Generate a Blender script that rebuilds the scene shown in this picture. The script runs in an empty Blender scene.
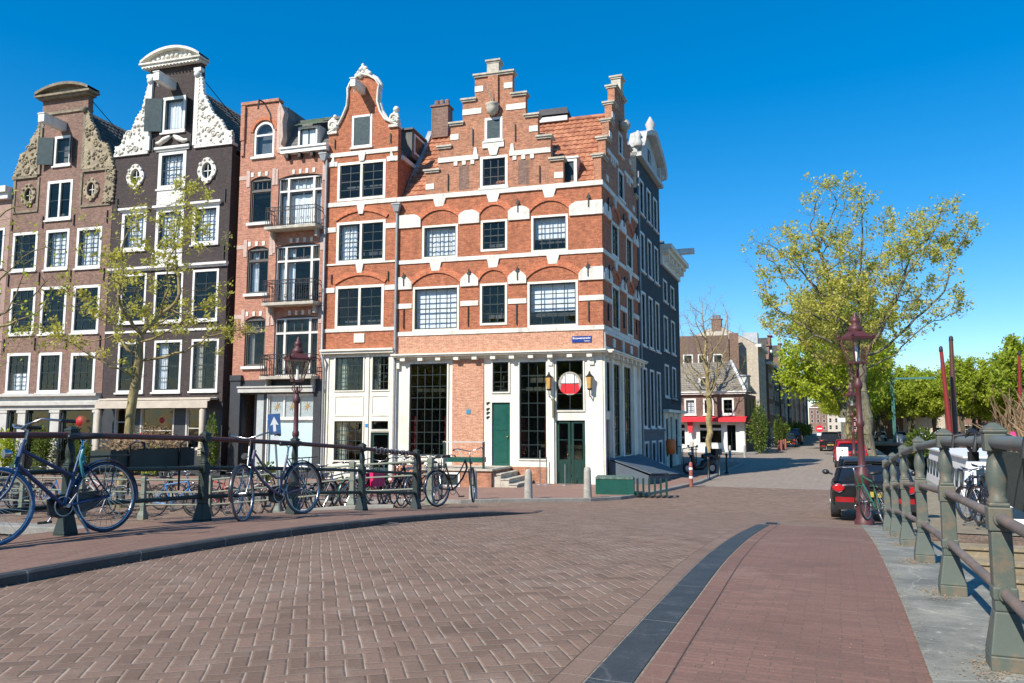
import bpy, math, random
import numpy as np
from math import sin, cos, pi, radians, sqrt, atan2, hypot
from mathutils import Matrix, Vector, geometry

S = bpy.context.scene
COL = S.collection
R = random.Random(7)

# ------------------------------------------------------------------ mesh builder
class MB:
    def __init__(s): s.v = []; s.f = []; s.m = []; s.sm = []
    def add(s, vs, fs, mi=0, smooth=False):
        o = len(s.v); s.v += [tuple(v) for v in vs]
        for f in fs: s.f.append(tuple(i + o for i in f)); s.m.append(mi); s.sm.append(smooth)
    def box(s, x0, x1, y0, y1, z0, z1, mi=0):
        vs = [(x, y, z) for x in (x0, x1) for y in (y0, y1) for z in (z0, z1)]
        s.add(vs, [(0, 1, 3, 2), (4, 6, 7, 5), (0, 4, 5, 1), (2, 3, 7, 6), (0, 2, 6, 4), (1, 5, 7, 3)], mi)
    def taper(s, cx, cy, z0, z1, a0, b0, a1, b1, mi=0, dx=0, dy=0):
        vs = [(cx - a0, cy - b0, z0), (cx + a0, cy - b0, z0), (cx + a0, cy + b0, z0), (cx - a0, cy + b0, z0),
              (cx + dx - a1, cy + dy - b1, z1), (cx + dx + a1, cy + dy - b1, z1), (cx + dx + a1, cy + dy + b1, z1), (cx + dx - a1, cy + dy + b1, z1)]
        s.add(vs, [(3, 2, 1, 0), (4, 5, 6, 7), (0, 1, 5, 4), (1, 2, 6, 5), (2, 3, 7, 6), (3, 0, 4, 7)], mi)
    def quad(s, a, b, c, d, mi=0): s.add([a, b, c, d], [(0, 1, 2, 3)], mi)
    def tube(s, pts, r, n=8, mi=0, cap=True, closed=False):
        pts = [Vector(p) for p in pts]; N = len(pts)
        rs = r if isinstance(r, (list, tuple)) else [r] * N
        vs = []; up = None
        for i, p in enumerate(pts):
            a = pts[i - 1] if (i > 0 or closed) else p
            b = pts[(i + 1) % N] if (i < N - 1 or closed) else p
            t = (b - a)
            t = t.normalized() if t.length > 1e-9 else Vector((0, 0, 1))
            if up is None:
                up = Vector((0, 0, 1)) if abs(t.z) < .9 else Vector((1, 0, 0))
            sd = t.cross(up)
            if sd.length < 1e-6: sd = t.cross(Vector((0, 1, 0)))
            sd.normalize(); up = sd.cross(t).normalized()
            for k in range(n):
                an = 2 * pi * k / n + pi / n
                vs.append(p + rs[i] * (cos(an) * sd + sin(an) * up))
        fs = []
        for i in range(N if closed else N - 1):
            j = (i + 1) % N
            for k in range(n):
                l = (k + 1) % n
                fs.append((i * n + k, i * n + l, j * n + l, j * n + k))
        s.add(vs, fs, mi, n > 5)
        if cap and not closed:
            s.add(vs[:n], [tuple(range(n))], mi); s.add(vs[-n:], [tuple(range(n))[::-1]], mi)
    def lathe(s, cx, cy, prof, n=16, mi=0, smooth=True, rot=0, sq=1.0):
        vs = []
        for (r, z) in prof:
            for k in range(n):
                a = 2 * pi * k / n + rot
                vs.append((cx + r * cos(a), cy + r * sin(a), z))
        fs = []
        for i in range(len(prof) - 1):
            for k in range(n):
                l = (k + 1) % n
                fs.append((i * n + k, i * n + l, (i + 1) * n + l, (i + 1) * n + k))
        s.add(vs, fs, mi, smooth)
        s.add(vs[:n], [tuple(range(n))[::-1]], mi); s.add(vs[-n:], [tuple(range(n))], mi)
    def prism(s, poly, y0, y1, mi=0):      # polygon in (x,z), extruded along y
        n = len(poly)
        vs = [(x, y0, z) for x, z in poly] + [(x, y1, z) for x, z in poly]
        s.add(vs, [tuple(range(n)), tuple(range(n, 2 * n))[::-1]] + [(i, (i + 1) % n, (i + 1) % n + n, i + n) for i in range(n)], mi)
    def wall(s, poly, holes, y0, y1, mi=0):
        loops = [poly] + holes
        tr = geometry.tessellate_polygon([[Vector((x, z, 0)) for x, z in l] for l in loops])
        fl = [p for l in loops for p in l]
        n = len(fl)
        vs = [(x, y0, z) for x, z in fl] + [(x, y1, z) for x, z in fl]
        fs = [tuple(t) for t in tr] + [tuple(i + n for i in t)[::-1] for t in tr]
        o = 0
        for l in loops:
            k = len(l)
            fs += [(o + i, o + (i + 1) % k, o + (i + 1) % k + n, o + i + n) for i in range(k)]
            o += k
        s.add(vs, fs, mi)
    def ball(s, c, r, n=8, m=6, mi=0, sz=1.0):
        s.lathe(c[0], c[1], [(max(.001, r * sin(pi * i / m)), c[2] - r * sz * cos(pi * i / m)) for i in range(m + 1)], n, mi)
    def torus(s, c, R_, r, axis='y', n=32, k=8, mi=0):
        pts = []
        for i in range(n):
            a = 2 * pi * i / n
            p = {'y': (R_ * cos(a), 0, R_ * sin(a)), 'x': (0, R_ * cos(a), R_ * sin(a)), 'z': (R_ * cos(a), R_ * sin(a), 0)}[axis]
            pts.append((c[0] + p[0], c[1] + p[1], c[2] + p[2]))
        s.tube(pts, r, k, mi, closed=True)

def tag(o, label=None, cat=None, group=None, kind=None):
    if label: o['label'] = label
    if cat: o['category'] = cat
    if group: o['group'] = group
    if kind: o['kind'] = kind
    return o

def obj(name, mb, mats, parent=None, xf=None, recalc=True, label=None):
    me = bpy.data.meshes.new(name)
    vs = mb.v
    if xf is not None: vs = [tuple(xf @ Vector(v)) for v in vs]
    me.from_pydata(vs, [], mb.f)
    if not isinstance(mats, (list, tuple)): mats = [mats]
    for m in mats: me.materials.append(m)
    me.polygons.foreach_set('material_index', mb.m)
    me.polygons.foreach_set('use_smooth', mb.sm)
    me.update()
    if recalc:
        import bmesh
        b = bmesh.new(); b.from_mesh(me); bmesh.ops.recalc_face_normals(b, faces=b.faces); b.to_mesh(me); b.free()
    o = bpy.data.objects.new(name, me); COL.objects.link(o)
    if parent: o.parent = parent
    if label: o['label'] = label
    return o

SPLIT = {'white_trim', 'stone_trim', 'arch_blocks', 'brick_arch', 'step_capstones', 'blind_niche', 'festoon', 'pediment', 'gable_crest', 'side_windows', 'roof_end', 'pillars', 'house_number', 'gutter_brackets', 'transom_bars', 'glass_flowers',
         'gable_wall', 'chimney_pot', 'awning_curtain', 'rail_collar', 'balance_beam', 'exhaust', 'side_walls', 'room_lining'}
_obj1 = obj
def obj(name, mb, mats, parent=None, xf=None, recalc=True, label=None):
    """as above, but trim that consists of separate pieces becomes one object per piece"""
    if name not in SPLIT: return _obj1(name, mb, mats, parent, xf, recalc, label)
    n = len(mb.v); root = list(range(n))
    def find(i):
        while root[i] != i: root[i] = root[root[i]]; i = root[i]
        return i
    for f in mb.f:
        for q in f[1:]: root[find(q)] = find(f[0])
    isl = {}
    for i in range(n): isl.setdefault(find(i), []).append(i)
    keys = list(isl); bb = {}
    for k in keys:
        P_ = [mb.v[i] for i in isl[k]]; bb[k] = [min(p[a] for p in P_) - .012 for a in range(3)] + [max(p[a] for p in P_) + .012 for a in range(3)]
    grp = {k: k for k in keys}
    def gf(k):
        while grp[k] != k: k = grp[k]
        return k
    for i, a in enumerate(keys):
        for b in keys[i + 1:]:
            A, B = bb[a], bb[b]
            if all(A[q] <= B[q + 3] and B[q] <= A[q + 3] for q in range(3)): grp[gf(b)] = gf(a)
    out = {}
    for k, f in enumerate(mb.f): out.setdefault(gf(find(f[0])), []).append(k)
    res = None; single = {'roof_end': 'roof_end', 'pillars': 'pillar', 'arch_blocks': 'arch_block', 'step_capstones': 'step_capstone', 'gutter_brackets': 'gutter_bracket', 'transom_bars': 'transom_bar', 'glass_flowers': 'glass_flower', 'side_windows': 'window', 'side_walls': 'side_wall'}.get(name, name)
    for g_, fl in out.items():
        m = MB(); mp = {}
        for k in fl:
            for i in mb.f[k]:
                if i not in mp: mp[i] = len(m.v); m.v.append(mb.v[i])
            m.f.append(tuple(mp[i] for i in mb.f[k])); m.m.append(mb.m[k]); m.sm.append(mb.sm[k])
        o = _obj1(single, m, mats, parent, xf, recalc, label); res = res or o
    return res

def thing(name, label, cat, loc=(0, 0, 0), rz=0, group=None):
    o = bpy.data.objects.new(name, None); COL.objects.link(o)
    o.empty_display_size = .2
    o.location = loc; o.rotation_euler = (0, 0, rz)
    return tag(o, label, cat, group)

def kids(o): return [c for c in bpy.data.objects if c.parent == o]
def dup(o, loc, rz=0, label=None, group=None, scale=1.0, tint=None):
    def rec(a, par):
        c = a.copy(); COL.objects.link(c); c.parent = par
        for ch in kids(a): rec(ch, c)
        return c
    r = rec(o, None); r.location = loc; r.rotation_euler = (0, 0, rz); r.scale = (scale,) * 3
    if label: r['label'] = label
    if group: r['group'] = group
    return r

# ------------------------------------------------------------------ materials
def nt(name):
    m = bpy.data.materials.new(name); m.use_nodes = True
    t = m.node_tree; t.nodes.clear()
    out = t.nodes.new('ShaderNodeOutputMaterial'); b = t.nodes.new('ShaderNodeBsdfPrincipled')
    t.links.new(b.outputs[0], out.inputs[0])
    return m, t, b
def N(t, ty, **k):
    n = t.nodes.new(ty)
    for a, v in k.items():
        if a.startswith('i_'):
            key = a[2:]; key = int(key) if key.isdigit() else key.replace('_', ' ')
            n.inputs[key].default_value = v
        else: setattr(n, a, v)
    return n
def L(t, a, b): t.links.new(a, b)
def c4(c): return (c[0], c[1], c[2], 1)
def noise(t, vec, scale, detail=4, rough=.55):
    n = N(t, 'ShaderNodeTexNoise'); n.inputs['Scale'].default_value = scale
    n.inputs['Detail'].default_value = detail; n.inputs['Roughness'].default_value = rough
    if vec is not None: L(t, vec, n.inputs['Vector'])
    return n
def mix(t, fac, a, b, mode='MIX'):
    n = N(t, 'ShaderNodeMix', data_type='RGBA', blend_type=mode)
    for s, v in ((0, fac), (6, a), (7, b)):
        if hasattr(v, 'links') or hasattr(v, 'is_linked'): L(t, v, n.inputs[s])
        else: n.inputs[s].default_value = v if s == 0 else c4(v)
    return n.outputs[2]
def ramp(t, fac, stops):
    n = N(t, 'ShaderNodeValToRGB'); e = n.color_ramp.elements
    while len(e) < len(stops): e.new(.5)
    for i, (p, c) in enumerate(stops):
        e[i].position = p; e[i].color = c4(c) if hasattr(c, '__len__') else (c, c, c, 1)
    L(t, fac, n.inputs[0]); return n.outputs[0]
def math_(t, op, a, b=None, c=None):
    n = N(t, 'ShaderNodeMath', operation=op)
    for i, v in enumerate((a, b, c)):
        if v is None: continue
        if hasattr(v, 'is_linked'): L(t, v, n.inputs[i])
        else: n.inputs[i].default_value = v
    return n.outputs[0]
def bump(t, b, h, strength=.3, dist=.01):
    n = N(t, 'ShaderNodeBump'); n.inputs['Strength'].default_value = strength; n.inputs['Distance'].default_value = dist
    L(t, h, n.inputs['Height']); L(t, n.outputs[0], b.inputs['Normal'])
_mc = {}
def plain(name, col, rough=.6, metal=0, var=.12, scale=6, bmp=0, spec=.5, dirt=0):
    if name in _mc: return _mc[name]
    m, t, b = nt(name)
    tc = N(t, 'ShaderNodeTexCoord').outputs['Object']
    n = noise(t, tc, scale, 5, .6)
    lo = [max(0, c * (1 - var * 1.4)) for c in col]; hi = [min(1, c * (1 + var)) for c in col]
    c = ramp(t, n.outputs[0], [(.3, lo), (.7, hi)])
    if dirt:
        n3 = noise(t, tc, scale * .35, 8, .75)
        mps = N(t, 'ShaderNodeMapping'); L(t, tc, mps.inputs[0]); mps.inputs['Scale'].default_value = (7, 7, .5); n7 = noise(t, mps.outputs[0], 1, 5, .7)
        c = mix(t, ramp(t, n7.outputs[0], [(.5, 0), (.75, min(.45, dirt))]), c, (.30, .27, .22))
        c = mix(t, ramp(t, n3.outputs[0], [(.5, 0), (.72, dirt)]), c, (.10, .085, .06))
    L(t, c, b.inputs['Base Color'])
    n2 = noise(t, tc, scale * 3, 3)
    L(t, ramp(t, n2.outputs[0], [(.2, max(.02, rough - .1)), (.8, min(1, rough + .1))]), b.inputs['Roughness'])
    b.inputs['Metallic'].default_value = metal
    b.inputs['Specular IOR Level'].default_value = spec
    if bmp: bump(t, b, n2.outputs[0], .4, bmp)
    _mc[name] = m; return m

def facade_vec(t):
    tc = N(t, 'ShaderNodeTexCoord'); sp = N(t, 'ShaderNodeSeparateXYZ'); L(t, tc.outputs['Object'], sp.inputs[0])
    cb = N(t, 'ShaderNodeCombineXYZ'); L(t, math_(t, 'ADD', sp.outputs[0], sp.outputs[1]), cb.inputs[0]); L(t, sp.outputs[2], cb.inputs[1])
    return cb.outputs[0], tc.outputs['Object']
def brick(name, c1, c2, mortar, w=.21, h=.062, joint=.006, var=.5, dark=(.08, .06, .05), darkamt=.5, rough=.9):
    if name in _mc: return _mc[name]
    m, t, b = nt(name)
    v, ob = facade_vec(t)
    bt = N(t, 'ShaderNodeTexBrick'); L(t, v, bt.inputs['Vector'])
    bt.inputs['Color1'].default_value = c4(c1); bt.inputs['Color2'].default_value = c4(c2); bt.inputs['Mortar'].default_value = c4(mortar)
    bt.inputs['Scale'].default_value = 1; bt.inputs['Mortar Size'].default_value = joint; bt.inputs['Mortar Smooth'].default_value = .3
    bt.inputs['Bias'].default_value = -.1; bt.inputs['Brick Width'].default_value = w; bt.inputs['Row Height'].default_value = h
    n1 = noise(t, ob, .55, 6, .65); n2 = noise(t, ob, 5, 5, .7); n3 = noise(t, ob, 22, 2)
    c = mix(t, ramp(t, n1.outputs[0], [(.35, 0), (.75, darkamt)]), bt.outputs[0], dark)
    c = mix(t, ramp(t, n2.outputs[0], [(.42, 0), (.70, var * .55)]), c, [min(1, x * 1.4 + .012) for x in c1])
    n4 = noise(t, v, 1, 3, .6); mp4 = N(t, 'ShaderNodeMapping'); L(t, v, mp4.inputs[0]); mp4.inputs['Scale'].default_value = (4.5, 15, 1); L(t, mp4.outputs[0], n4.inputs['Vector'])
    c = mix(t, .55, c, ramp(t, n4.outputs[0], [(.3, .25), (.7, .75)]), 'OVERLAY')
    mp5 = N(t, 'ShaderNodeMapping'); L(t, v, mp5.inputs[0]); mp5.inputs['Scale'].default_value = (3.2, .35, 1); n6 = noise(t, mp5.outputs[0], 1, 5, .7)
    c = mix(t, ramp(t, n6.outputs[0], [(.52, 0), (.72, .42)]), c, [q * .8 for q in dark])
    c = mix(t, .45, c, ramp(t, n3.outputs[0], [(.3, .25), (.7, .8)]), 'OVERLAY')
    L(t, c, b.inputs['Base Color']); b.inputs['Roughness'].default_value = rough
    hh = math_(t, 'ADD', math_(t, 'MULTIPLY', bt.outputs[1], -1), math_(t, 'MULTIPLY', n3.outputs[0], .6))
    bump(t, b, hh, .6, .01)
    _mc[name] = m; return m

def herring(name, ang, w, cols, joint, jw=.06, stain=(.42, .36, .30), red=None, patch=1.0):
    m, t, b = nt(name)
    tc = N(t, 'ShaderNodeTexCoord').outputs['Object']
    mp = N(t, 'ShaderNodeMapping'); L(t, tc, mp.inputs[0]); mp.inputs['Rotation'].default_value = (0, 0, ang)
    # small wobble so that courses are not perfectly straight
    wob = noise(t, mp.outputs[0], 1.3, 2); wv = N(t, 'ShaderNodeVectorMath', operation='MULTIPLY_ADD')
    L(t, wob.outputs['Color'], wv.inputs[0]); wv.inputs[1].default_value = (.035, .035, 0); L(t, mp.outputs[0], wv.inputs[2])
    sc = N(t, 'ShaderNodeVectorMath', operation='SCALE'); sc.inputs['Scale'].default_value = 1 / w; L(t, wv.outputs[0], sc.inputs[0])
    sp = N(t, 'ShaderNodeSeparateXYZ'); L(t, sc.outputs[0], sp.inputs[0])
    x, y = sp.outputs[0], sp.outputs[1]
    i = math_(t, 'FLOOR', x); j = math_(t, 'FLOOR', y); fx = math_(t, 'FRACT', x); fy = math_(t, 'FRACT', y)
    k = math_(t, 'FLOORED_MODULO', math_(t, 'SUBTRACT', i, j), 4.0)
    def eq(v): return math_(t, 'COMPARE', k, float(v), .1)
    k1, k2 = eq(1), eq(2)
    hor = math_(t, 'LESS_THAN', k, 1.5)
    def edge(a, full): return math_(t, 'MINIMUM', a, math_(t, 'SUBTRACT', full, a))
    lx = math_(t, 'ADD', fx, k1); ly = math_(t, 'ADD', fy, k2)
    dh = math_(t, 'MINIMUM', edge(lx, 2.0), edge(fy, 1.0)); dv = math_(t, 'MINIMUM', edge(fx, 1.0), edge(ly, 2.0))
    d = math_(t, 'ADD', math_(t, 'MULTIPLY', dh, hor), math_(t, 'MULTIPLY', dv, math_(t, 'SUBTRACT', 1.0, hor)))
    nh = math_(t, 'SUBTRACT', 1.0, hor)
    ex = math_(t, 'ADD', math_(t, 'MULTIPLY', edge(lx, 2.0), hor), math_(t, 'MULTIPLY', edge(fx, 1.0), nh))
    ey = math_(t, 'ADD', math_(t, 'MULTIPLY', edge(fy, 1.0), hor), math_(t, 'MULTIPLY', edge(ly, 2.0), nh))
    steep = math_(t, 'LESS_THAN', ex, ey)
    cb = N(t, 'ShaderNodeCombineXYZ'); L(t, math_(t, 'SUBTRACT', i, k1), cb.inputs[0]); L(t, math_(t, 'SUBTRACT', j, k2), cb.inputs[1])
    wn = N(t, 'ShaderNodeTexWhiteNoise', noise_dimensions='3D'); L(t, cb.outputs[0], wn.inputs[0])
    n1 = noise(t, tc, .35, 5, .6); n2 = noise(t, tc, 2.2, 6, .7); n3 = noise(t, tc, 70, 3, .7); n5 = noise(t, tc, .8, 7, .75)
    col = ramp(t, wn.outputs[0], [(i_ / (len(cols) - 1), c) for i_, c in enumerate(cols)])
    col = mix(t, ramp(t, n1.outputs[0], [(.35, 0), (.7, .45)]), col, cols[-1])
    col = mix(t, ramp(t, n2.outputs[0], [(.5, 0), (.8, .35 * patch)]), col, stain)
    col = mix(t, .5, col, ramp(t, n3.outputs[0], [(.25, .3), (.75, .72)]), 'OVERLAY')
    col = mix(t, ramp(t, n5.outputs[0], [(.56, 0), (.70, .55)]), col, [q * .55 for q in cols[0]])
    col = mix(t, ramp(t, n5.outputs[0], [(.26, .4), (.42, 0)]), col, [min(1, q * 1.3) for q in cols[2]])
    jn = noise(t, tc, 3.1, 4, .7)
    jm = math_(t, 'ADD', ramp(t, jn.outputs[0], [(.35, .0), (.65, jw * 1.1)]), jw * .45)
    mask = math_(t, 'SMOOTH_MIN', 1.0, math_(t, 'DIVIDE', d, jm), .1)
    jc = mix(t, math_(t, 'MULTIPLY', ramp(t, n2.outputs[0], [(.3, .25), (.6, 1)]), math_(t, 'ADD', math_(t, 'MULTIPLY', steep, .75), .25)), [q * .36 for q in joint], joint)
    col2 = mix(t, ramp(t, mask, [(.55, 0), (1, 1)]), jc, col)
    L(t, col2, b.inputs['Base Color']); b.inputs['Roughness'].default_value = .82; b.inputs['Specular IOR Level'].default_value = .35
    h = math_(t, 'ADD', ramp(t, math_(t, 'MULTIPLY', d, 4.0), [(.1, 0), (.6, 1)]), math_(t, 'MULTIPLY', n3.outputs[0], .25))
    h = math_(t, 'ADD', h, math_(t, 'MULTIPLY', wn.outputs[0], .25))
    bump(t, b, h, .55, .008)
    return m
def rowbrick(name, ang, c1, c2, mortar, w=.2, h=.052, joint=.004):
    m, t, b = nt(name)
    tc = N(t, 'ShaderNodeTexCoord').outputs['Object']
    mp = N(t, 'ShaderNodeMapping'); L(t, tc, mp.inputs[0]); mp.inputs['Rotation'].default_value = (0, 0, ang)
    wob = noise(t, mp.outputs[0], .9, 2); wv = N(t, 'ShaderNodeVectorMath', operation='MULTIPLY_ADD')
    L(t, wob.outputs['Color'], wv.inputs[0]); wv.inputs[1].default_value = (.05, .05, 0); L(t, mp.outputs[0], wv.inputs[2])
    bt = N(t, 'ShaderNodeTexBrick'); L(t, wv.outputs[0], bt.inputs['Vector'])
    bt.inputs['Color1'].default_value = c4(c1); bt.inputs['Color2'].default_value = c4(c2); bt.inputs['Mortar'].default_value = c4(mortar)
    bt.inputs['Scale'].default_value = 1; bt.inputs['Mortar Size'].default_value = joint; bt.inputs['Mortar Smooth'].default_value = .2
    bt.inputs['Brick Width'].default_value = w; bt.inputs['Row Height'].default_value = h
    n1 = noise(t, tc, .5, 5, .6); n2 = noise(t, tc, 3, 6, .7); n3 = noise(t, tc, 80, 3, .7)
    n5 = noise(t, tc, .9, 7, .75)
    c = mix(t, ramp(t, n1.outputs[0], [(.4, 0), (.75, .4)]), bt.outputs[0], [q * .75 for q in c2])
    c = mix(t, ramp(t, n5.outputs[0], [(.54, 0), (.70, .5)]), c, [q * .6 for q in c2])
    c = mix(t, ramp(t, n5.outputs[0], [(.28, .45), (.44, 0)]), c, (.36, .24, .19))
    c = mix(t, ramp(t, n2.outputs[0], [(.55, 0), (.85, .45)]), c, mortar)
    c = mix(t, .5, c, ramp(t, n3.outputs[0], [(.25, .3), (.75, .72)]), 'OVERLAY')
    L(t, c, b.inputs['Base Color']); b.inputs['Roughness'].default_value = .85; b.inputs['Specular IOR Level'].default_value = .3
    bump(t, b, math_(t, 'ADD', math_(t, 'MULTIPLY', bt.outputs[1], -1), math_(t, 'MULTIPLY', n3.outputs[0], .5)), .5, .006)
    return m
def stone(name, c1, c2, c3, scale=2.2, rough=.75, bmp=.006, slab=None, ang=0):
    m, t, b = nt(name)
    tc = N(t, 'ShaderNodeTexCoord').outputs['Object']
    n1 = noise(t, tc, scale, 8, .65); n2 = noise(t, tc, scale * 4, 6, .75); n3 = noise(t, tc, 60, 3, .7)
    c = ramp(t, n1.outputs[0], [(.3, c1), (.55, c2), (.75, c3)])
    c = mix(t, ramp(t, n2.outputs[0], [(.6, 0), (.72, .55)]), c, [min(1, q * 1.9) for q in c3])
    cr = N(t, 'ShaderNodeTexVoronoi', feature='DISTANCE_TO_EDGE', i_Scale=.9); nw = noise(t, tc, 3, 4); vm = N(t, 'ShaderNodeVectorMath', operation='MULTIPLY_ADD'); L(t, nw.outputs['Color'], vm.inputs[0]); vm.inputs[1].default_value = (.35, .35, 0); L(t, tc, vm.inputs[2]); L(t, vm.outputs[0], cr.inputs['Vector'])
    c = mix(t, ramp(t, cr.outputs['Distance'], [(0, .45), (.006, 0)]), c, [q * 1.6 for q in c3])
    c = mix(t, .5, c, ramp(t, n3.outputs[0], [(.25, .32), (.75, .7)]), 'OVERLAY')
    hgt = n2.outputs[0]
    if slab:
        mp = N(t, 'ShaderNodeMapping'); L(t, tc, mp.inputs[0]); mp.inputs['Rotation'].default_value = (0, 0, ang)
        sp = N(t, 'ShaderNodeSeparateXYZ'); L(t, mp.outputs[0], sp.inputs[0])
        fr = math_(t, 'FRACT', math_(t, 'DIVIDE', math_(t, 'ADD', sp.outputs[0], math_(t, 'MULTIPLY', n1.outputs[0], .05)), slab))
        jn = ramp(t, fr, [(0, 1), (.006, 0)])
        c = mix(t, jn, c, (.38, .36, .32))
    L(t, c, b.inputs['Base Color']); b.inputs['Roughness'].default_value = rough; b.inputs['Specular IOR Level'].default_value = .4
    bump(t, b, math_(t, 'ADD', hgt, n3.outputs[0]), .4, bmp)
    return m
def glass_mat(name, tint=(.9, .95, 1), dark=.0):
    m = bpy.data.materials.new(name); m.use_nodes = True; t = m.node_tree; t.nodes.clear()
    out = N(t, 'ShaderNodeOutputMaterial'); tr = N(t, 'ShaderNodeBsdfTransparent'); gl = N(t, 'ShaderNodeBsdfGlossy')
    tr.inputs[0].default_value = c4(tint); gl.inputs['Roughness'].default_value = .015; gl.inputs[0].default_value = (.92, .84, .70, 1)
    fr = N(t, 'ShaderNodeLayerWeight')
    tc = N(t, 'ShaderNodeTexCoord').outputs['Object']
    n = noise(t, tc, 1.1, 2); bp = N(t, 'ShaderNodeBump'); bp.inputs['Strength'].default_value = .3; bp.inputs['Distance'].default_value = .06
    L(t, n.outputs[0], bp.inputs['Height']); L(t, bp.outputs[0], gl.inputs['Normal'])
    f = math_(t, 'ADD', math_(t, 'MULTIPLY', math_(t, 'POWER', fr.outputs['Facing'], 3.5), .7), .05 + dark)
    mx = N(t, 'ShaderNodeMixShader'); L(t, f, mx.inputs[0]); L(t, tr.outputs[0], mx.inputs[1]); L(t, gl.outputs[0], mx.inputs[2])
    L(t, mx.outputs[0], out.inputs[0]); return m
def water_mat():
    m, t, b = nt('canal_water')
    tc = N(t, 'ShaderNodeTexCoord').outputs['Object']
    b.inputs['Base Color'].default_value = (.035, .05, .035, 1); b.inputs['Roughness'].default_value = .06; b.inputs['IOR'].default_value = 1.33
    n = noise(t, tc, 2.5, 4, .6); bump(t, b, n.outputs[0], .5, .06); return m
def tile_mat(name, cols, scale=1.0):
    m, t, b = nt(name)
    v, ob = facade_vec(t)
    sc = N(t, 'ShaderNodeVectorMath', operation='DIVIDE'); L(t, v, sc.inputs[0]); sc.inputs[1].default_value = (.24, .21, 1)
    fl = N(t, 'ShaderNodeVectorMath', operation='FLOOR'); L(t, sc.outputs[0], fl.inputs[0])
    wn = N(t, 'ShaderNodeTexWhiteNoise', noise_dimensions='3D'); L(t, fl.outputs[0], wn.inputs[0])
    n1 = noise(t, ob, .9, 6, .7); n2 = noise(t, ob, 9, 5, .7)
    c = ramp(t, wn.outputs[0], [(i / (len(cols) - 1), q) for i, q in enumerate(cols)])
    c = mix(t, ramp(t, n1.outputs[0], [(.4, 0), (.75, .5)]), c, cols[0])
    c = mix(t, ramp(t, n2.outputs[0], [(.55, 0), (.8, .5)]), c, (.07, .06, .045))
    L(t, c, b.inputs['Base Color']); b.inputs['Roughness'].default_value = .75
    bump(t, b, n2.outputs[0], .3, .01); return m
def leaf_mat(name, c1, c2, c3):
    m = bpy.data.materials.new(name); m.use_nodes = True; t = m.node_tree; t.nodes.clear()
    out = N(t, 'ShaderNodeOutputMaterial')
    geo = N(t, 'ShaderNodeNewGeometry'); tc = N(t, 'ShaderNodeTexCoord')
    n = noise(t, tc.outputs['Object'], .8, 3)
    c = ramp(t, geo.outputs['Random Per Island'], [(.0, c1), (.55, c2), (1, c3)])
    c = mix(t, ramp(t, n.outputs[0], [(.35, 0), (.7, .5)]), c, c2)
    df = N(t, 'ShaderNodeBsdfDiffuse'); tl = N(t, 'ShaderNodeBsdfTranslucent')
    L(t, c, df.inputs[0]); L(t, c, tl.inputs[0])
    mx = N(t, 'ShaderNodeMixShader', i_0=.5); L(t, df.outputs[0], mx.inputs[1]); L(t, tl.outputs[0], mx.inputs[2])
    L(t, mx.outputs[0], out.inputs[0]); return m
def bark_mat(name, c1, c2):
    m, t, b = nt(name)
    tc = N(t, 'ShaderNodeTexCoord').outputs['Object']
    mp = N(t, 'ShaderNodeMapping'); L(t, tc, mp.inputs[0]); mp.inputs['Scale'].default_value = (1, 1, .25)
    n = noise(t, mp.outputs[0], 9, 6, .7); n2 = noise(t, tc, 1.2, 3)
    c = ramp(t, n.outputs[0], [(.35, c1), (.65, c2)])
    c = mix(t, ramp(t, n2.outputs[0], [(.45, 0), (.7, .5)]), c, [c2[0] * .8, c2[1] * .95, c2[2] * .6])
    L(t, c, b.inputs['Base Color']); b.inputs['Roughness'].default_value = .95
    bump(t, b, n.outputs[0], .9, .04); return m
def rust_paint(name, col, rust=(.20, .10, .055), amt=.5, rough=.5, scale=5):
    m, t, b = nt(name)
    tc = N(t, 'ShaderNodeTexCoord').outputs['Object']
    n = noise(t, tc, scale, 8, .72); n2 = noise(t, tc, scale * 5, 5, .7); n3 = noise(t, tc, 1.5, 4)
    c = mix(t, ramp(t, n3.outputs[0], [(.3, 0), (.7, 1)]), [q * .8 for q in col], [min(1, q * 1.25) for q in col])
    c = mix(t, ramp(t, n.outputs[0], [(.62 - amt * .15, 0), (.70, .9)]), c, rust)
    c = mix(t, ramp(t, n2.outputs[0], [(.66, 0), (.74, .6)]), c, (.45, .38, .28))
    L(t, c, b.inputs['Base Color']); b.inputs['Roughness'].default_value = rough
    bump(t, b, n2.outputs[0], .35, .003); return m

M = {}
M['brick_brown'] = brick('brown_brick', (.25, .140, .105), (.165, .09, .07), (.25, .2, .16), darkamt=.55, var=.8)
M['brick_dark'] = brick('dark_brown_painted_brick', (.060, .044, .042), (.048, .035, .034), (.045, .036, .034), darkamt=.3, dark=(.03, .025, .025))
M['brick_salmon'] = brick('salmon_brick', (.46, .205, .130), (.36, .15, .095), (.42, .28, .22), darkamt=.22, dark=(.25, .12, .09))
M['brick_orange'] = brick('orange_red_brick', (.43, .142, .066), (.29, .088, .045), (.32, .18, .11), darkamt=.6, dark=(.22, .075, .038), var=1.0)
M['brick_gable'] = brick('weathered_orange_brick', (.46, .195, .110), (.32, .125, .068), (.38, .27, .18), darkamt=.6, dark=(.17, .095, .065), var=.9)
M['brick_light'] = brick('light_orange_brick', (.52, .255, .155), (.45, .20, .12), (.55, .40, .3), darkamt=.12, dark=(.4, .2, .12))
M['brick_arch'] = brick('arch_brick', (.56, .17, .075), (.46, .13, .06), (.40, .22, .14), w=.07, h=.24, darkamt=.3, dark=(.24, .08, .045))
M['brick_blue_black'] = brick('blue_black_brick', (.040, .062, .076), (.032, .050, .062), (.045, .052, .06), darkamt=.3, dark=(.025, .03, .035))  # blue-black is this brick's own colour
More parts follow.
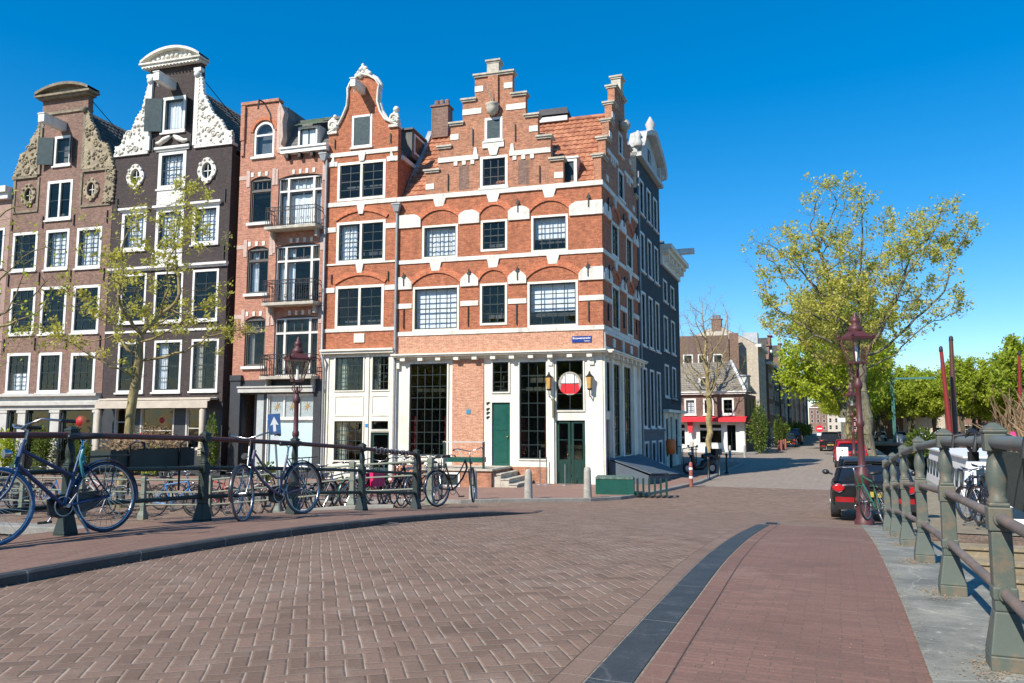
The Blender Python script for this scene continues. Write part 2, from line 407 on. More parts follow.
M['brick_street'] = brick('street_brown_brick', (.20, .12, .09), (.15, .09, .07), (.2, .17, .15), darkamt=.4)
M['brick_grey'] = brick('pale_rendered_brick', (.50, .44, .36), (.46, .40, .33), (.42, .38, .32), darkamt=.35, dark=(.30, .26, .21))
M['white'] = plain('white_paint', (.74, .73, .69), .5, var=.08, scale=2.5, dirt=.3)
M['white_stone'] = plain('white_stone_trim', (.72, .69, .61), .7, var=.12, scale=4, bmp=.002, dirt=.5)
M['cream'] = plain('cream_paint', (.76, .73, .62), .5, var=.07, scale=2, dirt=.25)
M['sand'] = plain('sandstone_trim', (.33, .27, .18), .9, var=.3, scale=5, bmp=.01, dirt=.6)
M['capstone'] = plain('weathered_capstone', (.50, .46, .38), .85, var=.2, scale=5, bmp=.005, dirt=.5)
M['grey_cap'] = plain('grey_cornice_paint', (.50, .49, .45), .6, var=.1, scale=3, dirt=.15)
M['pinkstone'] = plain('pinkish_stone_block', (.52, .38, .32), .85, var=.12, scale=5)
M['green_dark'] = plain('dark_green_paint', (.012, .045, .036), .35, var=.1, scale=3)
M['green_door'] = plain('green_door_paint', (.012, .085, .065), .3, var=.08, scale=2)
M['teal_shutter'] = plain('petrol_green_shutter_paint', (.012, .042, .050), .65, var=.1, scale=3)
M['sash_dark'] = plain('black_green_sash_paint', (.018, .030, .028), .4, var=.1)
M['sash_brown'] = plain('grey_brown_sash_paint', (.10, .085, .075), .5, var=.1)
M['black'] = plain('black_paint', (.015, .016, .018), .4, var=.1)
M['black_wood'] = plain('black_timber_facade', (.035, .038, .044), .5, var=.15, scale=3)
M['grey_blue'] = plain('blue_grey_plaster', (.085, .11, .135), .7, var=.12, scale=2)
M['slate'] = tile_mat('grey_slate_roof', [(.10, .10, .10), (.14, .14, .135), (.18, .175, .165)])
M['slate_green'] = tile_mat('mossy_green_slate', [(.07, .10, .055), (.10, .14, .08), (.13, .17, .1)])
M['tile_orange'] = tile_mat('orange_pantile', [(.27, .10, .055), (.40, .155, .075), (.50, .22, .12), (.32, .12, .065)])
M['tile_dark'] = tile_mat('dark_grey_pantile', [(.06, .055, .048), (.10, .09, .075), (.14, .13, .105), (.08, .075, .065)])
M['tile_grey'] = tile_mat('grey_brown_roof_tile', [(.19, .165, .13), (.25, .22, .18), (.30, .27, .22), (.22, .2, .16)])
M['lead'] = plain('lead_flashing', (.42, .44, .46), .5, metal=.3, var=.12, scale=3)
M['pipe'] = plain('grey_downpipe', (.30, .31, .32), .5, metal=.2, var=.12)
M['iron'] = plain('black_wall_iron', (.02, .02, .022), .6)
M['curtain_w'] = plain('white_net_curtain', (.78, .78, .76), .9, var=.1, scale=4)
M['curtain_c'] = plain('cream_drape', (.62, .55, .44), .9, var=.12, scale=8)
M['curtain_r'] = plain('dark_red_drape', (.30, .02, .03), .8)
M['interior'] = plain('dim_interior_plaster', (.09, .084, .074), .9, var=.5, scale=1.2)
M['glass'] = glass_mat('window_glass')
M['glass_dark'] = glass_mat('shop_window_glass', (.62, .68, .62), .01)
M['lamp_glass'] = glass_mat('lantern_glass', (.95, .95, .92), .02)
M['mint'] = plain('mint_whitewashed_pane', (.62, .74, .70), .25, var=.05, scale=1.5)
M['beige_awn'] = plain('beige_canvas', (.50, .44, .36), .8, var=.1, scale=3)
M['red_awn'] = plain('red_canvas', (.62, .02, .035), .7, var=.08, scale=3)
M['red_lamp'] = plain('red_paper_lampshade', (.38, .012, .012), .6)
M['quay_brick'] = brick('quay_wall_brick', (.16, .11, .085), (.12, .085, .07), (.15, .13, .11), darkamt=.6)
M['water'] = water_mat()
M['road_near'] = herring('herringbone_clinker_paving', radians(-14), .088, [(.148, .096, .068), (.195, .125, .090), (.240, .153, .110), (.178, .120, .088)], (.44, .35, .27), jw=.046)
M['road_far'] = herring('grey_brown_clinker_paving', radians(-22), .10, [(.24, .185, .148), (.29, .23, .185), (.33, .265, .21), (.26, .21, .172)], (.42, .37, .31), jw=.05, stain=(.42, .38, .33))
M['pave_red'] = rowbrick('red_brick_pavement', radians(-67.5 + 90), (.255, .140, .108), (.195, .112, .088), (.15, .11, .085))
M['pave_left'] = rowbrick('worn_red_brick_pavement', radians(-67.5), (.235, .135, .100), (.18, .105, .08), (.28, .21, .16))
M['pave_fac'] = rowbrick('facade_brick_pavement', radians(16), (.30, .175, .135), (.24, .14, .11), (.34, .26, .21))
M['bluestone'] = stone('blue_stone_band', (.030, .038, .042), (.047, .056, .060), (.080, .086, .088), 3.5, .6, slab=1.15, ang=radians(-67.5))
M['kerb_dark'] = stone('dark_kerb_stone', (.035, .036, .038), (.055, .056, .056), (.085, .085, .082), 3, .6, slab=1.0, ang=radians(-67.5))
M['coping'] = stone('grey_coping_stone', (.125, .130, .118), (.235, .232, .200), (.34, .325, .27), 2.6, .85, slab=1.9, ang=radians(-67.5))
M['kerb_light'] = stone('pale_kerb_stone', (.20, .19, .17), (.26, .25, .225), (.32, .30, .27), 3, .8, slab=1.0)
M['step_stone'] = stone('sandy_step_stone', (.19, .155, .10), (.26, .215, .145), (.34, .29, .205), 3, .9)
M['bollard'] = stone('bollard_stone', (.26, .25, .22), (.36, .34, .30), (.44, .42, .37), 5, .9)
M['rail_post'] = rust_paint('grey_green_cast_iron_paint', (.090, .112, .096), (.24, .15, .09), .8, .55, 5)
M['rail_shaded'] = rust_paint('shade_darkened_cast_iron_paint', (.016, .030, .026), (.05, .035, .02), .3, .55, 4)  # left railing: shade put into the colour, green darkened almost to black
M['rail_bar'] = rust_paint('weathered_iron_rail', (.15, .125, .11), (.27, .17, .12), .9, .55, 6)
M['rail_grey'] = rust_paint('grey_top_rail', (.115, .135, .13), (.22, .15, .11), .4, .5, 6)
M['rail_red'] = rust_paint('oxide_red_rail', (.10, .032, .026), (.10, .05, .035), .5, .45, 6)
M['quay_rail'] = rust_paint('pale_green_quay_rail_paint', (.155, .185, .145), (.28, .20, .14), .8, .6, 5)
M['lamp_red'] = rust_paint('dark_red_lamp_post_paint', (.085, .024, .026), (.05, .03, .025), .6, .5, 7)
M['bark'] = bark_mat('grey_green_bark', (.07, .06, .045), (.24, .215, .15))
M['bark_dark'] = bark_mat('dark_bark', (.035, .03, .022), (.13, .11, .075))
M['bark_yel'] = bark_mat('ochre_lichened_bark', (.14, .10, .045), (.42, .33, .17))
M['leaf_elm'] = leaf_mat('pale_yellow_green_elm_leaf', (.40, .40, .06), (.58, .55, .12), (.70, .66, .25))
M['leaf_spring'] = leaf_mat('fresh_spring_leaf', (.27, .37, .03), (.46, .54, .05), (.62, .66, .12))
M['leaf_far'] = leaf_mat('bright_lime_leaf', (.24, .33, .03), (.40, .48, .05), (.54, .56, .14))
M['leaf_bush'] = leaf_mat('bush_leaf', (.05, .10, .02), (.14, .20, .04), (.30, .34, .09))
M['leaf_dry'] = leaf_mat('dry_reed_stalk', (.30, .20, .11), (.50, .36, .22), (.62, .48, .32))
M['flower_pink'] = plain('pink_flower', (.75, .04, .28), .6)
M['flower_red'] = plain('red_flower', (.7, .02, .03), .6)
M['tyre'] = plain('tyre_rubber', (.025, .025, .027), .8)
M['chrome'] = plain('chrome', (.42, .42, .43), .28, metal=1, var=.05)
M['steel'] = plain('dull_steel', (.35, .35, .36), .4, metal=.8, var=.1)
M['planter_green'] = plain('green_black_planter', (.022, .034, .030), .6, var=.2, scale=3)
M['planter_slat'] = plain('grey_green_planter_panel', (.045, .062, .052), .6, var=.15, scale=20)
M['wood'] = plain('weathered_timber', (.28, .20, .13), .8, var=.2, scale=6)
M['sign_blue'] = plain('enamel_blue', (.015, .04, .22), .3, var=.04)
M['traffic_blue'] = plain('faded_traffic_blue', (.05, .13, .32), .45, var=.1)
M['sign_white'] = plain('sign_white', (.80, .80, .80), .4, var=.03)
M['sign_red'] = plain('sign_red', (.65, .02, .03), .4, var=.03)

M['gutter'] = rowbrick('gutter_clinker_course', radians(-67.5), (.23, .155, .115), (.19, .125, .095), (.30, .24, .19), w=.24, h=.5)
M['sand_joint'] = plain('sand_filled_joint', (.27, .225, .175), .9, var=.35, scale=30)
M['dark_joint'] = plain('dirt_filled_joint', (.06, .045, .035), .9, var=.5, scale=30)
M['gutter_red'] = rowbrick('red_edge_course', radians(-67.5), (.225, .125, .095), (.175, .10, .08), (.26, .20, .15), w=.21, h=.7)
# ------------------------------------------------------------------ world frames
CU, CV = .3827, .9239
def W(u, v, z=0.0): return (CU * u + CV * v, CV * u - CU * v, z)
def UV(X, Y): return (CU * X + CV * Y, CV * X - CU * Y)
CORNER = (3.26, 29.33)
AC, AS = cos(radians(-16)), sin(radians(-16))
def PA(x, y, z=0.0): return (CORNER[0] + x * AC - y * AS, CORNER[1] + x * AS + y * AC, z)
def toA(X, Y):
    dx, dy = X - CORNER[0], Y - CORNER[1]
    return (dx * AC + dy * AS, -dx * AS + dy * AC)
RAMP = [(-40, 1.0), (-4, 1.12), (0, 1.14), (4.3, 1.14), (6.2, 1.11), (8, 1.03), (10, .91), (12, .75), (14, .58), (16, .41), (18, .26), (20, .14), (22, .06), (24, .02), (27, 0), (600, 0)]
def ramp_h(u):
    def lin(q):
        for (a, b), (c, d) in zip(RAMP, RAMP[1:]):
            if q <= c: return b + (d - b) * (q - a) / (c - a)
        return 0
    if u > 30: return 0.0
    return sum(lin(u + k) for k in (-.8, -.4, 0, .4, .8)) / 5
def ss(x): x = max(0, min(1, x)); return x * x * (3 - 2 * x)
def H(X, Y):
    u, v = UV(X, Y)
    h = ramp_h(u)
    if v < -7.3:
        xa, ya = toA(X, Y)
        h *= 1 - ss((-7.3 - v) / 7.0)
    return h
def Huv(u, v): p = W(u, v); return H(p[0], p[1])

def sheet(name, mat, fn, us, vs, dz=0, kind='structure', skirt=None):
    mb = MB(); nu, nv = len(us), len(vs)
    P = [fn(a, b) for a in us for b in vs]
    P = [(p[0], p[1], H(p[0], p[1]) + dz) for p in P]
    mb.add(P, [(i * nv + j, (i + 1) * nv + j, (i + 1) * nv + j + 1, i * nv + j + 1) for i in range(nu - 1) for j in range(nv - 1)], 0, True)
    if skirt:
        mb2 = P
        edge = [i * nv for i in range(nu)], [i * nv + nv - 1 for i in range(nu)], list(range(nv)), [(nu - 1) * nv + j for j in range(nv)]
        for k, e in enumerate(edge):
            if k not in skirt: continue
            for a, b in zip(e, e[1:]):
                pa, pb = P[a], P[b]
                mb.quad(pa, pb, (pb[0], pb[1], -2.2), (pa[0], pa[1], -2.2), 1)
    o = obj(name, mb, [mat, M['quay_brick']])
    me = o.data
    for p in me.polygons:
        pass
    tag(o, kind=kind); return o
def lin(a, b, n): return [a + (b - a) * i / n for i in range(n + 1)]

RV = .68         # right railing line
LV = -7.05       # left railing line
# bridge deck
sheet('bridge_deck_road', M['road_near'], W, lin(-10, 14.2, 60), lin(-7.5, 1.0, 20), skirt=(0, 1))
# land in front of the houses and the street
P0 = W(14.2, -7.5)
DL = (-AC, -AS)
def landL(a, b): return (P0[0] + DL[0] * a + CU * b, P0[1] + DL[1] * a + CV * b)
sheet('quay_road', M['road_near'], landL, [0, .5, 1, 1.5, 2, 2.5, 3, 4, 5, 6, 7, 8, 10, 14, 20, 30, 60, 140, 400], [-1.5, -1, -.5] + lin(0, 16, 32), skirt=(0, 2))
sheet('quay_ground', M['road_far'], landL, [0, 20, 60, 140, 400], [16, 20, 40, 100, 300, 900])
sheet('crossing_road', M['road_near'], W, lin(14.2, 25, 27) + [27, 30.2], lin(-7.5, 3.4, 14), skirt=(1, 2))
sheet('street_road', M['road_far'], W, [30.2, 33, 40, 60, 90, 120, 160, 250, 500, 900], lin(-7.5, 3.4, 6), skirt=(1,))
sheet('far_bank_ground', M['road_far'], W, [118, 140, 200, 400, 900], [3.4, 10, 30, 100, 400], skirt=(2,))
# water
wb = MB(); wb.quad((-700, -300, -1.5), (900, -300, -1.5), (900, 1200, -1.5), (-700, 1200, -1.5))
tag(obj('canal_water', wb, M['water']), kind='structure')

def strip(name, mat, pts, dz, kerb=None, kerbside=0, kmat=None, kw=.16, fade=None):
    fz = fade or (lambda x, y: 1.0)
    """pts: list of (outer(X,Y), inner(X,Y)); outer edge carries a kerb"""
    mb = MB(); n = 6
    for (a, b), (c, d) in zip(pts, pts[1:]):
        steps = max(1, int(hypot(c[0] - a[0], c[1] - a[1]) / .6))
        for s_ in range(steps):
            t0, t1 = s_ / steps, (s_ + 1) / steps
            def at(t, w):
                o = (a[0] + (c[0] - a[0]) * t, a[1] + (c[1] - a[1]) * t); i_ = (b[0] + (d[0] - b[0]) * t, b[1] + (d[1] - b[1]) * t)
                x, y = o[0] + (i_[0] - o[0]) * w, o[1] + (i_[1] - o[1]) * w
                return (x, y, H(x, y) + (dz - .012) * fz(x, y) + .012)
            for k in range(n):
                mb.quad(at(t0, k / n), at(t1, k / n), at(t1, (k + 1) / n), at(t0, (k + 1) / n), 0)
    o = obj(name, mb, mat); tag(o, kind='structure')
    # merge
    if kerb:
        kb = MB()
        for (a, b), (c, d) in zip(pts, pts[1:]):
            steps = max(1, int(hypot(c[0] - a[0], c[1] - a[1]) / .5))
            for s_ in range(steps):
                t0, t1 = s_ / steps, (s_ + 1) / steps
                def at(t, off, zz):
                    ox, oy = a[0] + (c[0] - a[0]) * t, a[1] + (c[1] - a[1]) * t
                    ix, iy = b[0] + (d[0] - b[0]) * t, b[1] + (d[1] - b[1]) * t
                    l = max(1e-6, hypot(ix - ox, iy - oy)); x = ox + (ix - ox) / l * off; y = oy + (iy - oy) / l * off
                    return (x, y, H(x, y) + (zz * fz(x, y) + .008 if zz > 0 else zz))
                A0, A1 = at(t0, -kw, -.05), at(t1, -kw, -.05); B0, B1 = at(t0, -kw, dz - .01), at(t1, -kw, dz - .01)
                B0b, B1b = at(t0, -kw + .02, dz + .006), at(t1, -kw + .02, dz + .006)
                C0, C1 = at(t0, 0.004, dz + .006), at(t1, 0.004, dz + .006); D0, D1 = at(t0, .004, -.05), at(t1, .004, -.05)
                kb.quad(A0, A1, B1, B0); kb.quad(B0, B1, B1b, B0b); kb.quad(B0b, B1b, C1, C0); kb.quad(C0, C1, D1, D0)
        tag(obj(kerb, kb, kmat or M['kerb_dark']), kind='structure')
    return o
# left pavement on the bridge with its dark kerb
LP = [(-10, -5.35), (0, -5.42), (4.1, -5.50), (7.6, -5.56), (12.5, -5.66), (15.2, -5.85), (16.8, -6.3)]
strip('bridge_pavement', M['pave_left'], [(W(u, v)[:2], W(u, -7.45 if u < 13 else (-7.6 if u < 15.5 else -6.95))[:2]) for u, v in LP], .065, 'dark_kerb', kmat=M['kerb_dark'], kw=.10, fade=lambda x, y: 1 - ss((UV(x, y)[0] - 12.2) / 3.2))
# blue stone band and the red footpath right of it
band = [(-10, -.84), (3.4, -.86), (5.4, -.90), (7.5, -.97), (10.5, -1.04), (14.4, -1.14)]
def bstrip(name, m, a, b, dz): strip(name, M[m], [(W(u, v + a)[:2], W(u, v + b)[:2]) for u, v in band], dz)
bstrip('blue_stone_band', 'bluestone', -.195, 0, .008)
bstrip('gutter_course', 'gutter', -.335, -.207, .006); bstrip('sand_joint', 'sand_joint', -.207, -.195, .004); bstrip('dark_joint', 'dark_joint', -.343, -.335, .004)
bstrip('sand_joint', 'sand_joint', 0, .014, .004); bstrip('gutter_course', 'gutter_red', .014, .13, .007); bstrip('dark_joint', 'dark_joint', .13, .139, .006)
strip('red_footpath', M['pave_red'], [(W(u, v + .139)[:2], W(u, .335)[:2]) for u, v in band], .006)
strip('bridge_coping', M['coping'], [(W(u, .337)[:2], W(u, 1.02)[:2]) for u in (-10, 0, 5, 10, 14.2)] , .012)
strip('canal_edge_coping', M['coping'], [(W(u, 2.9)[:2], W(u, 3.42)[:2]) for u in (14.2, 30, 60, 118)], .02)
strip('quay_platform', M['step_stone'], [(W(u, 1.7 if u > 16 else 1.02)[:2], W(u, 2.9)[:2]) for u in (14.2, 16, 22, 60, 118)], .016)
strip('footpath_end', M['coping'], [(W(u, .337)[:2], W(u, 1.02)[:2]) for u in (14.2, 16.5)], .012)
# quay coping left of the bridge
strip('quay_coping', M['kerb_light'], [(landL(a, -1.52), landL(a, -1.0)) for a in (.1, 3, 8, 20, 60)], .11, 'quay_edge_kerb', kmat=M['kerb_light'], kw=.03)
# pavement in front of the houses
KP = [((-32, -7.4), (-32, .5)), ((-12, -7.6), (-12, .5)), ((-6.2, -7.9), (-6.2, .5))]
pts = [(PA(*a)[:2], PA(*b)[:2]) for a, b in KP]
for (X, Y), f in (((-1.39, 22.13), (-3.4, .5)), ((.5, 22.7), (-1.8, .5)), ((2.32, 23.3), (-.4, .5)), ((3.3, 24.1), (.2, .5)), ((4.08, 25.24), (.2, .6))):
    pts.append(((X, Y), PA(*f)[:2]))
B0 = PA(.2, 0)
def PB(s, w, z=0.0):   # s along the side street, w out into the street
    c, s_ = cos(radians(68.5)), sin(radians(68.5))
    return (B0[0] + s * c + w * s_, B0[1] + s * s_ - w * c, z)
for s_, w in ((3, 2.9), (7, 2.95), (12, 3.0), (19, 3.1), (21, 2.6)):
    pts.append((PB(s_, w)[:2], PB(s_, -.4)[:2]))
strip('house_pavement', M['pave_fac'], pts, .09, 'pale_kerb', kmat=M['kerb_light'])
# pavement of the far street block
strip('far_pavement', M['kerb_light'], [(PB(s_, w)[:2], PB(s_, -1.5)[:2]) for s_, w in ((35.5, 1.0), (37, 2.4), (42, 2.6), (60, 2.6), (120, 2.5), (300, 2.5))], .07, 'far_kerb', kmat=M['kerb_light'])
# pale cross line over the street
strip('speed_table_line', M['kerb_light'], [(W(u, -5.6)[:2], W(u, .4)[:2]) for u in (71.5, 72.6)], .008)
# ------------------------------------------------------------------ building kit
XB = Matrix.Translation((.2, 0, 0)) @ Matrix.Rotation(radians(84.5), 4, 'Z')   # side-street face of the corner house
def rect(x0, x1, z0, z1): return [(x0, z0), (x1, z0), (x1, z1), (x0, z1)]
def arch(x0, x1, z0, z1, rise, n=10):
    """opening with a segmental or round head; z1 is the crown"""
    w = (x1 - x0) / 2; cx = (x0 + x1) / 2
    rr = (w * w + rise * rise) / (2 * rise); cz = z1 - rr; a0 = math.asin(min(1, w / rr))
    return [(x0, z0), (x1, z0)] + [(cx + rr * sin(a0 - 2 * a0 * i / n), cz + rr * cos(a0 - 2 * a0 * i / n)) for i in range(n + 1)]
def ring(mb, x0, x1, z0, z1, t, y0, y1, mi=0, tb=None):
    tb = t if tb is None else tb
    mb.box(x0, x1, y0, y1, z1 - t, z1, mi); mb.box(x0, x1, y0, y1, z0, z0 + tb, mi)
    mb.box(x0, x0 + t, y0, y1, z0 + tb, z1 - t, mi); mb.box(x1 - t, x1, y0, y1, z0 + tb, z1 - t, mi)
def window(P, r, grid=(3, 4), frame='white', sash='sash_dark', fw=.11, curtain=None, xf=None, mull=(), transom=None, sill=True,
           depth=.0, name='window', glass='glass', rail=.5, bar=.028, thin=False, crow=None):
    x0, x1, z0, z1 = r; d = depth
    f = MB(); ring(f, x0, x1, z0, z1, fw, -.022 + d, .13 + d)
    if sill: f.box(x0 - .05, x1 + .05, -.09 + d, .1 + d, z0 - .07, z0 + .003)
    xs = [x0 + fw] + [x0 + (x1 - x0) * m for m in mull] + [x1 - fw]
    for m in mull: f.box(x0 + (x1 - x0) * m - .05, x0 + (x1 - x0) * m + .05, -.018 + d, .12 + d, z0 + fw, z1 - fw)
    if transom: f.box(x0 + fw, x1 - fw, -.016 + d, .118 + d, z0 + (z1 - z0) * transom - .04, z0 + (z1 - z0) * transom + .04)
    F = obj(name, f, M[frame], P, xf)
    s = MB(); g = MB()
    zi0, zi1 = z0 + fw, z1 - fw
    for i in range(len(xs) - 1):
        a = xs[i] + (.05 if i else 0); b = xs[i + 1] - (.05 if i < len(xs) - 2 else 0)
        spans = [(zi0, zi1)]
        if transom:
            zt = z0 + (z1 - z0) * transom; spans = [(zi0, zt - .04), (zt + .04, zi1)]
        for q, (c, e) in enumerate(spans):
            ring(s, a, b, c, e, .045, .03 + d, .085 + d)
            gc, gr = grid
            if transom: gr = max(1, round(gr * (e - c) / (zi1 - zi0)))
            if crow is not None and transom: gc, gr = crow[q]
            for k in range(1, gc): xx = a + (b - a) * k / gc; s.box(xx - bar / 2, xx + bar / 2, .045 + d, .075 + d, c + .045, e - .045)
            for k in range(1, gr):
                zz = c + (e - c) * k / gr; hb = .022 if (rail and gr % 2 == 0 and k == gr // 2) else bar / 2
                s.box(a + .045, b - .045, .04 + d, .08 + d, zz - hb, zz + hb)
        g.quad((a, .062 + d, zi0), (b, .062 + d, zi0), (b, .062 + d, zi1), (a, .062 + d, zi1))
    obj('sash', s, M[sash], F, xf); obj('pane', g, M[glass], F, xf, recalc=False)
    if curtain:
        c = MB(); a, b = x0 + fw, x1 - fw; ww = b - a; yy = .24 + d
        def folds(p, q, top, bot, n=14, amp=.03):
            pr = []
            for i in range(n + 1):
                x = p + (q - p) * i / n; pr.append((x, yy + amp * sin(i * 2.4)))
            for (xa, ya), (xb, yb) in zip(pr, pr[1:]): c.quad((xa, ya, bot), (xb, yb, bot), (xb, yb, top), (xa, ya, top))
        m = M['curtain_w']
        if curtain == 'net': folds(a, b, zi1, zi0)
        elif curtain == 'blind': folds(a, b, zi1, zi0 + (zi1 - zi0) * R.choice([.0, .35, .55]), 8, .004)
        elif curtain == 'half': folds(a, b, zi0 + (zi1 - zi0) * .5, zi0)
        elif curtain == 'drapes': folds(a, a + ww * .26, zi1, zi0); folds(b - ww * .22, b, zi1, zi0); m = M['curtain_c']
        elif curtain == 'left': folds(a, a + ww * .35, zi1, zi0)
        elif curtain == 'red': folds(a, a + ww * .13, zi0 + (zi1 - zi0) * .42, zi0, 6); folds(b - ww * .11, b, zi0 + (zi1 - zi0) * .42, zi0, 6); m = M['curtain_r']
        elif curtain == 'cream': folds(a, b, zi1, zi0); m = M['curtain_c']
        obj('curtain', c, m, F, xf)
    return F
def band(mb, x0, x1, z0, z1, p=.035, mi=0): mb.box(x0, x1, -p, .05, z0, z1, mi)
def arch_ring(mb, x0, x1, zs, zc, t=.24, p=.05, mi=0, n=12):
    """proud brick arch: springing zs, crown of the soffit zc"""
    w = (x1 - x0) / 2; rise = zc - zs; cx = (x0 + x1) / 2; rr = (w * w + rise * rise) / (2 * rise); cz = zc - rr; a0 = math.asin(min(1, w / rr))
    pts = [(cx + rr * sin(a0 - 2 * a0 * i / n), cz + rr * cos(a0 - 2 * a0 * i / n)) for i in range(n + 1)]
    out = [(cx + (rr + t) * sin(a0 - 2 * a0 * i / n), cz + (rr + t) * cos(a0 - 2 * a0 * i / n)) for i in range(n + 1)]
    mb.prism(pts + out[::-1], -p, .02, mi)
def keystone(mb, cx, z0, z1, wb, wt, p=.07, mi=0): mb.prism([(cx - wb, z0), (cx + wb, z0), (cx + wt, z1), (cx - wt, z1)], -p, .02, mi)
def anchor(P, x, z0, z1, xf=None):
    mb = MB(); mb.box(x - .018, x + .018, -.06, -.01, z0, z1)
    obj('wall_anchor', mb, M['iron'], P, xf)
def fleur(P, x, z, xf=None):
    mb = MB(); mb.box(x - .02, x + .02, -.11, -.05, z - .36, z + .1)
    mb.prism([(x - .09, z), (x, z - .06), (x + .09, z), (x + .04, z + .06), (x, z + .2), (x - .04, z + .06)], -.115, -.06)
    obj('wall_anchor', mb, M['iron'], P, xf)
def hoist(P, x, z, out=1.0, mat='white', s=.17, box=True, w=.22):
    mb = MB(); mb.taper(x, 0, z, z + s * 1.6, w * .5, .01, w * .5, .01)
    mb = MB()
    n = 5
    mb.box(x - w / 2, x + w / 2, -out, .1, z, z + s * 1.9)
    mb.box(x - w / 2 - .03, x + w / 2 + .03, -out - .03, .05, z + s * 1.9, z + s * 1.9 + .04)
    mb.tube([(x, -out + .15, z + .01), (x, -out + .15, z - .16)], .02, 6)
    mb.torus((x, -out + .15, z - .2), .045, .012, 'x', 10, 5)
    return obj('hoist_beam', mb, M[mat], P)
def tile_roof(name, P, a, b, c, d, mat, tw=.24, th=.32, amp=.035, xf=None):
    """a,b lower edge left->right; d,c upper edge; wavy pantiles as real relief"""
    a, b, c, d = map(Vector, (a, b, c, d)); W_ = max((b - a).length, (c - d).length); Hh = max((d - a).length, (c - b).length)
    nr = max(2, int(Hh / th)); nc = max(2, int(W_ / tw)) * 4
    nrm = (b - a).cross(d - a).normalized()
    if nrm.z < 0: nrm = -nrm
    mb = MB(); vs = []; fs = []
    for r in range(nr):
        for e in (0, 1):
            t = (r + e) / nr
            for k in range(nc + 1):
                s_ = k / nc; p = (a.lerp(b, s_)).lerp(d.lerp(c, s_), t)
                o = amp * (1 if e == 0 else 0) + amp * .9 * abs(sin(k * pi / 4)) + .004
                vs.append(p + nrm * o)
    w = nc + 1
    for q in range(2 * nr - 1):
        for k in range(nc): fs.append((q * w + k, q * w + k + 1, (q + 1) * w + k + 1, (q + 1) * w + k))
    mb.add(vs, fs, 0, False)
    return obj(name, mb, mat, P, xf)
def swirl(mb, cx, cz, r, y, turns=1.4, t=.05, flip=1, n=18):
    pts = []
    for i in range(n):
        a = i / (n - 1) * turns * 2 * pi; rr = r * (1 - .75 * i / (n - 1))
        pts.append((cx + flip * rr * cos(a), y, cz + rr * sin(a)))
    mb.tube(pts, [t * (1 - .5 * i / (n - 1)) for i in range(n)], 6)
def blobs(mb, pts, r0, y, rnd, k=1.0):
    for (x, z) in pts:
        r = r0 * rnd.uniform(.6, 1.2); mb.ball((x, y, z), r, 7, 5, sz=k)
def carved(P, poly, mat, rnd, n=40, base=.10, name='carved_ornament'):
    """carved claw piece: a slab of the given outline with scrolls and leaf lumps in relief"""
    mb = MB(); mb.prism(poly, -base, .12)
    xs = [p[0] for p in poly]; zs = [p[1] for p in poly]
    def inside(x, z):
        c = False; j = len(poly) - 1
        for i in range(len(poly)):
            (xi, zi), (xj, zj) = poly[i], poly[j]
            if (zi > z) != (zj > z) and x < (xj - xi) * (z - zi) / (zj - zi) + xi: c = not c
            j = i
        return c
    k = 0; pts = []
    while k < n * 20 and len(pts) < n:
        k += 1; x = rnd.uniform(min(xs), max(xs)); z = rnd.uniform(min(zs), max(zs))
        if inside(x, z) and inside(x + .06, z) and inside(x - .06, z): pts.append((x, z))
    blobs(mb, pts, .085, -base, rnd)
    for (x, z) in pts[:5]: swirl(mb, x, z, .17, -base - .03, 1.3, .035, rnd.choice([-1, 1]))
    for i in range(len(poly)):           # lumpy rim
        (xa, za), (xb, zb) = poly[i], poly[(i + 1) % len(poly)]
        m = int(hypot(xb - xa, zb - za) / .17)
        for q in range(m): mb.ball((xa + (xb - xa) * q / m, -base * .6, za + (zb - za) * q / m), .06 * rnd.uniform(.8, 1.3), 7, 5)
    return obj(name, mb, mat, P)
def oculus(P, cx, cz, rx, rz, mat, ow=.16, rnd=None, xf=None):
    mb = MB(); n = 24
    o = [(cx + (rx + ow) * cos(2 * pi * i / n) * (1 + .08 * cos(8 * pi * i / n)), cz + (rz + ow) * sin(2 * pi * i / n) * (1 + .06 * cos(8 * pi * i / n))) for i in range(n)]
    q = [(cx + rx * cos(2 * pi * i / n), cz + rz * sin(2 * pi * i / n)) for i in range(n)]
    mb.wall(o, [q], -.08, .12)
    if rnd:
        for i in range(10):
            a = 2 * pi * i / 10; mb.ball((cx + (rx + ow * .75) * cos(a), -.08, cz + (rz + ow * .75) * sin(a)), .06 * rnd.uniform(.8, 1.4), 7, 5)
    F = obj('window', mb, mat, P, xf)
    g = MB(); g.add([(x, .05, z) for x, z in q], [tuple(range(n))]); obj('pane', g, M['glass'], F, xf, recalc=False)
    s = MB(); s.box(cx - .015, cx + .015, .02, .045, cz - rz, cz + rz); s.box(cx - rx, cx + rx, .02, .045, cz - .015, cz + .015); obj('sash', s, M['white'], F, xf)
    return F
def ehole(cx, cz, rx, rz, n=24): return [(cx + rx * cos(2 * pi * i / n), cz + rz * sin(2 * pi * i / n)) for i in range(n)]
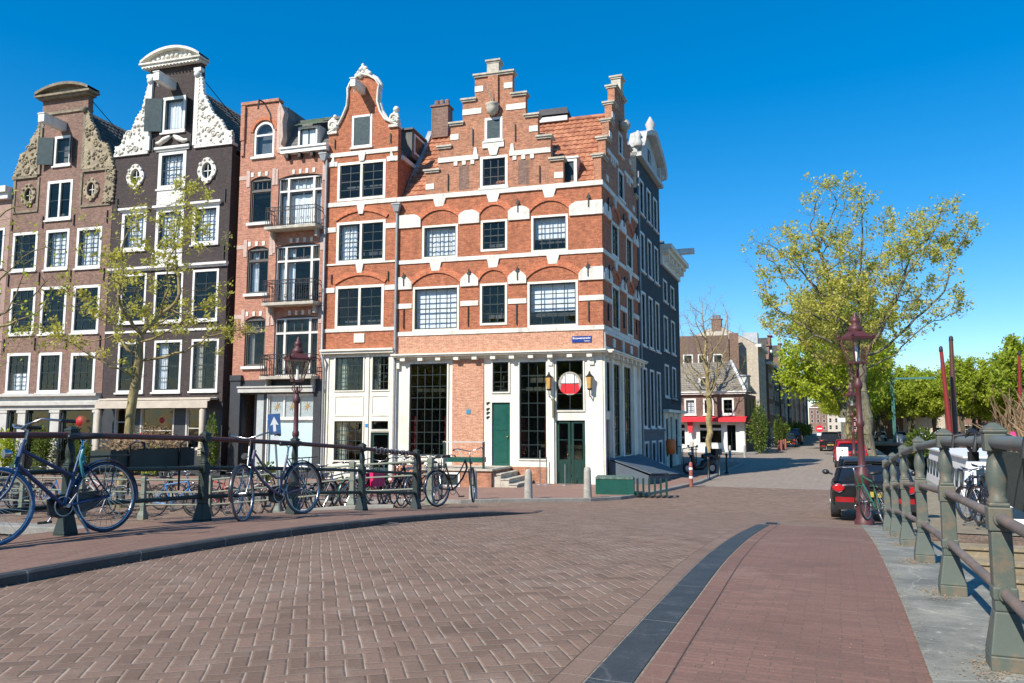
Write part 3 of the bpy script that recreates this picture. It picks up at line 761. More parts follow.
def body(P, x0, x1, d, z1, mat, xf=None, name='side_walls', y0=.3):
    """side and rear walls, with a dim lining, closed below the roof"""
    mb = MB()
    mb.box(x0, x0 + .25, y0, d, 0, z1); mb.box(x1 - .25, x1, y0, d, 0, z1); mb.box(x0 + .25, x1 - .25, d - .25, d, 0, z1)
    obj(name, mb, mat, P, xf)
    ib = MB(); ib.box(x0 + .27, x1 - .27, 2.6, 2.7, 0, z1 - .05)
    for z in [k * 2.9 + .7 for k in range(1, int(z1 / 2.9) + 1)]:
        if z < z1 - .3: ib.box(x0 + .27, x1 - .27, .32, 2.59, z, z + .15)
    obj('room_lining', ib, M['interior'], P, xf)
    rb = MB(); rb.box(x0 + .01, x1 - .01, y0, d - .01, z1 + .001, z1 + .02); obj('roof_deck', rb, M['lead'], P, xf)
def gable_roof(P, x0, x1, y0, y1, ze, zr, mat, over=.0, cx=None, name='roof'):
    cx = (x0 + x1) / 2 if cx is None else cx
    tile_roof(name, P, (x1 + over, y0, ze), (x1 + over, y1, ze), (cx, y1, zr), (cx, y0, zr), mat)
    tile_roof(name, P, (x0 - over, y1, ze), (x0 - over, y0, ze), (cx, y0, zr), (cx, y1, zr), mat)
    e = MB(); e.prism([(x0, ze), (x1, ze), (cx, zr - .01)], y0, y0 + .1); e.prism([(x0, ze), (x1, ze), (cx, zr - .01)], y1 - .1, y1)
    obj('roof_end', e, M['tile_dark'], P)
def downpipe(P, pts, r=.055, mat='pipe', head=None):
    mb = MB(); mb.tube(pts, r, 8)
    if head: x, y, z = head; mb.taper(x, y, z - .2, z + .08, .09, .07, .17, .12); mb.box(x - .19, x + .19, y - .14, y + .13, z + .08, z + .14)
    for p in pts[1:]:
        pass
    return obj('downpipe', mb, M[mat], P)
def text(P, s, x, y, z, size, mat, xf=None, name='lettering', align='CENTER', up=True, bold=0.0):
    cu = bpy.data.curves.new(name, 'FONT'); cu.body = s; cu.size = size; cu.align_x = align; cu.align_y = 'CENTER'; cu.extrude = .002; cu.offset = bold
    o = bpy.data.objects.new(name, cu); COL.objects.link(o)
    dg = bpy.context.evaluated_depsgraph_get(); me = bpy.data.meshes.new_from_object(o.evaluated_get(dg))
    bpy.data.objects.remove(o)
    mat4 = Matrix.Translation((x, y, z)) @ Matrix.Rotation(pi / 2, 4, 'X')
    if xf is not None: mat4 = xf @ mat4
    me.transform(mat4); me.materials.clear(); me.materials.append(M[mat])
    o = bpy.data.objects.new(name, me); COL.objects.link(o); o.parent = P
    return o
# ------------------------------------------------------------------ the row of canal houses
def house(name, label, cat='house'):
    return thing(name, label, cat, (CORNER[0], CORNER[1], 0), radians(-16), None)
def house_end(P, xo):
    P.location = PA(xo, 0)
    for ch in kids(P): ch.location.x -= xo

# ===== corner house with stepped gables
P = house('corner_house', 'orange brick corner house with two stepped gables, white bands and a cream cafe front')
WA = [(-7.21, -5.67, 9.01, 10.40), (-4.69, -3.58, 9.17, 10.44), (-2.60, -1.13, 9.0, 10.47), (-7.59, -5.59, 6.05, 7.87), (-4.71, -3.59, 6.2, 7.87), (-2.76, -.76, 6.05, 7.84)]
G1, G2 = (-4.54, -3.79, 13.71, 14.69), (-4.72, -3.57, 11.76, 13.08)
steps = [(-8.33, 5.1), (.2, 5.1), (.2, 11.69), (-1.30, 11.69), (-1.30, 12.62), (-1.80, 12.62), (-1.80, 13.58), (-2.32, 13.58), (-2.32, 14.52), (-2.82, 14.52), (-2.82, 15.47), (-3.37, 15.47), (-3.37, 16.45),
         (-4.97, 16.45), (-4.97, 15.47), (-5.50, 15.47), (-5.50, 14.52), (-6.02, 14.52), (-6.02, 13.58), (-6.54, 13.58), (-6.54, 12.62), (-7.08, 12.62), (-7.08, 11.69), (-8.33, 11.69)]
w = MB(); w.wall([p if p[1] != 11.69 else (p[0], 11.5) for p in steps if True][:3][:2] + [(.2, 11.5), (-8.33, 11.5)], [rect(*r) for r in WA], 0, .3)
obj('front_wall', w, M['brick_orange'], P)
g = [(-8.33, 11.5), (.2, 11.5)] + steps[2:]
w = MB(); w.wall(g, [rect(*G1), rect(*G2)], .0, .3); obj('front_gable', w, M['brick_gable'], P)
w = MB(); w.box(-8.33, .2, -.012, 0, 5.1, 5.88); obj('parapet_panel', w, M['brick_light'], P)
w = MB()
band(w, -8.33, .24, 5.88, 6.05, .05); band(w, -8.33, .24, 8.85, 9.01, .05); band(w, -8.33, .26, 11.5, 11.69, .07)
for a, b in ((-8.33, -7.28), (-5.62, -4.74), (-3.54, -2.66), (-1.07, .235)):
    w.prism([(a, 10.36), (b, 10.36), (b, 10.74), (b - .12 if b < 0 else b, 10.84), (b - .28 if b < 0 else b, 10.91), (a + .28 if a > -8 else a, 10.91), (a + .12 if a > -8 else a, 10.84), (a, 10.74)], -.075, .02)
for a, b in ((-8.33, -7.63), (-5.53, -4.78), (-3.55, -2.80), (-.72, .235)):
    w.prism([(a, 7.80), (b, 7.80), (b, 8.08), (b - .1 if b < 0 else b, 8.2), (b - .24 if b < 0 else b, 8.31), (a + .24 if a > -8 else a, 8.31), (a + .1 if a > -8 else a, 8.2), (a, 8.08)], -.075, .02)
    band(w, a, b, 7.01, 7.21, .04)
for cx in (-6.46, -4.17, -1.86): keystone(w, cx, 11.16, 11.498, .17, .27)
for cx in (-6.6, -4.16, -1.73): keystone(w, cx, 8.50, 8.848, .17, .25)
band(w, -6.55, -4.80, 13.0, 13.2, .05); band(w, -3.5, -1.80, 13.0, 13.2, .05)
for cx in (-4.93, -3.38): w.prism([(cx - .12, 13.0), (cx + .12, 13.0), (cx + .05, 13.5), (cx - .05, 13.5)], -.06, 0)
w.box(-4.62, -3.72, -.06, 0, 13.42, 13.71); w.prism([(-4.3, 13.1), (-4.03, 13.1), (-3.93, 13.42), (-4.4, 13.42)], -.06, 0)
for z0, xl, xr in ((15.85, -4.97, -3.37), (14.92, -5.50, -2.82), (13.92, -6.02, -2.32), (11.92, -7.08, -1.30)):
    wd = .82 if z0 == 14.92 else .36
    w.box(xl, xl + wd, -.03, 0, z0, z0 + .24); w.box(xr - wd, xr, -.03, 0, z0, z0 + .24)
for cx in (-5.42, -2.92):
    for dx in (-.36, 0, .36): w.box(cx + dx - .08, cx + dx + .08, -.04, 0, 12.82, 12.99)
obj('white_trim', w, M['white_stone'], P)
w = MB()
for cx in (-5.42, -2.92): w.box(cx - .22, cx + .22, -.004, .01, 11.8, 12.8)
obj('blind_niche', w, M['brick_brown'], P)
w = MB()
def caps(w, xs, y0=-.07, y1=.37):
    for a, b, z in xs: w.box(a, b, y0, y1, z, z + .07); w.box(a - .04, b + .04, y0 - .05, y1 + .04, z + .07, z + .14)
caps(w, [(-7.14, -6.50, 12.62), (-6.58, -5.98, 13.58), (-6.06, -5.46, 14.52), (-5.54, -4.93, 15.47), (-5.0, -3.32, 16.45), (-3.41, -2.78, 15.47), (-2.86, -2.28, 14.52), (-2.36, -1.76, 13.58), (-1.84, -1.26, 12.62)])
w.box(-4.42, -3.92, -.12, .30, 16.59, 16.95); caps(w, [(-4.44, -3.88, 16.95)], -.14, .32)
obj('step_capstones', w, M['capstone'], P)
w = MB(); w.box(-4.38, -3.96, -.11, 0, 15.2, 16.44); obj('gable_pier', w, M['brick_gable'], P)
w = MB(); w.lathe(-4.17, -.16, [(.05, 14.72), (.2, 14.82), (.26, 15.0), (.24, 15.12), (.3, 15.18), (.1, 15.28)], 12); w.tube([(-4.2, -.2, 15.2), (-4.3, -.5, 16.0)], .015, 5); w.tube([(-4.1, -.2, 15.2), (-4.3, -.5, 15.8)], .015, 5)
obj('gable_ornament', w, M['capstone'], P)
w = MB()
for (a, b, zs, zc) in ((-7.3, -5.6, 10.62, 11.02), (-4.75, -3.55, 10.66, 11.05), (-2.65, -1.08, 10.64, 11.03), (-7.62, -5.56, 7.98, 8.42), (-4.75, -3.57, 8.0, 8.40), (-2.79, -.73, 7.98, 8.42)):
    arch_ring(w, a, b, zs, zc, .24, .06)
obj('brick_arch', w, M['brick_arch'], P)
for i, r in enumerate(WA):
    wide = r[1] - r[0] > 1.3
    cur = ['net', None, 'blind', 'blind', None, 'blind'][i]
    window(P, r, (4 if wide else 3, 4 if i > 2 or not wide else 3), frame='cream', curtain=cur, fw=.085, sill=False)
f = window(P, G1, (1, 1), frame='white', fw=.1); sh = MB(); sh.box(-4.46, -3.87, -.01, .04, 13.79, 14.6); obj('shutter', sh, M['teal_shutter'], f)
window(P, G2, (3, 3), frame='white', fw=.1)
for x in (-7.98, -5.16, -3.15, -.35): fleur(P, x, 8.3)
for x in (-3.13, -.3): fleur(P, x, 11.02)
for x in (-7.98, -5.2, -3.2, -.35): anchor(P, x, 6.2, 7.0)
for x, z in ((-5.05, 13.6), (-3.25, 13.6), (-6.1, 11.8), (-2.25, 11.8)): anchor(P, x, z, z + .7)
# ground floor shopfront
GF = [(-7.74, -6.01, 1.03, 4.8), (-4.23, -3.48, 3.52, 4.78), (-4.22, -3.48, .70, 3.16), (-3.14, -1.98, .95, 4.76), (-1.68, -.54, 2.79, 4.78), (-1.66, -.54, .09, 2.46)]
w = MB(); w.wall(rect(-8.30, .14, .0, 4.9), [rect(*r) for r in GF[:4]] + [rect(*GF[4]), rect(*GF[5])], .03, .3); obj('shopfront', w, M['cream'], P)
w = MB(); w.box(-5.85, -4.55, -.012, .03, .7, 4.86); obj('brick_pier', w, M['brick_light'], P)
w = MB(); w.box(-8.33, -1.9, -.03, .03, 0, .70); obj('plinth', w, M['brick_gable'], P)
w = MB(); w.box(-8.33, .14, -.10, .3, 4.9, 5.0); w.box(-8.35, .30, -.34, .3, 5.0, 5.06); w.box(-8.37, .34, -.40, .3, 5.06, 5.12)
for i in range(11): x = -7.9 + i * .76; w.box(x - .1, x + .1, -.28, .0, 4.84, 5.0)
w.box(-.42, .16, -.03, .03, 0, 4.9); w.box(-1.98, -1.72, -.05, .03, .0, 4.9)
for x in (-8.2, -1.85, -.25): w.box(x - .09, x + .09, -.10, .03, 4.55, 4.84)
obj('shop_cornice', w, M['cream'], P)
window(P, GF[0], (5, 8), frame='cream', glass='glass_dark', fw=.06, sill=False, rail=0, curtain='red')
window(P, GF[1], (2, 3), frame='cream', glass='glass_dark', fw=.05, sill=False, rail=0)
window(P, GF[3], (3, 7), frame='cream', glass='glass_dark', fw=.05, sill=False, rail=0, curtain='red')
window(P, GF[4], (2, 3), frame='cream', glass='glass_dark', fw=.05, sill=False, rail=0)
def door(P, r, mat, glassfrac=0, leaves=1, xf=None, label=None):
    x0, x1, z0, z1 = r; mb = MB(); wd = (x1 - x0) / leaves; gl = MB()
    for k in range(leaves):
        a, b = x0 + wd * k + .02, x0 + wd * (k + 1) - .02; zg = z1 - (z1 - z0) * glassfrac
        if glassfrac:
            ring(mb, a, b, z0, z1 - .02, .09, .10, .15); mb.box(a + .09, b - .09, .11, .14, z0 + .09, zg); mb.box(a + .14, b - .14, .095, .11, z0 + .2, zg - .12)
            gl.quad((a + .09, .125, zg), (b - .09, .125, zg), (b - .09, .125, z1 - .1), (a + .09, .125, z1 - .1))
            mb.box(a + .09, b - .09, .11, .14, (zg + z1) / 2 - .015, (zg + z1) / 2 + .015)
        else:
            mb.box(a, b, .11, .15, z0, z1 - .02); n = 2
            for q in range(n): mb.box(a + .12, b - .12, .095, .11, z0 + .15 + q * (z1 - z0) / n, z0 + (q + 1) * (z1 - z0) / n - .15)
    D = obj('door', mb, mat, P, xf, label=label)
    if glassfrac: obj('pane', gl, M['glass_dark'], D, xf, recalc=False)
    h = MB(); h.ball((x1 - .12 - (wd if leaves == 2 else 0), .07, (z0 + z1) / 2 - .1), .035); obj('handle', h, plain('brass', (.55, .36, .10), .3, metal=.9), D, xf)
    return D
door(P, GF[2], M['green_door']); door(P, GF[5], M['green_dark'], .62, 2)
fr = MB(); ring(fr, -4.80 + .0, -3.40, .70, 3.24, .0001, .0, .01); 
# round beer roundel in the transom, street sign, plaques and lamps
w = MB(); n = 32
w.add([(-1.11 + .44 * cos(2 * pi * i / n), .03, 3.86 + .44 * sin(2 * pi * i / n)) for i in range(n)] + [(-1.11 + .44 * cos(2 * pi * i / n), .045, 3.86 + .44 * sin(2 * pi * i / n)) for i in range(n)],
      [tuple(range(n)), tuple(range(n, 2 * n))[::-1]] + [(i, (i + 1) % n, (i + 1) % n + n, i + n) for i in range(n)])
rd = obj('round_window_sign', w, plain('off_white_sign', (.60, .59, .56), .5), P)
w = MB(); w.box(-1.36, -.86, .018, .03, 3.74, 4.2); obj('sign_shield', w, M['sign_white'], rd)
w = MB(); w.prism([(-1.48, 3.6), (-1.34, 3.47), (-.88, 3.47), (-.74, 3.6), (-.78, 3.84), (-1.44, 3.84)], .012, .026); obj('sign_panel', w, M['sign_red'], rd)
w = MB(); w.wall([(-1.11 + .445 * cos(2 * pi * i / 32), 3.86 + .445 * sin(2 * pi * i / 32)) for i in range(32)], [[(-1.11 + .36 * cos(2 * pi * i / 32), 3.86 + .36 * sin(2 * pi * i / 32)) for i in range(32)]], .015, .029); obj('sign_ring', w, plain('grey_beige_sign_ring', (.36, .33, .28), .5, var=.4, scale=18), rd)
w = MB()
for x in (-1.29, -.93): w.box(x - .012, x + .012, .008, .017, 3.52, 4.2)
w.box(-1.46, -.76, .008, .017, 3.84, 3.865); obj('sign_bars', w, M['iron'], rd)
w = MB(); w.box(-1.0, -.25, -.045, -.02, 5.41, 5.65); ss_ = obj('street_name_sign', w, M['sign_blue'], P)
text(ss_, 'Brouwersgracht', -.63, -.049, 5.57, .105, 'sign_white', bold=.002); text(ss_, 'Centrum', -.42, -.049, 5.46, .06, 'sign_white', bold=.001)
w = MB(); w.box(-5.25, -5.08, -.03, -.012, 2.72, 2.9); obj('house_plaque', w, plain('blue_enamel_plaque', (.05, .25, .40), .4), P)
w = MB()
for z in (3.10, 2.87, 2.72, 2.55): w.prism([(-4.42, z - .05), (-4.35, z), (-4.28, z + .06), (-4.35, z + .09), (-4.45, z + .05)], .015, .03)
obj('house_number', w, M['black'], P)
gold = plain('amber_lantern_glass', (.55, .33, .10), .35)
for x in (-1.86, -.30):
    w = MB(); w.tube([(x, .03, 3.35), (x, -.22, 3.35), (x, -.26, 3.5), (x, -.26, 3.62)], .02, 6); w.lathe(x, -.26, [(.14, 4.12), (.15, 4.08), (.05, 4.2), (.02, 4.3)], 6)
    w.lathe(x, -.26, [(.06, 3.58), (.10, 3.62), (.10, 3.65)], 6)
    l = obj('wall_lantern', w, M['white'] if False else M['iron'], P)
    w = MB(); w.lathe(x, -.26, [(.09, 3.65), (.135, 4.08)], 6, smooth=False); obj('lantern_glass', w, gold, l)
w = MB(); w.lathe(-1.72, -.12, [(.05, 2.55), (.06, 3.2), (.02, 3.3)], 8); obj('rolled_parasol', w, plain('olive_canvas', (.12, .12, .07), .8), P)
# side-street face
WB = [(1.42, 2.62, 9.05, 10.47), (3.95, 5.15, 9.05, 10.47), (1.36, 2.62, 6.08, 7.87), (3.95, 5.12, 6.08, 7.87)]
w = MB(); w.wall([(.003, 5.1), (6.28, 5.1), (6.28, 11.5), (.003, 11.5)], [rect(*r) for r in WB], 0, .3); obj('side_wall', w, M['brick_orange'], P, XB)
c = 3.22
sb = [(0.0, 11.5), (6.28, 11.5), (6.28, 12.62)]
for a, z in ((2.50, 12.62), (2.50, 13.58), (1.93, 13.58), (1.93, 14.52), (1.40, 14.52), (1.40, 15.47), (.88, 15.47), (.88, 16.40)): sb.append((c + a, z))
sb += [(2 * c - x, z) for x, z in sb[3:][::-1]] + [(0.0, 12.62)]
GB = [(2.72, 3.72, 11.78, 13.05), (2.88, 3.56, 13.72, 14.7)]
w = MB(); w.wall(sb, [rect(*r) for r in GB], 0, .3); obj('side_gable', w, M['brick_gable'], P, XB)
w = MB(); caps(w, [(-.05, .76, 12.62), (.66, 1.34, 13.58), (1.26, 1.86, 14.52), (1.78, 2.38, 15.47), (2.30, 4.14, 16.40), (4.06, 4.66, 15.47), (4.58, 5.18, 14.52), (5.1, 5.78, 13.58), (5.68, 6.32, 12.62)])
w.box(2.94, 3.5, -.12, .30, 16.54, 17.05); caps(w, [(2.9, 3.54, 17.05)], -.15, .33); w.lathe(3.22, -.2, [(.05, 14.75), (.22, 14.9), (.26, 15.1), (.1, 15.3)], 10)
obj('step_capstones', w, M['capstone'], P, XB)
w = MB()
for z0, z1 in ((5.88, 6.05), (8.85, 9.01), (11.5, 11.69)): band(w, .003, 6.3, z0, z1, .05)
for z0 in (10.38, 7.82):
    for a, b in ((.0, 1.33), (2.72, 3.85), (5.25, 6.3)): w.prism([(a, z0), (b, z0), (b, z0 + .24), (b - .3, z0 + .5), (a + .3, z0 + .5), (a, z0 + .24)], -.075, .02)
    band(w, 1.33, 5.25, z0 + .02, z0 + .1, .03)
for a, b in ((.0, 1.3), (2.72, 3.9), (5.22, 6.3)): band(w, a, b, 7.01, 7.21, .04)
for cx in (2.0, 4.55): keystone(w, cx, 11.1, 11.498, .12, .2); keystone(w, cx, 8.5, 8.848, .12, .2)
band(w, .9, 2.65, 13.1, 13.28, .05); band(w, 3.8, 5.4, 13.1, 13.28, .05)
for x in (1.5, 1.8, 2.1, 4.3, 4.6, 4.9): w.box(x - .07, x + .07, -.04, 0, 12.85, 13.09)
for q in ((.7, 11.9), (5.4, 11.9), (1.28, 13.9), (4.82, 13.9), (1.8, 14.9), (4.3, 14.9)): w.box(q[0], q[0] + .35, -.03, 0, q[1], q[1] + .24)
for a, b in ((.16, 3.0), (3.25, 5.95)): ring(w, a - .1, b + .1, 5.14, 5.87, .12, -.05, 0); w.box((a + b) / 2 - .2, (a + b) / 2 + .2, -.04, 0, 5.33, 5.68)
obj('white_trim', w, M['white_stone'], P, XB)
w = MB()
for (a, b) in ((1.38, 2.66), (3.9, 5.2)):
    arch_ring(w, a, b, 10.66, 11.02, .24, .06); arch_ring(w, a, b, 8.06, 8.4, .24, .06)
obj('brick_arch', w, M['brick_arch'], P, XB)
for i, r in enumerate(WB): window(P, r, (2, 4), frame='cream', curtain=['net', None, None, 'net'][i], fw=.1, xf=XB, sill=False)
for r in GB: window(P, r, (2, 3), frame='white', fw=.09, xf=XB)
for s_ in (.7, 3.3, 5.7): fleur(P, s_, 8.3, XB); fleur(P, s_, 11.0, XB); anchor(P, s_, 6.3, 6.95, XB)
GS = [(.30, .95, 2.75, 4.74), (.30, .95, .1, 2.5), (1.36, 2.5, 1.0, 4.74), (3.15, 4.5, 1.0, 4.76)]
w = MB(); w.wall([(.16, 0), (6.25, 0), (6.25, 4.9), (.16, 4.9)], [rect(*r) for r in GS], .03, .3); obj('shopfront', w, M['cream'], P, XB)
w = MB(); w.box(0.02, 6.25, -.10, .3, 4.9, 5.0); w.box(-.02, 6.27, -.34, .3, 5.003, 5.06); w.box(-.02, 6.29, -.40, .3, 5.063, 5.117); w.box(0.0, .16, -.03, .03, 0, 4.9)
for i in range(8): w.box(.4 + i * .78, .6 + i * .78, -.28, 0, 4.84, 4.998)
for x in (1.1, 2.8, 4.8, 6.0): w.box(x - .1, x + .1, -.08, .03, .1, 4.88)
obj('shop_cornice', w, M['cream'], P, XB)
window(P, GS[0], (1, 3), frame='cream', glass='glass_dark', fw=.05, xf=XB, sill=False); door(P, GS[1], M['green_dark'], .5, 1, XB)
for r in GS[2:]: window(P, r, (3, 7), frame='cream', glass='glass_dark', fw=.05, xf=XB, sill=False, rail=0)
# roofs
tile_roof('tiled_roof', P, (-8.3, .28, 11.6), (-.05, .28, 11.6), (.15, 3.2, 15.5), (-8.3, 3.2, 15.5), M['tile_orange'])
tile_roof('tiled_roof', P, (.4, 6.1, 11.6), (-8.3, 6.1, 11.6), (-8.3, 3.2, 15.5), (.15, 3.2, 15.5), M['tile_orange'])
tile_roof('tiled_roof', P, (-2.0, .3, 12.3), (-2.0, 2.6, 12.3), (-4.17, 2.6, 14.9), (-4.17, .3, 14.9), M['tile_orange'])
tile_roof('tiled_roof', P, (-6.4, 2.6, 12.3), (-6.4, .3, 12.3), (-4.17, .3, 14.9), (-4.17, 2.6, 14.9), M['tile_orange'])
w = MB(); w.tube([(-8.3, 3.2, 15.56), (.1, 3.2, 15.56)], .11, 8); obj('ridge_tiles', w, M['tile_orange'], P)
w = MB(); w.prism([(-8.33, 11.5), (-8.33, 11.55)] + [(-8.2, 11.5)], .3, .31)
w = MB(); vs = [(-8.34, .25, 11.5), (-8.34, 6.2, 11.5), (-8.34, 3.2, 15.75), (-8.12, .25, 11.5), (-8.12, 6.2, 11.5), (-8.12, 3.2, 15.75)]
w.add(vs, [(0, 1, 2), (5, 4, 3), (0, 3, 4, 1), (1, 4, 5, 2), (2, 5, 3, 0)]); obj('verge_wall', w, M['lead'], P)
w = MB(); w.box(-8.05, -7.25, 2.9, 3.5, 15.3, 16.75); w.box(-8.1, -7.2, 2.85, 3.55, 16.75, 16.83)
ch = obj('chimney', w, M['brick_brown'], P); w = MB()
for x in (-7.9, -7.65, -7.4): w.lathe(x, 3.2, [(.1, 16.83), (.12, 17.1), (.09, 17.15)], 8)
obj('chimney_pot', w, M['brick_brown'], ch)
w = MB(); w.box(-3.05, -1.75, 3.0, 3.7, 15.5, 15.72); w2 = MB(); w2.taper(-2.4, 3.35, 15.78, 16.1, .72, .42, .62, .3)
v_ = obj('roof_vent', w, M['lead'], P); obj('vent_cap', w2, M['black'], v_)
body(P, -8.33, .19, 6.2, 11.45, M['brick_brown'], name='rear_walls', y0=.31)
# roof dormer
w = MB(); r = (-1.76, -.84, 11.74, 12.82); w.box(-1.76, -.84, .5, 1.3, 11.7, 12.82); w.prism([(-1.84, 12.82), (-.76, 12.82), (-.76, 12.9), (-1.84, 12.9)], .36, 1.4); dm = obj('roof_dormer', w, M['white'], P)
f = window(P, r, (1, 1), frame='white', fw=.12, depth=.42); f.parent = dm
sh = MB(); sh.box(-1.62, -1.0, .45, .47, 11.88, 12.7); obj('shutter', sh, M['teal_shutter'], f)
downpipe(P, [(-8.3, -.12, 11.1), (-8.3, -.12, .1)], head=(-8.3, -.16, 11.25)); downpipe(P, [(.35, -.2, 4.7), (.35, -.2, .1)], .03) if False else None
house_end(P, -4)

# ===== orange house with scrolled neck gable
P = house('neck_gable_house', 'narrow orange brick house with white scrolled gable, left of the corner house')
x0, x1 = -11.62, -8.36
g = [(x0, 5.4), (x1, 5.4), (x1, 14.85), (-8.55, 14.95), (-8.95, 15.15), (-9.2, 15.55), (-9.33, 16.0), (-9.3, 16.5), (-9.26, 16.72), (-9.45, 17.0), (-9.75, 17.2), (-10.05, 17.28), (-10.35, 17.2), (-10.6, 17.0), (-10.74, 16.72), (-10.72, 16.4),
     (-10.76, 15.95), (-10.95, 15.5), (-11.15, 15.15), (-11.4, 14.95), (x0, 14.85)]
WS = [(-11.14, -8.9, 11.74, 13.42), (-11.12, -8.86, 9.06, 10.82), (-11.10, -8.88, 6.28, 8.08)]
sh_r = (-10.51, -9.57, 14.04, 15.46)
w = MB(); w.wall(g, [rect(*r) for r in WS] + [rect(*sh_r)], 0, .3); obj('front_wall', w, M['brick_orange'], P)
w = MB()
for z0, z1 in ((13.70, 13.88), (11.52, 11.70), (8.98, 9.05), (6.14, 6.28)): band(w, x0, x1, z0, z1, .05)
for z in (13.42, 10.55, 7.95): band(w, x0, -11.15, z - .13, z + .08, .04); band(w, -8.85, x1, z - .13, z + .08, .04)
for z in (13.42, 11.12, 8.6): keystone(w, -10.0, z, z + .4, .1, .18)
for cx, s_ in ((-11.4, 1), (-8.6, -1)): w.prism([(cx - .12, 13.3), (cx + .12, 13.3), (cx + .05 * s_ + .03, 13.72), (cx + .05 * s_ - .03, 13.72)], -.06, 0)
e = [(x, .12, z) for x, z in g[2:]]
w.tube([(x, .1, z + .03) for x, z in g[2:]], .11, 8); w.tube([(x, -.08, z - .03) for x, z in g[2:]], .05, 6)
obj('white_trim', w, M['white_stone'], P)
rr = random.Random(3); w = MB()
blobs(w, [(-10.05 + dx, 17.35 + dz) for dx, dz in ((0, 0), (.2, .0), (-.2, .0), (0, .2), (.12, .15), (-.12, .15), (0, .33), (.3, -.1), (-.3, -.1), (.1, -.12), (-.1, -.12))], .12, -.03, rr)
for cx in (-11.42, -8.55): blobs(w, [(cx + dx, 15.15 + dz) for dx, dz in ((0, 0), (.15, -.1), (-.12, -.1), (0, .22), (.08, .38), (.1, .1), (-.1, .12))], .13, 0, rr); swirl(w, cx, 15.1, .22, -.1, 1.3, .06)
w.box(x0 - .02, -11.2, -.1, .35, 14.75, 14.86); w.box(-8.78, x1 + .02, -.1, .35, 14.75, 14.86)
obj('gable_crest', w, M['white_stone'], P)
f = window(P, sh_r, (1, 1), frame='white', fw=.09); s_ = MB(); s_.box(-10.43, -9.65, -.01, .04, 14.12, 15.38); obj('shutter', s_, M['teal_shutter'], f)
for i, r in enumerate(WS): window(P, r, (2, 4), frame='cream', mull=(.5,), fw=.11, curtain=[None, 'left', None][i], sill=False)
w = MB()
for r in WS[1:]: arch_ring(w, r[0] - .03, r[1] + .03, r[3] + .06, r[3] + .42, .18, .06)
obj('brick_arch', w, M['brick_arch'], P)
w = MB(); w.box(-10.19, -9.72, -.05, 0, 5.68, 6.05); obj('stone_plaque', w, M['white_stone'], P)
for x in (-11.3, -8.7):
    for z in (14.1, 8.2): anchor(P, x, z, z + .4)
hoist(P, -10.03, 16.35, .95, 'cream')
SF = [(-11.08, -9.70, 3.66, 5.13), (-9.38, -8.56, 3.66, 5.13), (-11.06, -9.68, .80, 2.5), (-9.38, -8.54, .1, 2.0), (-9.38, -8.54, 2.06, 2.5)]
w = MB(); w.wall(rect(x0, x1, 0, 5.4), [rect(*r) for r in SF], .02, .3); w.box(x0, x1 + .02, -.22, .0, 5.22, 5.32); w.box(x0, x1 + .02, -.30, .0, 5.32, 5.40)
for a, b in ((-11.04, -9.72), (-9.36, -8.56)): ring(w, a, b, 2.66, 3.5, .05, -.01, .02)
for a in (-11.4, -9.55, -8.47): w.box(a - .07, a + .07, -.03, .02, .05, 5.2)
obj('shopfront', w, M['cream'], P)
window(P, SF[0], (5, 4), frame='cream', fw=.05, glass='glass_dark', sill=False, rail=0, curtain='left'); window(P, SF[1], (3, 4), frame='cream', fw=.05, glass='glass_dark', sill=False, rail=0, curtain='left')
window(P, SF[2], (4, 4), frame='cream', fw=.05, glass='glass_dark', sill=False, rail=0, curtain='left'); window(P, SF[4], (1, 1), frame='cream', fw=.05, glass='glass_dark', sill=False); door(P, SF[3], M['green_dark'], .75, 1)
w = MB(); w.box(-9.6, -9.48, -.045, -.02, 2.2, 2.34); obj('house_plaque', w, plain('blue_plaque', (.03, .22, .5), .4), P)
body(P, x0, x1, 9, 13.6, M['brick_orange'])
gable_roof(P, x0, x1, .3, 9, 13.6, 16.3, M['slate'])
w = MB(); w.box(-8.95, -8.30, 1.3, 2.9, 13.9, 15.1); w.box(-8.98, -8.22, 1.2, 3.0, 15.1, 15.18); dm = obj('roof_dormer', w, M['slate'], P)
w = MB(); w.box(-8.3, -8.26, 1.5, 2.7, 14.1, 15.0); w2 = MB(); w2.quad((-8.25, 1.6, 14.2), (-8.25, 2.6, 14.2), (-8.25, 2.6, 14.9), (-8.25, 1.6, 14.9)); f = obj('window', w, M['white'], dm); obj('pane', w2, M['sash_dark'], f)
w = MB(); w.box(x1 - .02, x1 + .1, .3, 5.5, 13.45, 13.62); obj('gutter', w, M['white'], P)
downpipe(P, [(-11.62, -.12, 13.6), (-11.62, -.12, 5.2), (-11.5, -.25, 5.0), (-11.5, -.12, 4.6), (-11.5, -.12, .1)], head=(-11.75, -.15, 13.75))
house_end(P, -10)

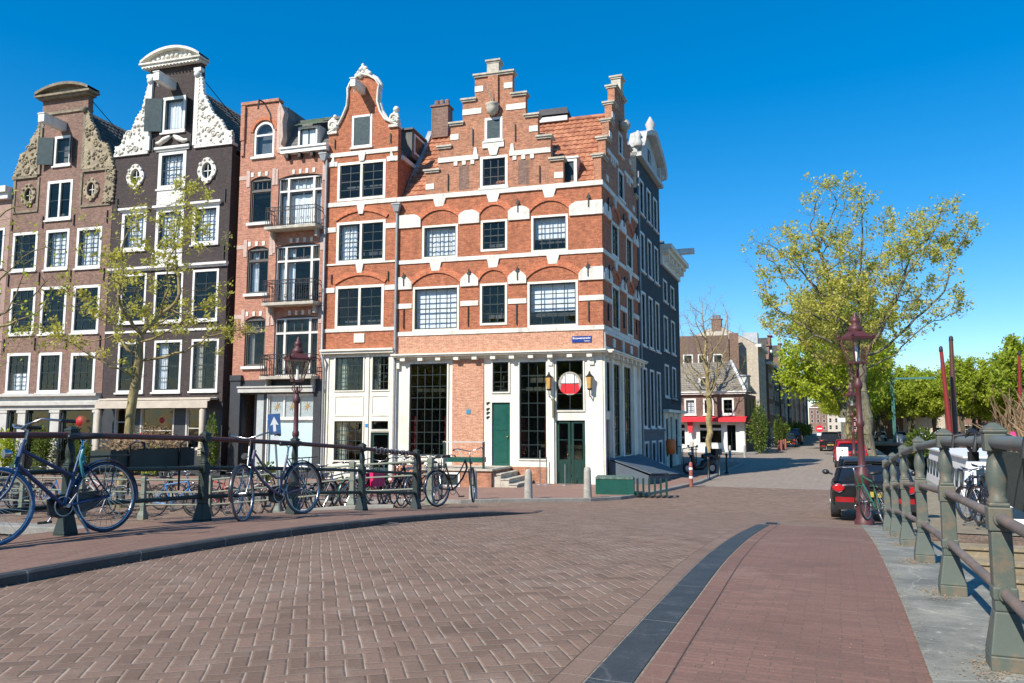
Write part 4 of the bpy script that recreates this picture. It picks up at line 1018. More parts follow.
# ===== salmon house with balconies
P = house('balcony_house', 'salmon brick house with three iron balconies and a pale shop window at street level')
x0, x1 = -16.0, -11.63
WL = [(-15.43, -14.36, 11.11, 13.2), (-15.45, -14.39, 7.96, 10.07), (-15.44, -14.43, 4.80, 6.98)]
BY = [(-14.02, -11.88, 10.72, 13.15), (-14.04, -11.90, 7.45, 10.1), (-13.99, -11.90, 4.36, 6.95)]
ar = arch(-15.35, -14.3, 14.1, 15.72, .50)
holes = [arch(r[0], r[1], r[2], r[3], .16, 6) for r in WL] + [arch(r[0], r[1], r[2], r[3], .14, 6) for r in BY] + [ar]
g = [(x0, 4.2), (x1, 4.2), (x1, 14.0), (-13.75, 14.0), (-13.78, 14.25), (-14.05, 14.5), (-13.95, 14.8), (-13.98, 15.3), (-13.9, 15.8), (-14.0, 16.1), (-14.15, 16.45), (-14.5, 16.6), (-15.6, 16.6), (x0, 16.5)]
w = MB(); w.wall(g, holes, 0, .3); obj('front_wall', w, M['brick_salmon'], P)
w = MB()
for r in WL: 
    for sx in (r[0] - .2, r[1] + .03):
        w.box(sx, sx + .17, -.03, 0, r[3] - .45, r[3] + .3)
for r in BY:
    for sx in (r[0] - .18, r[1] + .02): w.box(sx, sx + .15, -.03, 0, r[3] - .4, r[3] + .3)
for r in WL:
    band(w, x0, r[0] - .2, r[3] - .1, r[3] + .08, .02); band(w, r[1] + .2, -14.2, r[3] - .1, r[3] + .08, .02)
w.box(-14.15, -14.0, -.06, .02, 14.3, 16.3); 
w.prism([(-14.12, 14.2), (-13.72, 14.05), (-13.68, 14.3), (-13.95, 14.55), (-13.85, 14.9), (-13.9, 15.6), (-13.82, 16.0), (-14.0, 16.4), (-14.1, 16.5)], -.05, .3)
obj('stone_trim', w, M['pinkstone'], P)
w = MB()
for r in WL + BY:
    x_ = r[0]; n = max(5, int((r[1] - r[0]) / .16)); cx = (r[0] + r[1]) / 2
    for k in range(n):
        if k % 2 == 0 and (r in WL or abs(k - n / 2) < n * .3): w.prism([(r[0] + (r[1] - r[0]) * (k + .15) / n, r[3] + .0), (r[0] + (r[1] - r[0]) * (k + .85) / n, r[3] + .0), (r[0] + (r[1] - r[0]) * (k + .9) / n, r[3] + .2), (r[0] + (r[1] - r[0]) * (k + .1) / n, r[3] + .2)], -.03, 0)
obj('arch_blocks', w, M['white_stone'], P)
w = MB(); w.box(-15.98, -15.78, -.12, 0, 14.9, 16.5); w.box(-15.95, -15.8, -.08, 0, 14.2, 14.9); w.box(x0 - .02, -14.1, -.08, .35, 16.55, 16.68); obj('turret_pier', w, M['brick_salmon'], P)
w = MB(); w.box(-13.8, x1 + .05, -.28, .15, 14.02, 14.2); w.box(-13.82, x1 + .07, -.34, .15, 14.2, 14.28); gt = obj('roof_gutter', w, M['white'], P)
w = MB()
for x in (-13.5, -12.9, -12.3, -11.8): w.box(x - .06, x + .06, -.24, 0, 13.82, 14.018)
obj('gutter_brackets', w, M['iron'], gt)
for i, r in enumerate(WL):
    f = window(P, (r[0], r[1], r[2], r[3] - .14), (1, 1), frame='sash_brown', sash='sash_brown', fw=.06, transom=.74, crow=[(1, 1), (4, 1)], curtain=[None, 'left', 'drapes'][i], depth=.08, sill=False)
    w = MB(); w.box(r[0] - .08, r[1] + .08, -.12, .1, r[2] - .12, r[2]); obj('sill', w, M['white'], f)
    w = MB(); w.prism(arch(r[0], r[1], r[3] - .14, r[3], .139, 6), .10, .2); obj('arch_panel', w, M['sash_brown'], f)
for i, r in enumerate(BY):
    f = window(P, (r[0], r[1], r[2], r[3] - .12), (1, 1), frame='white', sash='sash_brown', fw=.05, transom=.74, crow=[(1, 1), (3, 1)], mull=(.22, .80), curtain=['net', 'left', None][i], depth=.10, sill=False)
    w = MB(); w.prism(arch(r[0], r[1], r[3] - .12, r[3], .119, 6), .11, .2); obj('arch_panel', w, M['sash_brown'], f)
fa = MB(); fa.wall(arch(-15.33, -14.32, 14.12, 15.70, .49), [arch(-15.24, -14.41, 14.22, 15.6, .42)], .02, .14); fa.box(-15.24, -14.41, .03, .12, 15.05, 15.13); fa.box(-15.42, -14.25, -.1, .1, 14.0, 14.1)
f = obj('window', fa, M['white'], P); w = MB(); w.prism(arch(-15.24, -14.41, 14.22, 15.6, .42), .075, .08); obj('pane', w, M['glass'], f)
w = MB(); arch_ring(w, -15.38, -14.27, 15.25, 15.76, .14, .05); obj('brick_arch', w, M['brick_arch'], P)
for zb, zt in ((10.62, 11.55), (7.33, 8.38), (4.22, 5.22)):
    b = MB(); b.box(-14.25, -11.8, -.62, 0, zb - .02, zb + .1)
    for x in (-14.1, -11.95): b.prism([(x - .05, zb - .35), (x + .05, zb - .35), (x + .05, zb - .02), (x - .05, zb - .02)], -.3, 0)
    B = obj('balcony', b, M['capstone'], P); b = MB()
    path = [(-14.22, 0), (-14.22, -.58), (-11.83, -.58), (-11.83, 0)]
    for z in (zb + .16, zt - .16, zt): b.tube([(x, y, z) for x, y in path], .02, 5)
    xs = [-14.22 + i * 2.39 / 22 for i in range(23)]
    for i, x in enumerate(xs):
        b.tube([(x, -.58, zb + .1), (x, -.60 if i % 2 else -.58, (zb + zt) / 2), (x, -.58, zt)], .011, 4)
        if i % 3 == 1: b.torus((x, -.58, zb + .38), .06, .01, 'y', 10, 4); b.torus((x, -.58, zt - .08), .055, .009, 'y', 8, 4)
    for y in (-.45, -.3, -.15):
        for x in (-14.22, -11.83): b.tube([(x, y, zb + .1), (x, y, zt)], .011, 4)
    obj('balustrade', b, M['iron'], B)
# mansard with green hooded dormer
tile_roof('mansard_roof', P, (-13.95, .15, 14.25), (x1, .15, 14.25), (x1, 1.15, 15.95), (-13.95, 1.15, 15.95), M['slate'], .2, .2, .012)
w = MB(); w.box(-15.9, x1, .3, 9, 13.95, 14.24); w.box(-13.9, x1, 1.1, 9, 14.2, 15.93); w.box(-15.9, -13.9, .3, 9, 14.24, 16.4); w.box(-13.95, x1 + .05, 1.05, 1.35, 15.9, 16.02); obj('roof_block', w, M['slate'], P)
w = MB(); w.box(-13.2, -12.2, .2, 1.0, 14.3, 15.35); dm = obj('roof_dormer', w, M['white'], P)
f = window(P, (-13.17, -12.23, 14.33, 15.28), (2, 1), frame='white', fw=.08, depth=.10, curtain=None); f.parent = dm
w = MB(); w.quad((-12.95, .32, 14.45), (-12.45, .32, 14.45), (-12.45, .32, 15.2), (-12.95, .32, 15.2)); obj('curtain', w, M['curtain_w'], f)
tile_roof('dormer_hood', dm, (-13.35, -.12, 15.28), (-12.05, -.12, 15.28), (-11.95, .9, 15.95), (-13.1, .9, 15.95), M['slate_green'], .2, .16, .01)
w = MB(); w.tube([(-14.9, .2, 16.6), (-14.8, -.5, 16.5), (-14.7, -.7, 16.0)], .04, 6); obj('hoist_hook', w, M['iron'], P)
# street level
SH = (-14.22, -11.95, .5, 3.6); EN = (-15.45, -14.4, .1, 3.6)
w = MB(); w.wall(rect(x0, x1, 0, 4.2), [rect(*SH), rect(*EN)], .02, .3); w.box(x0, -15.5, -.10, .02, 0, 4.19); w.box(-11.98, x1, -.08, .02, 0, 4.19); w.box(x0, -15.45, -.16, .02, 4.19, 4.42); obj('shopfront', w, M['black_wood'], P)
w = MB(); w.box(-15.48, -11.9, -.30, .02, 3.66, 3.86); w.box(-15.5, -11.88, -.36, .02, 3.86, 3.92); obj('shop_cornice', w, M['grey_cap'], P)
w = MB(); w.box(EN[0], EN[1], .9, 1.0, 0, 3.6); w.box(EN[1] - .35, EN[1] - .02, .05, .3, .1, 3.6); obj('porch_panel', w, plain('faded_grey_paint', (.42, .45, .45), .7, var=.08), P)
w = MB(); w.prism([(-15.3, .1), (-14.6, .1), (-14.6, 1.9), (-15.3, 1.9)], .86, .9); obj('door', w, M['black'], P)
f = window(P, SH, (1, 1), frame='white', sash='white', fw=.05, transom=.66, mull=(), sill=False, glass='glass'); 
w = MB(); w.box(-14.15, -12.0, .12, .14, .56, 2.5); obj('obscured_pane', w, M['mint'], f)
w = MB(); w.box(-14.15, -12.0, .12, .14, 2.6, 3.54); obj('stained_glass', w, plain('grey_leaded_glass', (.42, .44, .42), .3), f)
w = MB()
for i in range(1, 3): x = -14.15 + 2.15 * i / 3; w.box(x - .03, x + .03, .05, .13, 2.56, 3.55)
obj('transom_bars', w, M['white'], f)
w = MB()
for i in range(3):
    x = -14.15 + 2.15 * (i + .5) / 3; 
    for k in range(8): a = k * pi / 4; w.prism([(x + .03 * cos(a + .6), 3.07 + .03 * sin(a + .6)), (x + .17 * cos(a), 3.07 + .2 * sin(a)), (x + .03 * cos(a - .6), 3.07 + .03 * sin(a - .6))], .10, .118)
obj('glass_flowers', w, plain('amber_glass', (.55, .30, .08), .4), f)
body(P, x0, x1, 9, 13.9, M['brick_brown'])
house_end(P, -13.8)

# ===== dark house with white neck gable
P = house('dark_gable_house', 'very dark brick canal house with white carved claws beside its neck gable')
x0, x1 = -22.83, -16.45
T1, T2 = (-20.29, -19.02, 15.72, 17.44), (-20.37, -18.86, 13.05, 14.83)
ROWS = [[(-22.25, -20.88, 10.28, 12.12), (-20.35, -18.85, 10.1, 12.1), (-18.38, -16.98, 10.32, 12.12)],
        [(-22.13, -20.7, 6.9, 9.18), (-20.25, -18.73, 6.88, 9.18), (-18.22, -16.87, 6.88, 9.18)],
        [(-22.07, -20.6, 3.74, 6.04), (-20.1, -18.63, 3.74, 6.06), (-18.13, -16.72, 3.76, 6.06)]]
g = [(x0, 3.3), (x1, 3.3), (x1, 14.88), (-18.3, 14.88), (-18.3, 18.9), (-21.05, 18.9), (-21.05, 14.88), (x0, 14.88)]
oc = [(-21.6, 13.78), (-17.7, 13.72)]
w = MB(); w.wall(g, [rect(*r) for q in ROWS for r in q] + [rect(*T1), rect(*T2)] + [ehole(cx, cz, .27, .38) for cx, cz in oc], 0, .3); obj('front_wall', w, M['brick_dark'], P)
for q, row in enumerate(ROWS):
    for i, r in enumerate(row):
        window(P, r, (3, 4) if q == 0 else (2, 4), frame='white', curtain=(['net', 'net', 'net'] if q == 0 else ([None, None, None] if q == 1 else [None, 'left', 'drapes']))[i], fw=.15 if q == 0 else .1)
        if q == 0:
            mb = MB(); mb.box(r[0] - .12, r[1] + .14, -.18, 0, r[3] + .06, r[3] + .16); mb.box(r[0] - .06, r[1] + .08, -.08, 0, r[3], r[3] + .06); obj('window_cornice', mb, M['white'], P)
f1 = window(P, T1, (1, 1), frame='white', fw=.14, curtain='net')
f2 = window(P, T2, (3, 4), frame='white', fw=.17, curtain='net')
for f, x, s_ in ((f1, -20.27, -1), (f1, -19.0, .35)):
    mb = MB(); mb.add([(x, -.03, 15.8), (x + s_ * .75, -.28, 15.8), (x + s_ * .75, -.28, 17.38), (x, -.03, 17.38), (x, -.08, 15.8), (x + s_ * .75, -.33, 15.8), (x + s_ * .75, -.33, 17.38), (x, -.08, 17.38)],
        [(0, 1, 2, 3), (7, 6, 5, 4), (0, 4, 5, 1), (1, 5, 6, 2), (2, 6, 7, 3), (3, 7, 4, 0)]); obj('shutter', mb, M['teal_shutter'], f)
mb = MB(); mb.box(-20.55, -18.66, -.16, 0, 14.92, 15.03); mb.box(-20.5, -18.7, -.08, 0, 14.83, 14.92); mb.box(x0, x1 + .05, -.2, 0, 9.36, 9.46); mb.box(x0, x1 + .02, -.1, 0, 9.28, 9.36)
mb.box(x0, x1, -.05, 0, 6.45, 6.55); mb.box(-20.35, -18.86, -.04, 0, 12.12, 13.0); mb.box(-20.3, -18.85, -.03, 0, 9.46, 10.1)
mb.box(x0 - .02, -20.95, -.1, .34, 14.82, 14.95); mb.box(-18.42, x1 + .04, -.1, .34, 14.82, 14.95)
mb.box(-21.08, -20.86, -.12, .05, 14.95, 18.6); mb.box(-18.5, -18.28, -.12, .05, 14.95, 18.6)
mb.box(-21.16, -20.8, -.16, .1, 18.45, 18.62); mb.box(-18.56, -18.18, -.16, .1, 18.45, 18.62)
mb.ball((-20.97, -.1, 18.3), .16, 8, 6); mb.ball((-18.39, -.1, 18.3), .16, 8, 6)
obj('white_trim', mb, M['white'], P)
mb = MB(); n = 16; cx = -19.8; 
mb.box(-21.35, -18.2, -.30, .35, 18.9, 19.02); mb.box(-21.45, -18.1, -.38, .35, 19.02, 19.1)
for i in range(17): mb.box(-21.3 + i * .185, -21.22 + i * .185, -.34, -.2, 18.84, 18.9)
seg = arch(-21.4, -18.15, 19.1, 19.64, .53, n)
mb.prism(seg, -.12, .35)
top = seg[2:]; 
for (a, b), (c_, d_) in zip(top, top[1:]): mb.add([(a, -.38, b), (c_, -.38, d_), (c_, .36, d_), (a, .36, b), (a, -.38, b + .12), (c_, -.38, d_ + .12), (c_, .36, d_ + .12), (a, .36, b + .12)], [(0, 1, 5, 4), (4, 5, 6, 7), (3, 2, 1, 0), (2, 3, 7, 6)])
blobs(mb, [(cx + dx, 19.28 + .08 * cos(dx * 2)) for dx in (-1.0, -.75, -.5, -.25, 0, .25, .5, .75, 1.0)], .11, -.12, random.Random(5))
obj('pediment', mb, M['white_stone'], P)
rr = random.Random(11)
carved(P, [(x0 + .05, 14.95), (-21.1, 14.95), (-21.1, 18.2), (-21.25, 17.6), (-21.35, 17.0), (-21.7, 16.6), (-21.85, 16.1), (-22.3, 15.8), (-22.5, 15.35), (-22.8, 15.3)], M['white_stone'], rr)
carved(P, [(-18.25, 14.95), (x1 + .02, 14.95), (x1 + .0, 15.4), (-16.75, 15.5), (-17.0, 15.95), (-17.5, 16.4), (-17.8, 17.0), (-18.05, 17.4), (-18.15, 18.1), (-18.25, 18.3)], M['white_stone'], rr)
mb = MB()
for s_ in (-1, 1): mb.tube([(-19.62 + s_ * .1, -.1, 15.5), (-19.62 + s_ * .35, -.16, 15.35), (-19.62 + s_ * .65, -.14, 15.2), (-19.62 + s_ * .85, -.1, 15.25)], [.07, .13, .11, .06], 8)
for s_ in (-1, 1): mb.tube([(-19.6 + s_ * .65, -.06, 12.6), (-19.6 + s_ * .4, -.1, 12.35), (-19.6, -.12, 12.25)], [.09, .1, .12], 8)
obj('festoon', mb, M['white_stone'], P)
for cx, cz in oc: oculus(P, cx, cz, .26, .37, M['white_stone'], .2, rr)
hoist(P, -19.75, 17.75, 1.15, 'white', .2, w=.3)
for x, z in ((-22.55, 12.2), (-16.7, 12.2), (-22.5, 9.6), (-16.65, 9.6), (-21.05 + .35, 14.9), (-18.65, 14.9)): anchor(P, x, z, z + .6)
# awning and street level
GFs = [(-22.1, -21.0, 1.7, 3.15), (-20.7, -18.9, .9, 3.2), (-18.3, -17.3, 1.2, 3.1), (-22.1, -21.0, .1, 1.6)]
w = MB(); w.wall(rect(x0, x1, 0, 3.3), [rect(*r) for r in GFs], .05, .3); obj('shopfront', w, M['black_wood'], P)
for r in GFs[:3]: window(P, r, (1, 2), frame='grey_cap', sash='grey_cap', fw=.08, glass='glass_dark', depth=.05, sill=False)
door(P, GFs[3], M['black_wood'])
w = MB(); w.box(-22.5, -16.65, -.55, -.05, 3.38, 3.46); w.quad((-22.5, -.05, 3.5), (-16.65, -.05, 3.5), (-16.65, -.7, 3.3), (-22.5, -.7, 3.3)); w.box(-22.5, -16.65, -.74, -.7, 3.02, 3.32)
aw = obj('awning', w, M['beige_awn'], P)
w = MB()
for x in (-22.4, -16.95): w.lathe(x, -.6, [(.05, 3.1), (.14, 2.9), (.12, 1.6), (.16, 1.0)], 8)
obj('awning_curtain', w, M['beige_awn'], aw)
w = MB(); w.ball((-19.6, .35, 2.5), .28, 12, 8); obj('red_lampshade', w, M['red_lamp'], P)
body(P, x0, x1, 10, 14.4, M['brick_dark']); gable_roof(P, x0, x1, .3, 12, 14.6, 18.5, M['tile_dark'], cx=-19.7)
w = MB(); w.tube([(-18.4, .2, 18.3), (-17.6, 3.5, 16.1)], .02, 5); obj('roof_stay', w, M['iron'], P)
house_end(P, -19.6)

# ===== brown house with grey pediment
P = house('brown_gable_house', 'brown brick canal house with weathered sandstone gable, leftmost complete house')
x0, x1 = -28.9, -22.86
ROWS = [[(-28.65, -27.13, 9.67, 11.58), (-26.64, -25.24, 9.64, 11.58), (-24.8, -23.35, 9.6, 11.56)], [(-28.55, -27.03, 6.58, 8.84), (-26.69, -25.18, 6.55, 8.82), (-24.8, -23.26, 6.54, 8.79)], [(-28.5, -27.08, 3.78, 5.7), (-26.6, -25.23, 3.78, 5.68), (-24.72, -23.3, 3.78, 5.62)]]
T1, T2 = (-26.48, -25.46, 14.72, 16.22), (-26.74, -25.23, 12.06, 14.0)
g = [(x0, 3.7), (x1, 3.7), (x1, 14.3), (-24.62, 14.3), (-24.62, 18.1), (-27.38, 18.1), (-27.38, 14.3), (x0, 14.3)]
oc = [(-27.85, 13.42), (-24.1, 13.39)]
w = MB(); w.wall(g, [rect(*r) for q in ROWS for r in q] + [rect(*T1), rect(*T2)] + [ehole(cx, cz, .22, .34) for cx, cz in oc], 0, .3); obj('front_wall', w, M['brick_brown'], P)
for q, row in enumerate(ROWS):
    for i, r in enumerate(row): window(P, r, (3, 4), frame='white', curtain=([None, 'net', 'net'] if q == 0 else ([None, None, None] if q == 1 else ['half', None, None]))[i], fw=.13)
window(P, T2, (1, 2), frame='white', mull=(.5,), fw=.13); f1 = window(P, T1, (1, 2), frame='white', fw=.12)
for x, s_ in ((-26.5, -1), (-25.45, .3)):
    mb = MB(); mb.add([(x, -.03, 14.8), (x + s_ * .7, -.26, 14.8), (x + s_ * .7, -.26, 16.15), (x, -.03, 16.15), (x, -.08, 14.8), (x + s_ * .7, -.31, 14.8), (x + s_ * .7, -.31, 16.15), (x, -.08, 16.15)],
        [(0, 1, 2, 3), (7, 6, 5, 4), (0, 4, 5, 1), (1, 5, 6, 2), (2, 6, 7, 3), (3, 7, 4, 0)]); obj('shutter', mb, M['teal_shutter'], f1)
mb = MB(); mb.box(-27.42, -24.58, -.08, .3, 17.35, 17.47); mb.box(x0, -27.36, -.1, .34, 14.26, 14.38); mb.box(-24.64, x1, -.1, .34, 14.26, 14.38); mb.box(-24.7, -22.95, -.06, 0, 12.55, 12.65); mb.box(-28.8, -27.25, -.06, 0, 12.55, 12.65)
for x in (-27.3, -24.7): mb.ball((x, -.12, 17.35), .17, 8, 6); mb.box(x - .07, x + .07, -.08, 0, 14.4, 17.3)
for x in (-24.72, -23.0, -28.75, -27.3): mb.box(x - .06, x + .06, -.05, 0, 12.65, 14.26)
mb.box(-27.45, -24.5, -.22, .36, 18.1, 18.2); mb.box(-27.6, -24.3, -.34, .36, 18.2, 18.3)
seg = arch(-27.55, -24.35, 18.3, 18.66, .35, 14); mb.prism(seg, -.08, .36)
top = seg[2:]
for (a, b), (c_, d_) in zip(top, top[1:]): mb.add([(a, -.38, b), (c_, -.38, d_), (c_, .36, d_), (a, .36, b), (a, -.38, b + .13), (c_, -.38, d_ + .13), (c_, .36, d_ + .13), (a, .36, b + .13)], [(0, 1, 5, 4), (4, 5, 6, 7), (3, 2, 1, 0), (2, 3, 7, 6)])
obj('pediment', mb, plain('dark_sandstone', (.24, .20, .14), .9, var=.3, scale=4, dirt=.8), P)
rr = random.Random(21)
carved(P, [(x0 + .05, 14.4), (-27.4, 14.4), (-27.4, 17.2), (-27.55, 16.6), (-27.9, 16.2), (-28.0, 15.7), (-28.5, 15.5), (-28.6, 15.0)], M['sand'], rr)
carved(P, [(-24.6, 14.4), (x1 + .0, 14.4), (-23.1, 15.0), (-23.3, 15.5), (-23.8, 15.75), (-24.0, 16.3), (-24.35, 16.8), (-24.5, 17.3), (-24.6, 17.3)], M['sand'], rr)
carved(P, [(-23.35, 12.7), (x1 + .05, 12.7), (x1 + .1, 14.2), (-23.2, 14.2)], M['sand'], rr, 16)
for cx, cz in oc: oculus(P, cx, cz, .22, .34, M['sand'], .2, rr)
hoist(P, -26.0, 16.45, 1.3, 'white', .2, w=.34)
for x in (-28.75, -26.88, -25.02, -23.1):
    for z in (11.7, 8.95, 5.8): anchor(P, x, z, z + .6)
w = MB(); GFs = [(-28.15, -27.65, 1.6, 3.0), (-27.05, -25.8, .9, 3.05), (-25.05, -23.3, .6, 3.05), (-28.15, -27.65, .1, 1.5)]
w.wall(rect(x0, x1, 0, 3.1), [rect(*r) for r in GFs], .05, .3); obj('shopfront', w, M['black_wood'], P)
w = MB()
for a, b in ((-28.7, -28.25), (-27.58, -27.13), (-25.66, -25.16), (-23.2, -22.9)): w.box(a, b, -.06, .05, 0, 3.0); w.box(a - .05, b + .05, -.1, .05, 2.86, 3.0)
w.box(x0, x1 - .02, -.12, .05, 3.0, 3.2); w.box(x0, x1 - .02, -.26, .05, 3.2, 3.36); w.box(x0, x1 - .02, -.12, .04, 3.36, 3.62); w.box(x0, x1 - .02, -.34, .04, 3.62, 3.74)
obj('shop_cornice', w, M['grey_cap'], P)
for r in GFs[:3]: window(P, r, (1, 2), frame='sash_dark', fw=.06, glass='glass_dark', depth=.05, sill=False)
door(P, GFs[3], M['green_door'])
w = MB(); w.ball((-24.15, .35, 2.45), .33, 12, 8); obj('red_lampshade', w, M['red_lamp'], P)
body(P, x0, x1, 10, 13.9, M['brick_brown']); gable_roof(P, x0, x1, .3, 12, 14.0, 17.9, M['tile_dark'], cx=-25.9)
w = MB(); w.tube([(-24.6, .2, 17.9), (-23.9, 3, 15.8)], .02, 5); obj('roof_stay', w, M['iron'], P)
house_end(P, -25.9)

# ===== sliver of the house left of it
P = house('pale_cornice_house', 'dull pink plastered house with white cornice, cut by the left picture edge')
x0, x1 = -34.9, -28.92
WW = [(-34.3 + 1.9 * k, -33.0 + 1.9 * k, z, z + 2.0) for k in range(3) for z in (3.9, 6.9, 9.9)]
w = MB(); w.wall(rect(x0, x1, 0, 13.3), [rect(*r) for r in WW], 0, .3); obj('front_wall', w, plain('dull_pink_plaster', (.34, .22, .18), .8), P)
for r in WW: window(P, r, (3, 4), frame='white')
w = MB(); w.box(x0, x1, -.25, .3, 13.3, 13.6); w.box(x0, x1, -.4, .3, 13.6, 13.9); obj('roof_cornice', w, M['white'], P)
body(P, x0, x1, 9, 13.3, M['brick_brown']); house_end(P, -32)
# ------------------------------------------------------------------ side street beside the corner house
def bhouse(name, label, s0):
    P = thing(name, label, 'house', PB(s0, 0), radians(68.5)); return P, s0
def sh(r, s0): return (r[0] - s0, r[1] - s0, r[2], r[3])
# blue-black house with white gable
s0 = 6.34; P, _ = bhouse('white_gable_house', 'blue black brick house with white bell gable, adjoining the corner house in the side street', s0)
Wd = 5.5
WN = [(.55, 1.5), (2.2, 3.2), (3.85, 4.85)]; ZR = [(12.2, 13.9), (9.45, 11.35), (5.95, 8.5), (2.15, 4.95)]
w = MB(); w.wall(rect(0, Wd, 2.0, 14.8), [(a and rect(a, b, c, d)) for a, b in WN for c, d in ZR], 0, .3); obj('front_wall', w, M['brick_blue_black'], P)
w = MB(); LWs = [(a, b, .35, 1.55) for a, b in WN]; w.wall(rect(0, Wd, 0, 2.0), [rect(*r) for r in LWs], -.03, .3); w.box(0, Wd, -.1, -.03, 1.98, 2.1); obj('lower_wall', w, M['grey_blue'], P)
for i, (a, b) in enumerate(WN):
    for j, (c, d) in enumerate(ZR): window(P, (a, b, c, d), (2, 3), frame='white', fw=.1, curtain=[None, 'net', None, 'drapes'][(i + j) % 4])
    window(P, (a, b, .35, 1.55), (1, 1), frame='white', fw=.1, depth=-.03)
w = MB(); w.prism([(0, 14.8), (Wd, 14.8), (Wd, 15.3), (4.2, 16.2), (2.75, 16.6), (1.3, 16.2), (0, 15.3)], -.05, .3)
w.box(0, Wd + .02, -.25, .3, 14.75, 14.95)
for a, b in (((-.05, 15.2), (.3, 15.75)), ((.3, 15.75), (1.3, 16.2)), ((1.3, 16.2), (2.75, 16.65)), ((2.75, 16.65), (4.2, 16.2)), ((4.2, 16.2), (5.2, 15.75)), ((5.2, 15.75), (5.55, 15.2))):
    w.add([(a[0], -.42, a[1]), (b[0], -.42, b[1]), (b[0], .32, b[1]), (a[0], .32, a[1]), (a[0], -.48, a[1] + .22), (b[0], -.48, b[1] + .22), (b[0], .32, b[1] + .22), (a[0], .32, a[1] + .22)], [(0, 1, 5, 4), (4, 5, 6, 7), (3, 2, 1, 0), (2, 3, 7, 6), (0, 4, 7, 3), (1, 2, 6, 5)])
for x in (.5, 2.75, 5.0): w.box(x - .13, x + .13, -.2, 0, 14.95, 15.7)
w.lathe(2.75, -.15, [(.12, 16.7), (.26, 16.85), (.18, 17.05), (.26, 17.25), (.12, 17.5), (.04, 17.65)], 10)
for x in (.0, 5.5): w.lathe(x, -.1, [(.2, 15.2), (.24, 15.35), (.13, 15.6), (.18, 15.75), (.05, 15.95)], 10)
obj('white_gable', w, plain('grey_white_gable_paint', (.52, .52, .50), .7, var=.12, scale=3, dirt=.4), P)
w = MB(); w.box(2.5, 3.0, -.07, 0, 15.3, 15.95); obj('attic_hatch', w, M['black'], P)
body(P, 0, Wd, 9, 14.6, M['brick_blue_black']); gable_roof(P, 0, Wd, .3, 9, 14.6, 16.5, M['lead'])
downpipe(P, [(-.02, -.1, 14), (-.02, -.1, 4.8), (-.02, -.1, .1)], .04, 'pipe')
# second dark house with cornice
s0 = 11.86; P, _ = bhouse('black_cornice_house', 'narrow black brick house with projecting cream cornice and door canopy in the side street', s0)
Wd = 5.6; WN = [(.55, 1.75), (2.75, 3.95)]; ZR = [(8.85, 10.05), (6.2, 8.1), (3.75, 5.5)]
w = MB(); w.wall(rect(0, Wd, 3.1, 10.9), [rect(a, b, c, d) for a, b in WN for c, d in ZR], 0, .3); obj('front_wall', w, M['brick_blue_black'], P)
for i, (a, b) in enumerate(WN):
    for j, (c, d) in enumerate(ZR): window(P, (a, b, c, d), (2, 3), frame='white', fw=.1, curtain=[None, 'net', 'half'][(i + j) % 3])
w = MB(); w.box(-.02, Wd + .02, -.12, .3, 10.7, 11.3); w.prism([(0, 0)] * 0 or [(-.05, 11.3), (Wd + .05, 11.3), (Wd + .05, 11.5), (-.05, 11.5)], -.45, .3); w.box(-.08, Wd + .08, -.62, .3, 11.5, 11.75)
for i in range(5): w.box(.4 + i * 1.15, .65 + i * 1.15, -.4, -.1, 10.95, 11.3)
obj('roof_cornice', w, M['cream'], P)
w = MB(); w.box(2.7, 3.05, -1.35, -.3, 11.76, 12.05); obj('hoist_beam', w, M['white'], P)
GG = [(.5, 1.3, .6, 2.7), (1.75, 2.75, .1, 2.75), (3.3, 4.2, .6, 2.7)]
w = MB(); w.wall(rect(0, Wd, 0, 3.1), [rect(*r) for r in GG], .02, .3); w.box(-.03, Wd + .03, -.3, .02, 2.95, 3.1)
for x in (.25, 1.5, 3.0, 4.5): w.box(x - .09, x + .09, -.06, .02, .05, 2.95)
obj('shopfront', w, M['cream'], P)
for r in (GG[0], GG[2]): window(P, r, (1, 2), frame='cream', glass='glass_dark', fw=.06, sill=False)
door(P, GG[1], M['green_dark'], .5)
w = MB()
for x in (.6, 2.8): 
    w.tube([(x, -.5, 3.5), (x, -.5, 3.9)], .02, 5)
w.tube([(.4, -.35, 3.75), (4.1, -.35, 3.75)], .02, 5)
for i in range(14): w.tube([(.4 + i * .28, -.35, 3.4), (.4 + i * .28, -.35, 3.75)], .01, 4)
obj('window_guard', w, M['iron'], P)
w = MB()
for y in (-.9, -.05): w.tube([(.2, y, .1), (.2, y, 1.1), (4.8, y, 1.1), (4.8, y, .1)], .025, 6)
for i in range(16): w.tube([(.2 + .31 * i, -.9, .1), (.2 + .31 * i, -.9, 1.1)], .01, 4)
obj('stoop_railing', w, M['iron'], P)
body(P, 0, Wd, 9, 11, M['brick_blue_black']); gable_roof(P, 0, Wd, .3, 9, 11, 12.6, M['slate'])

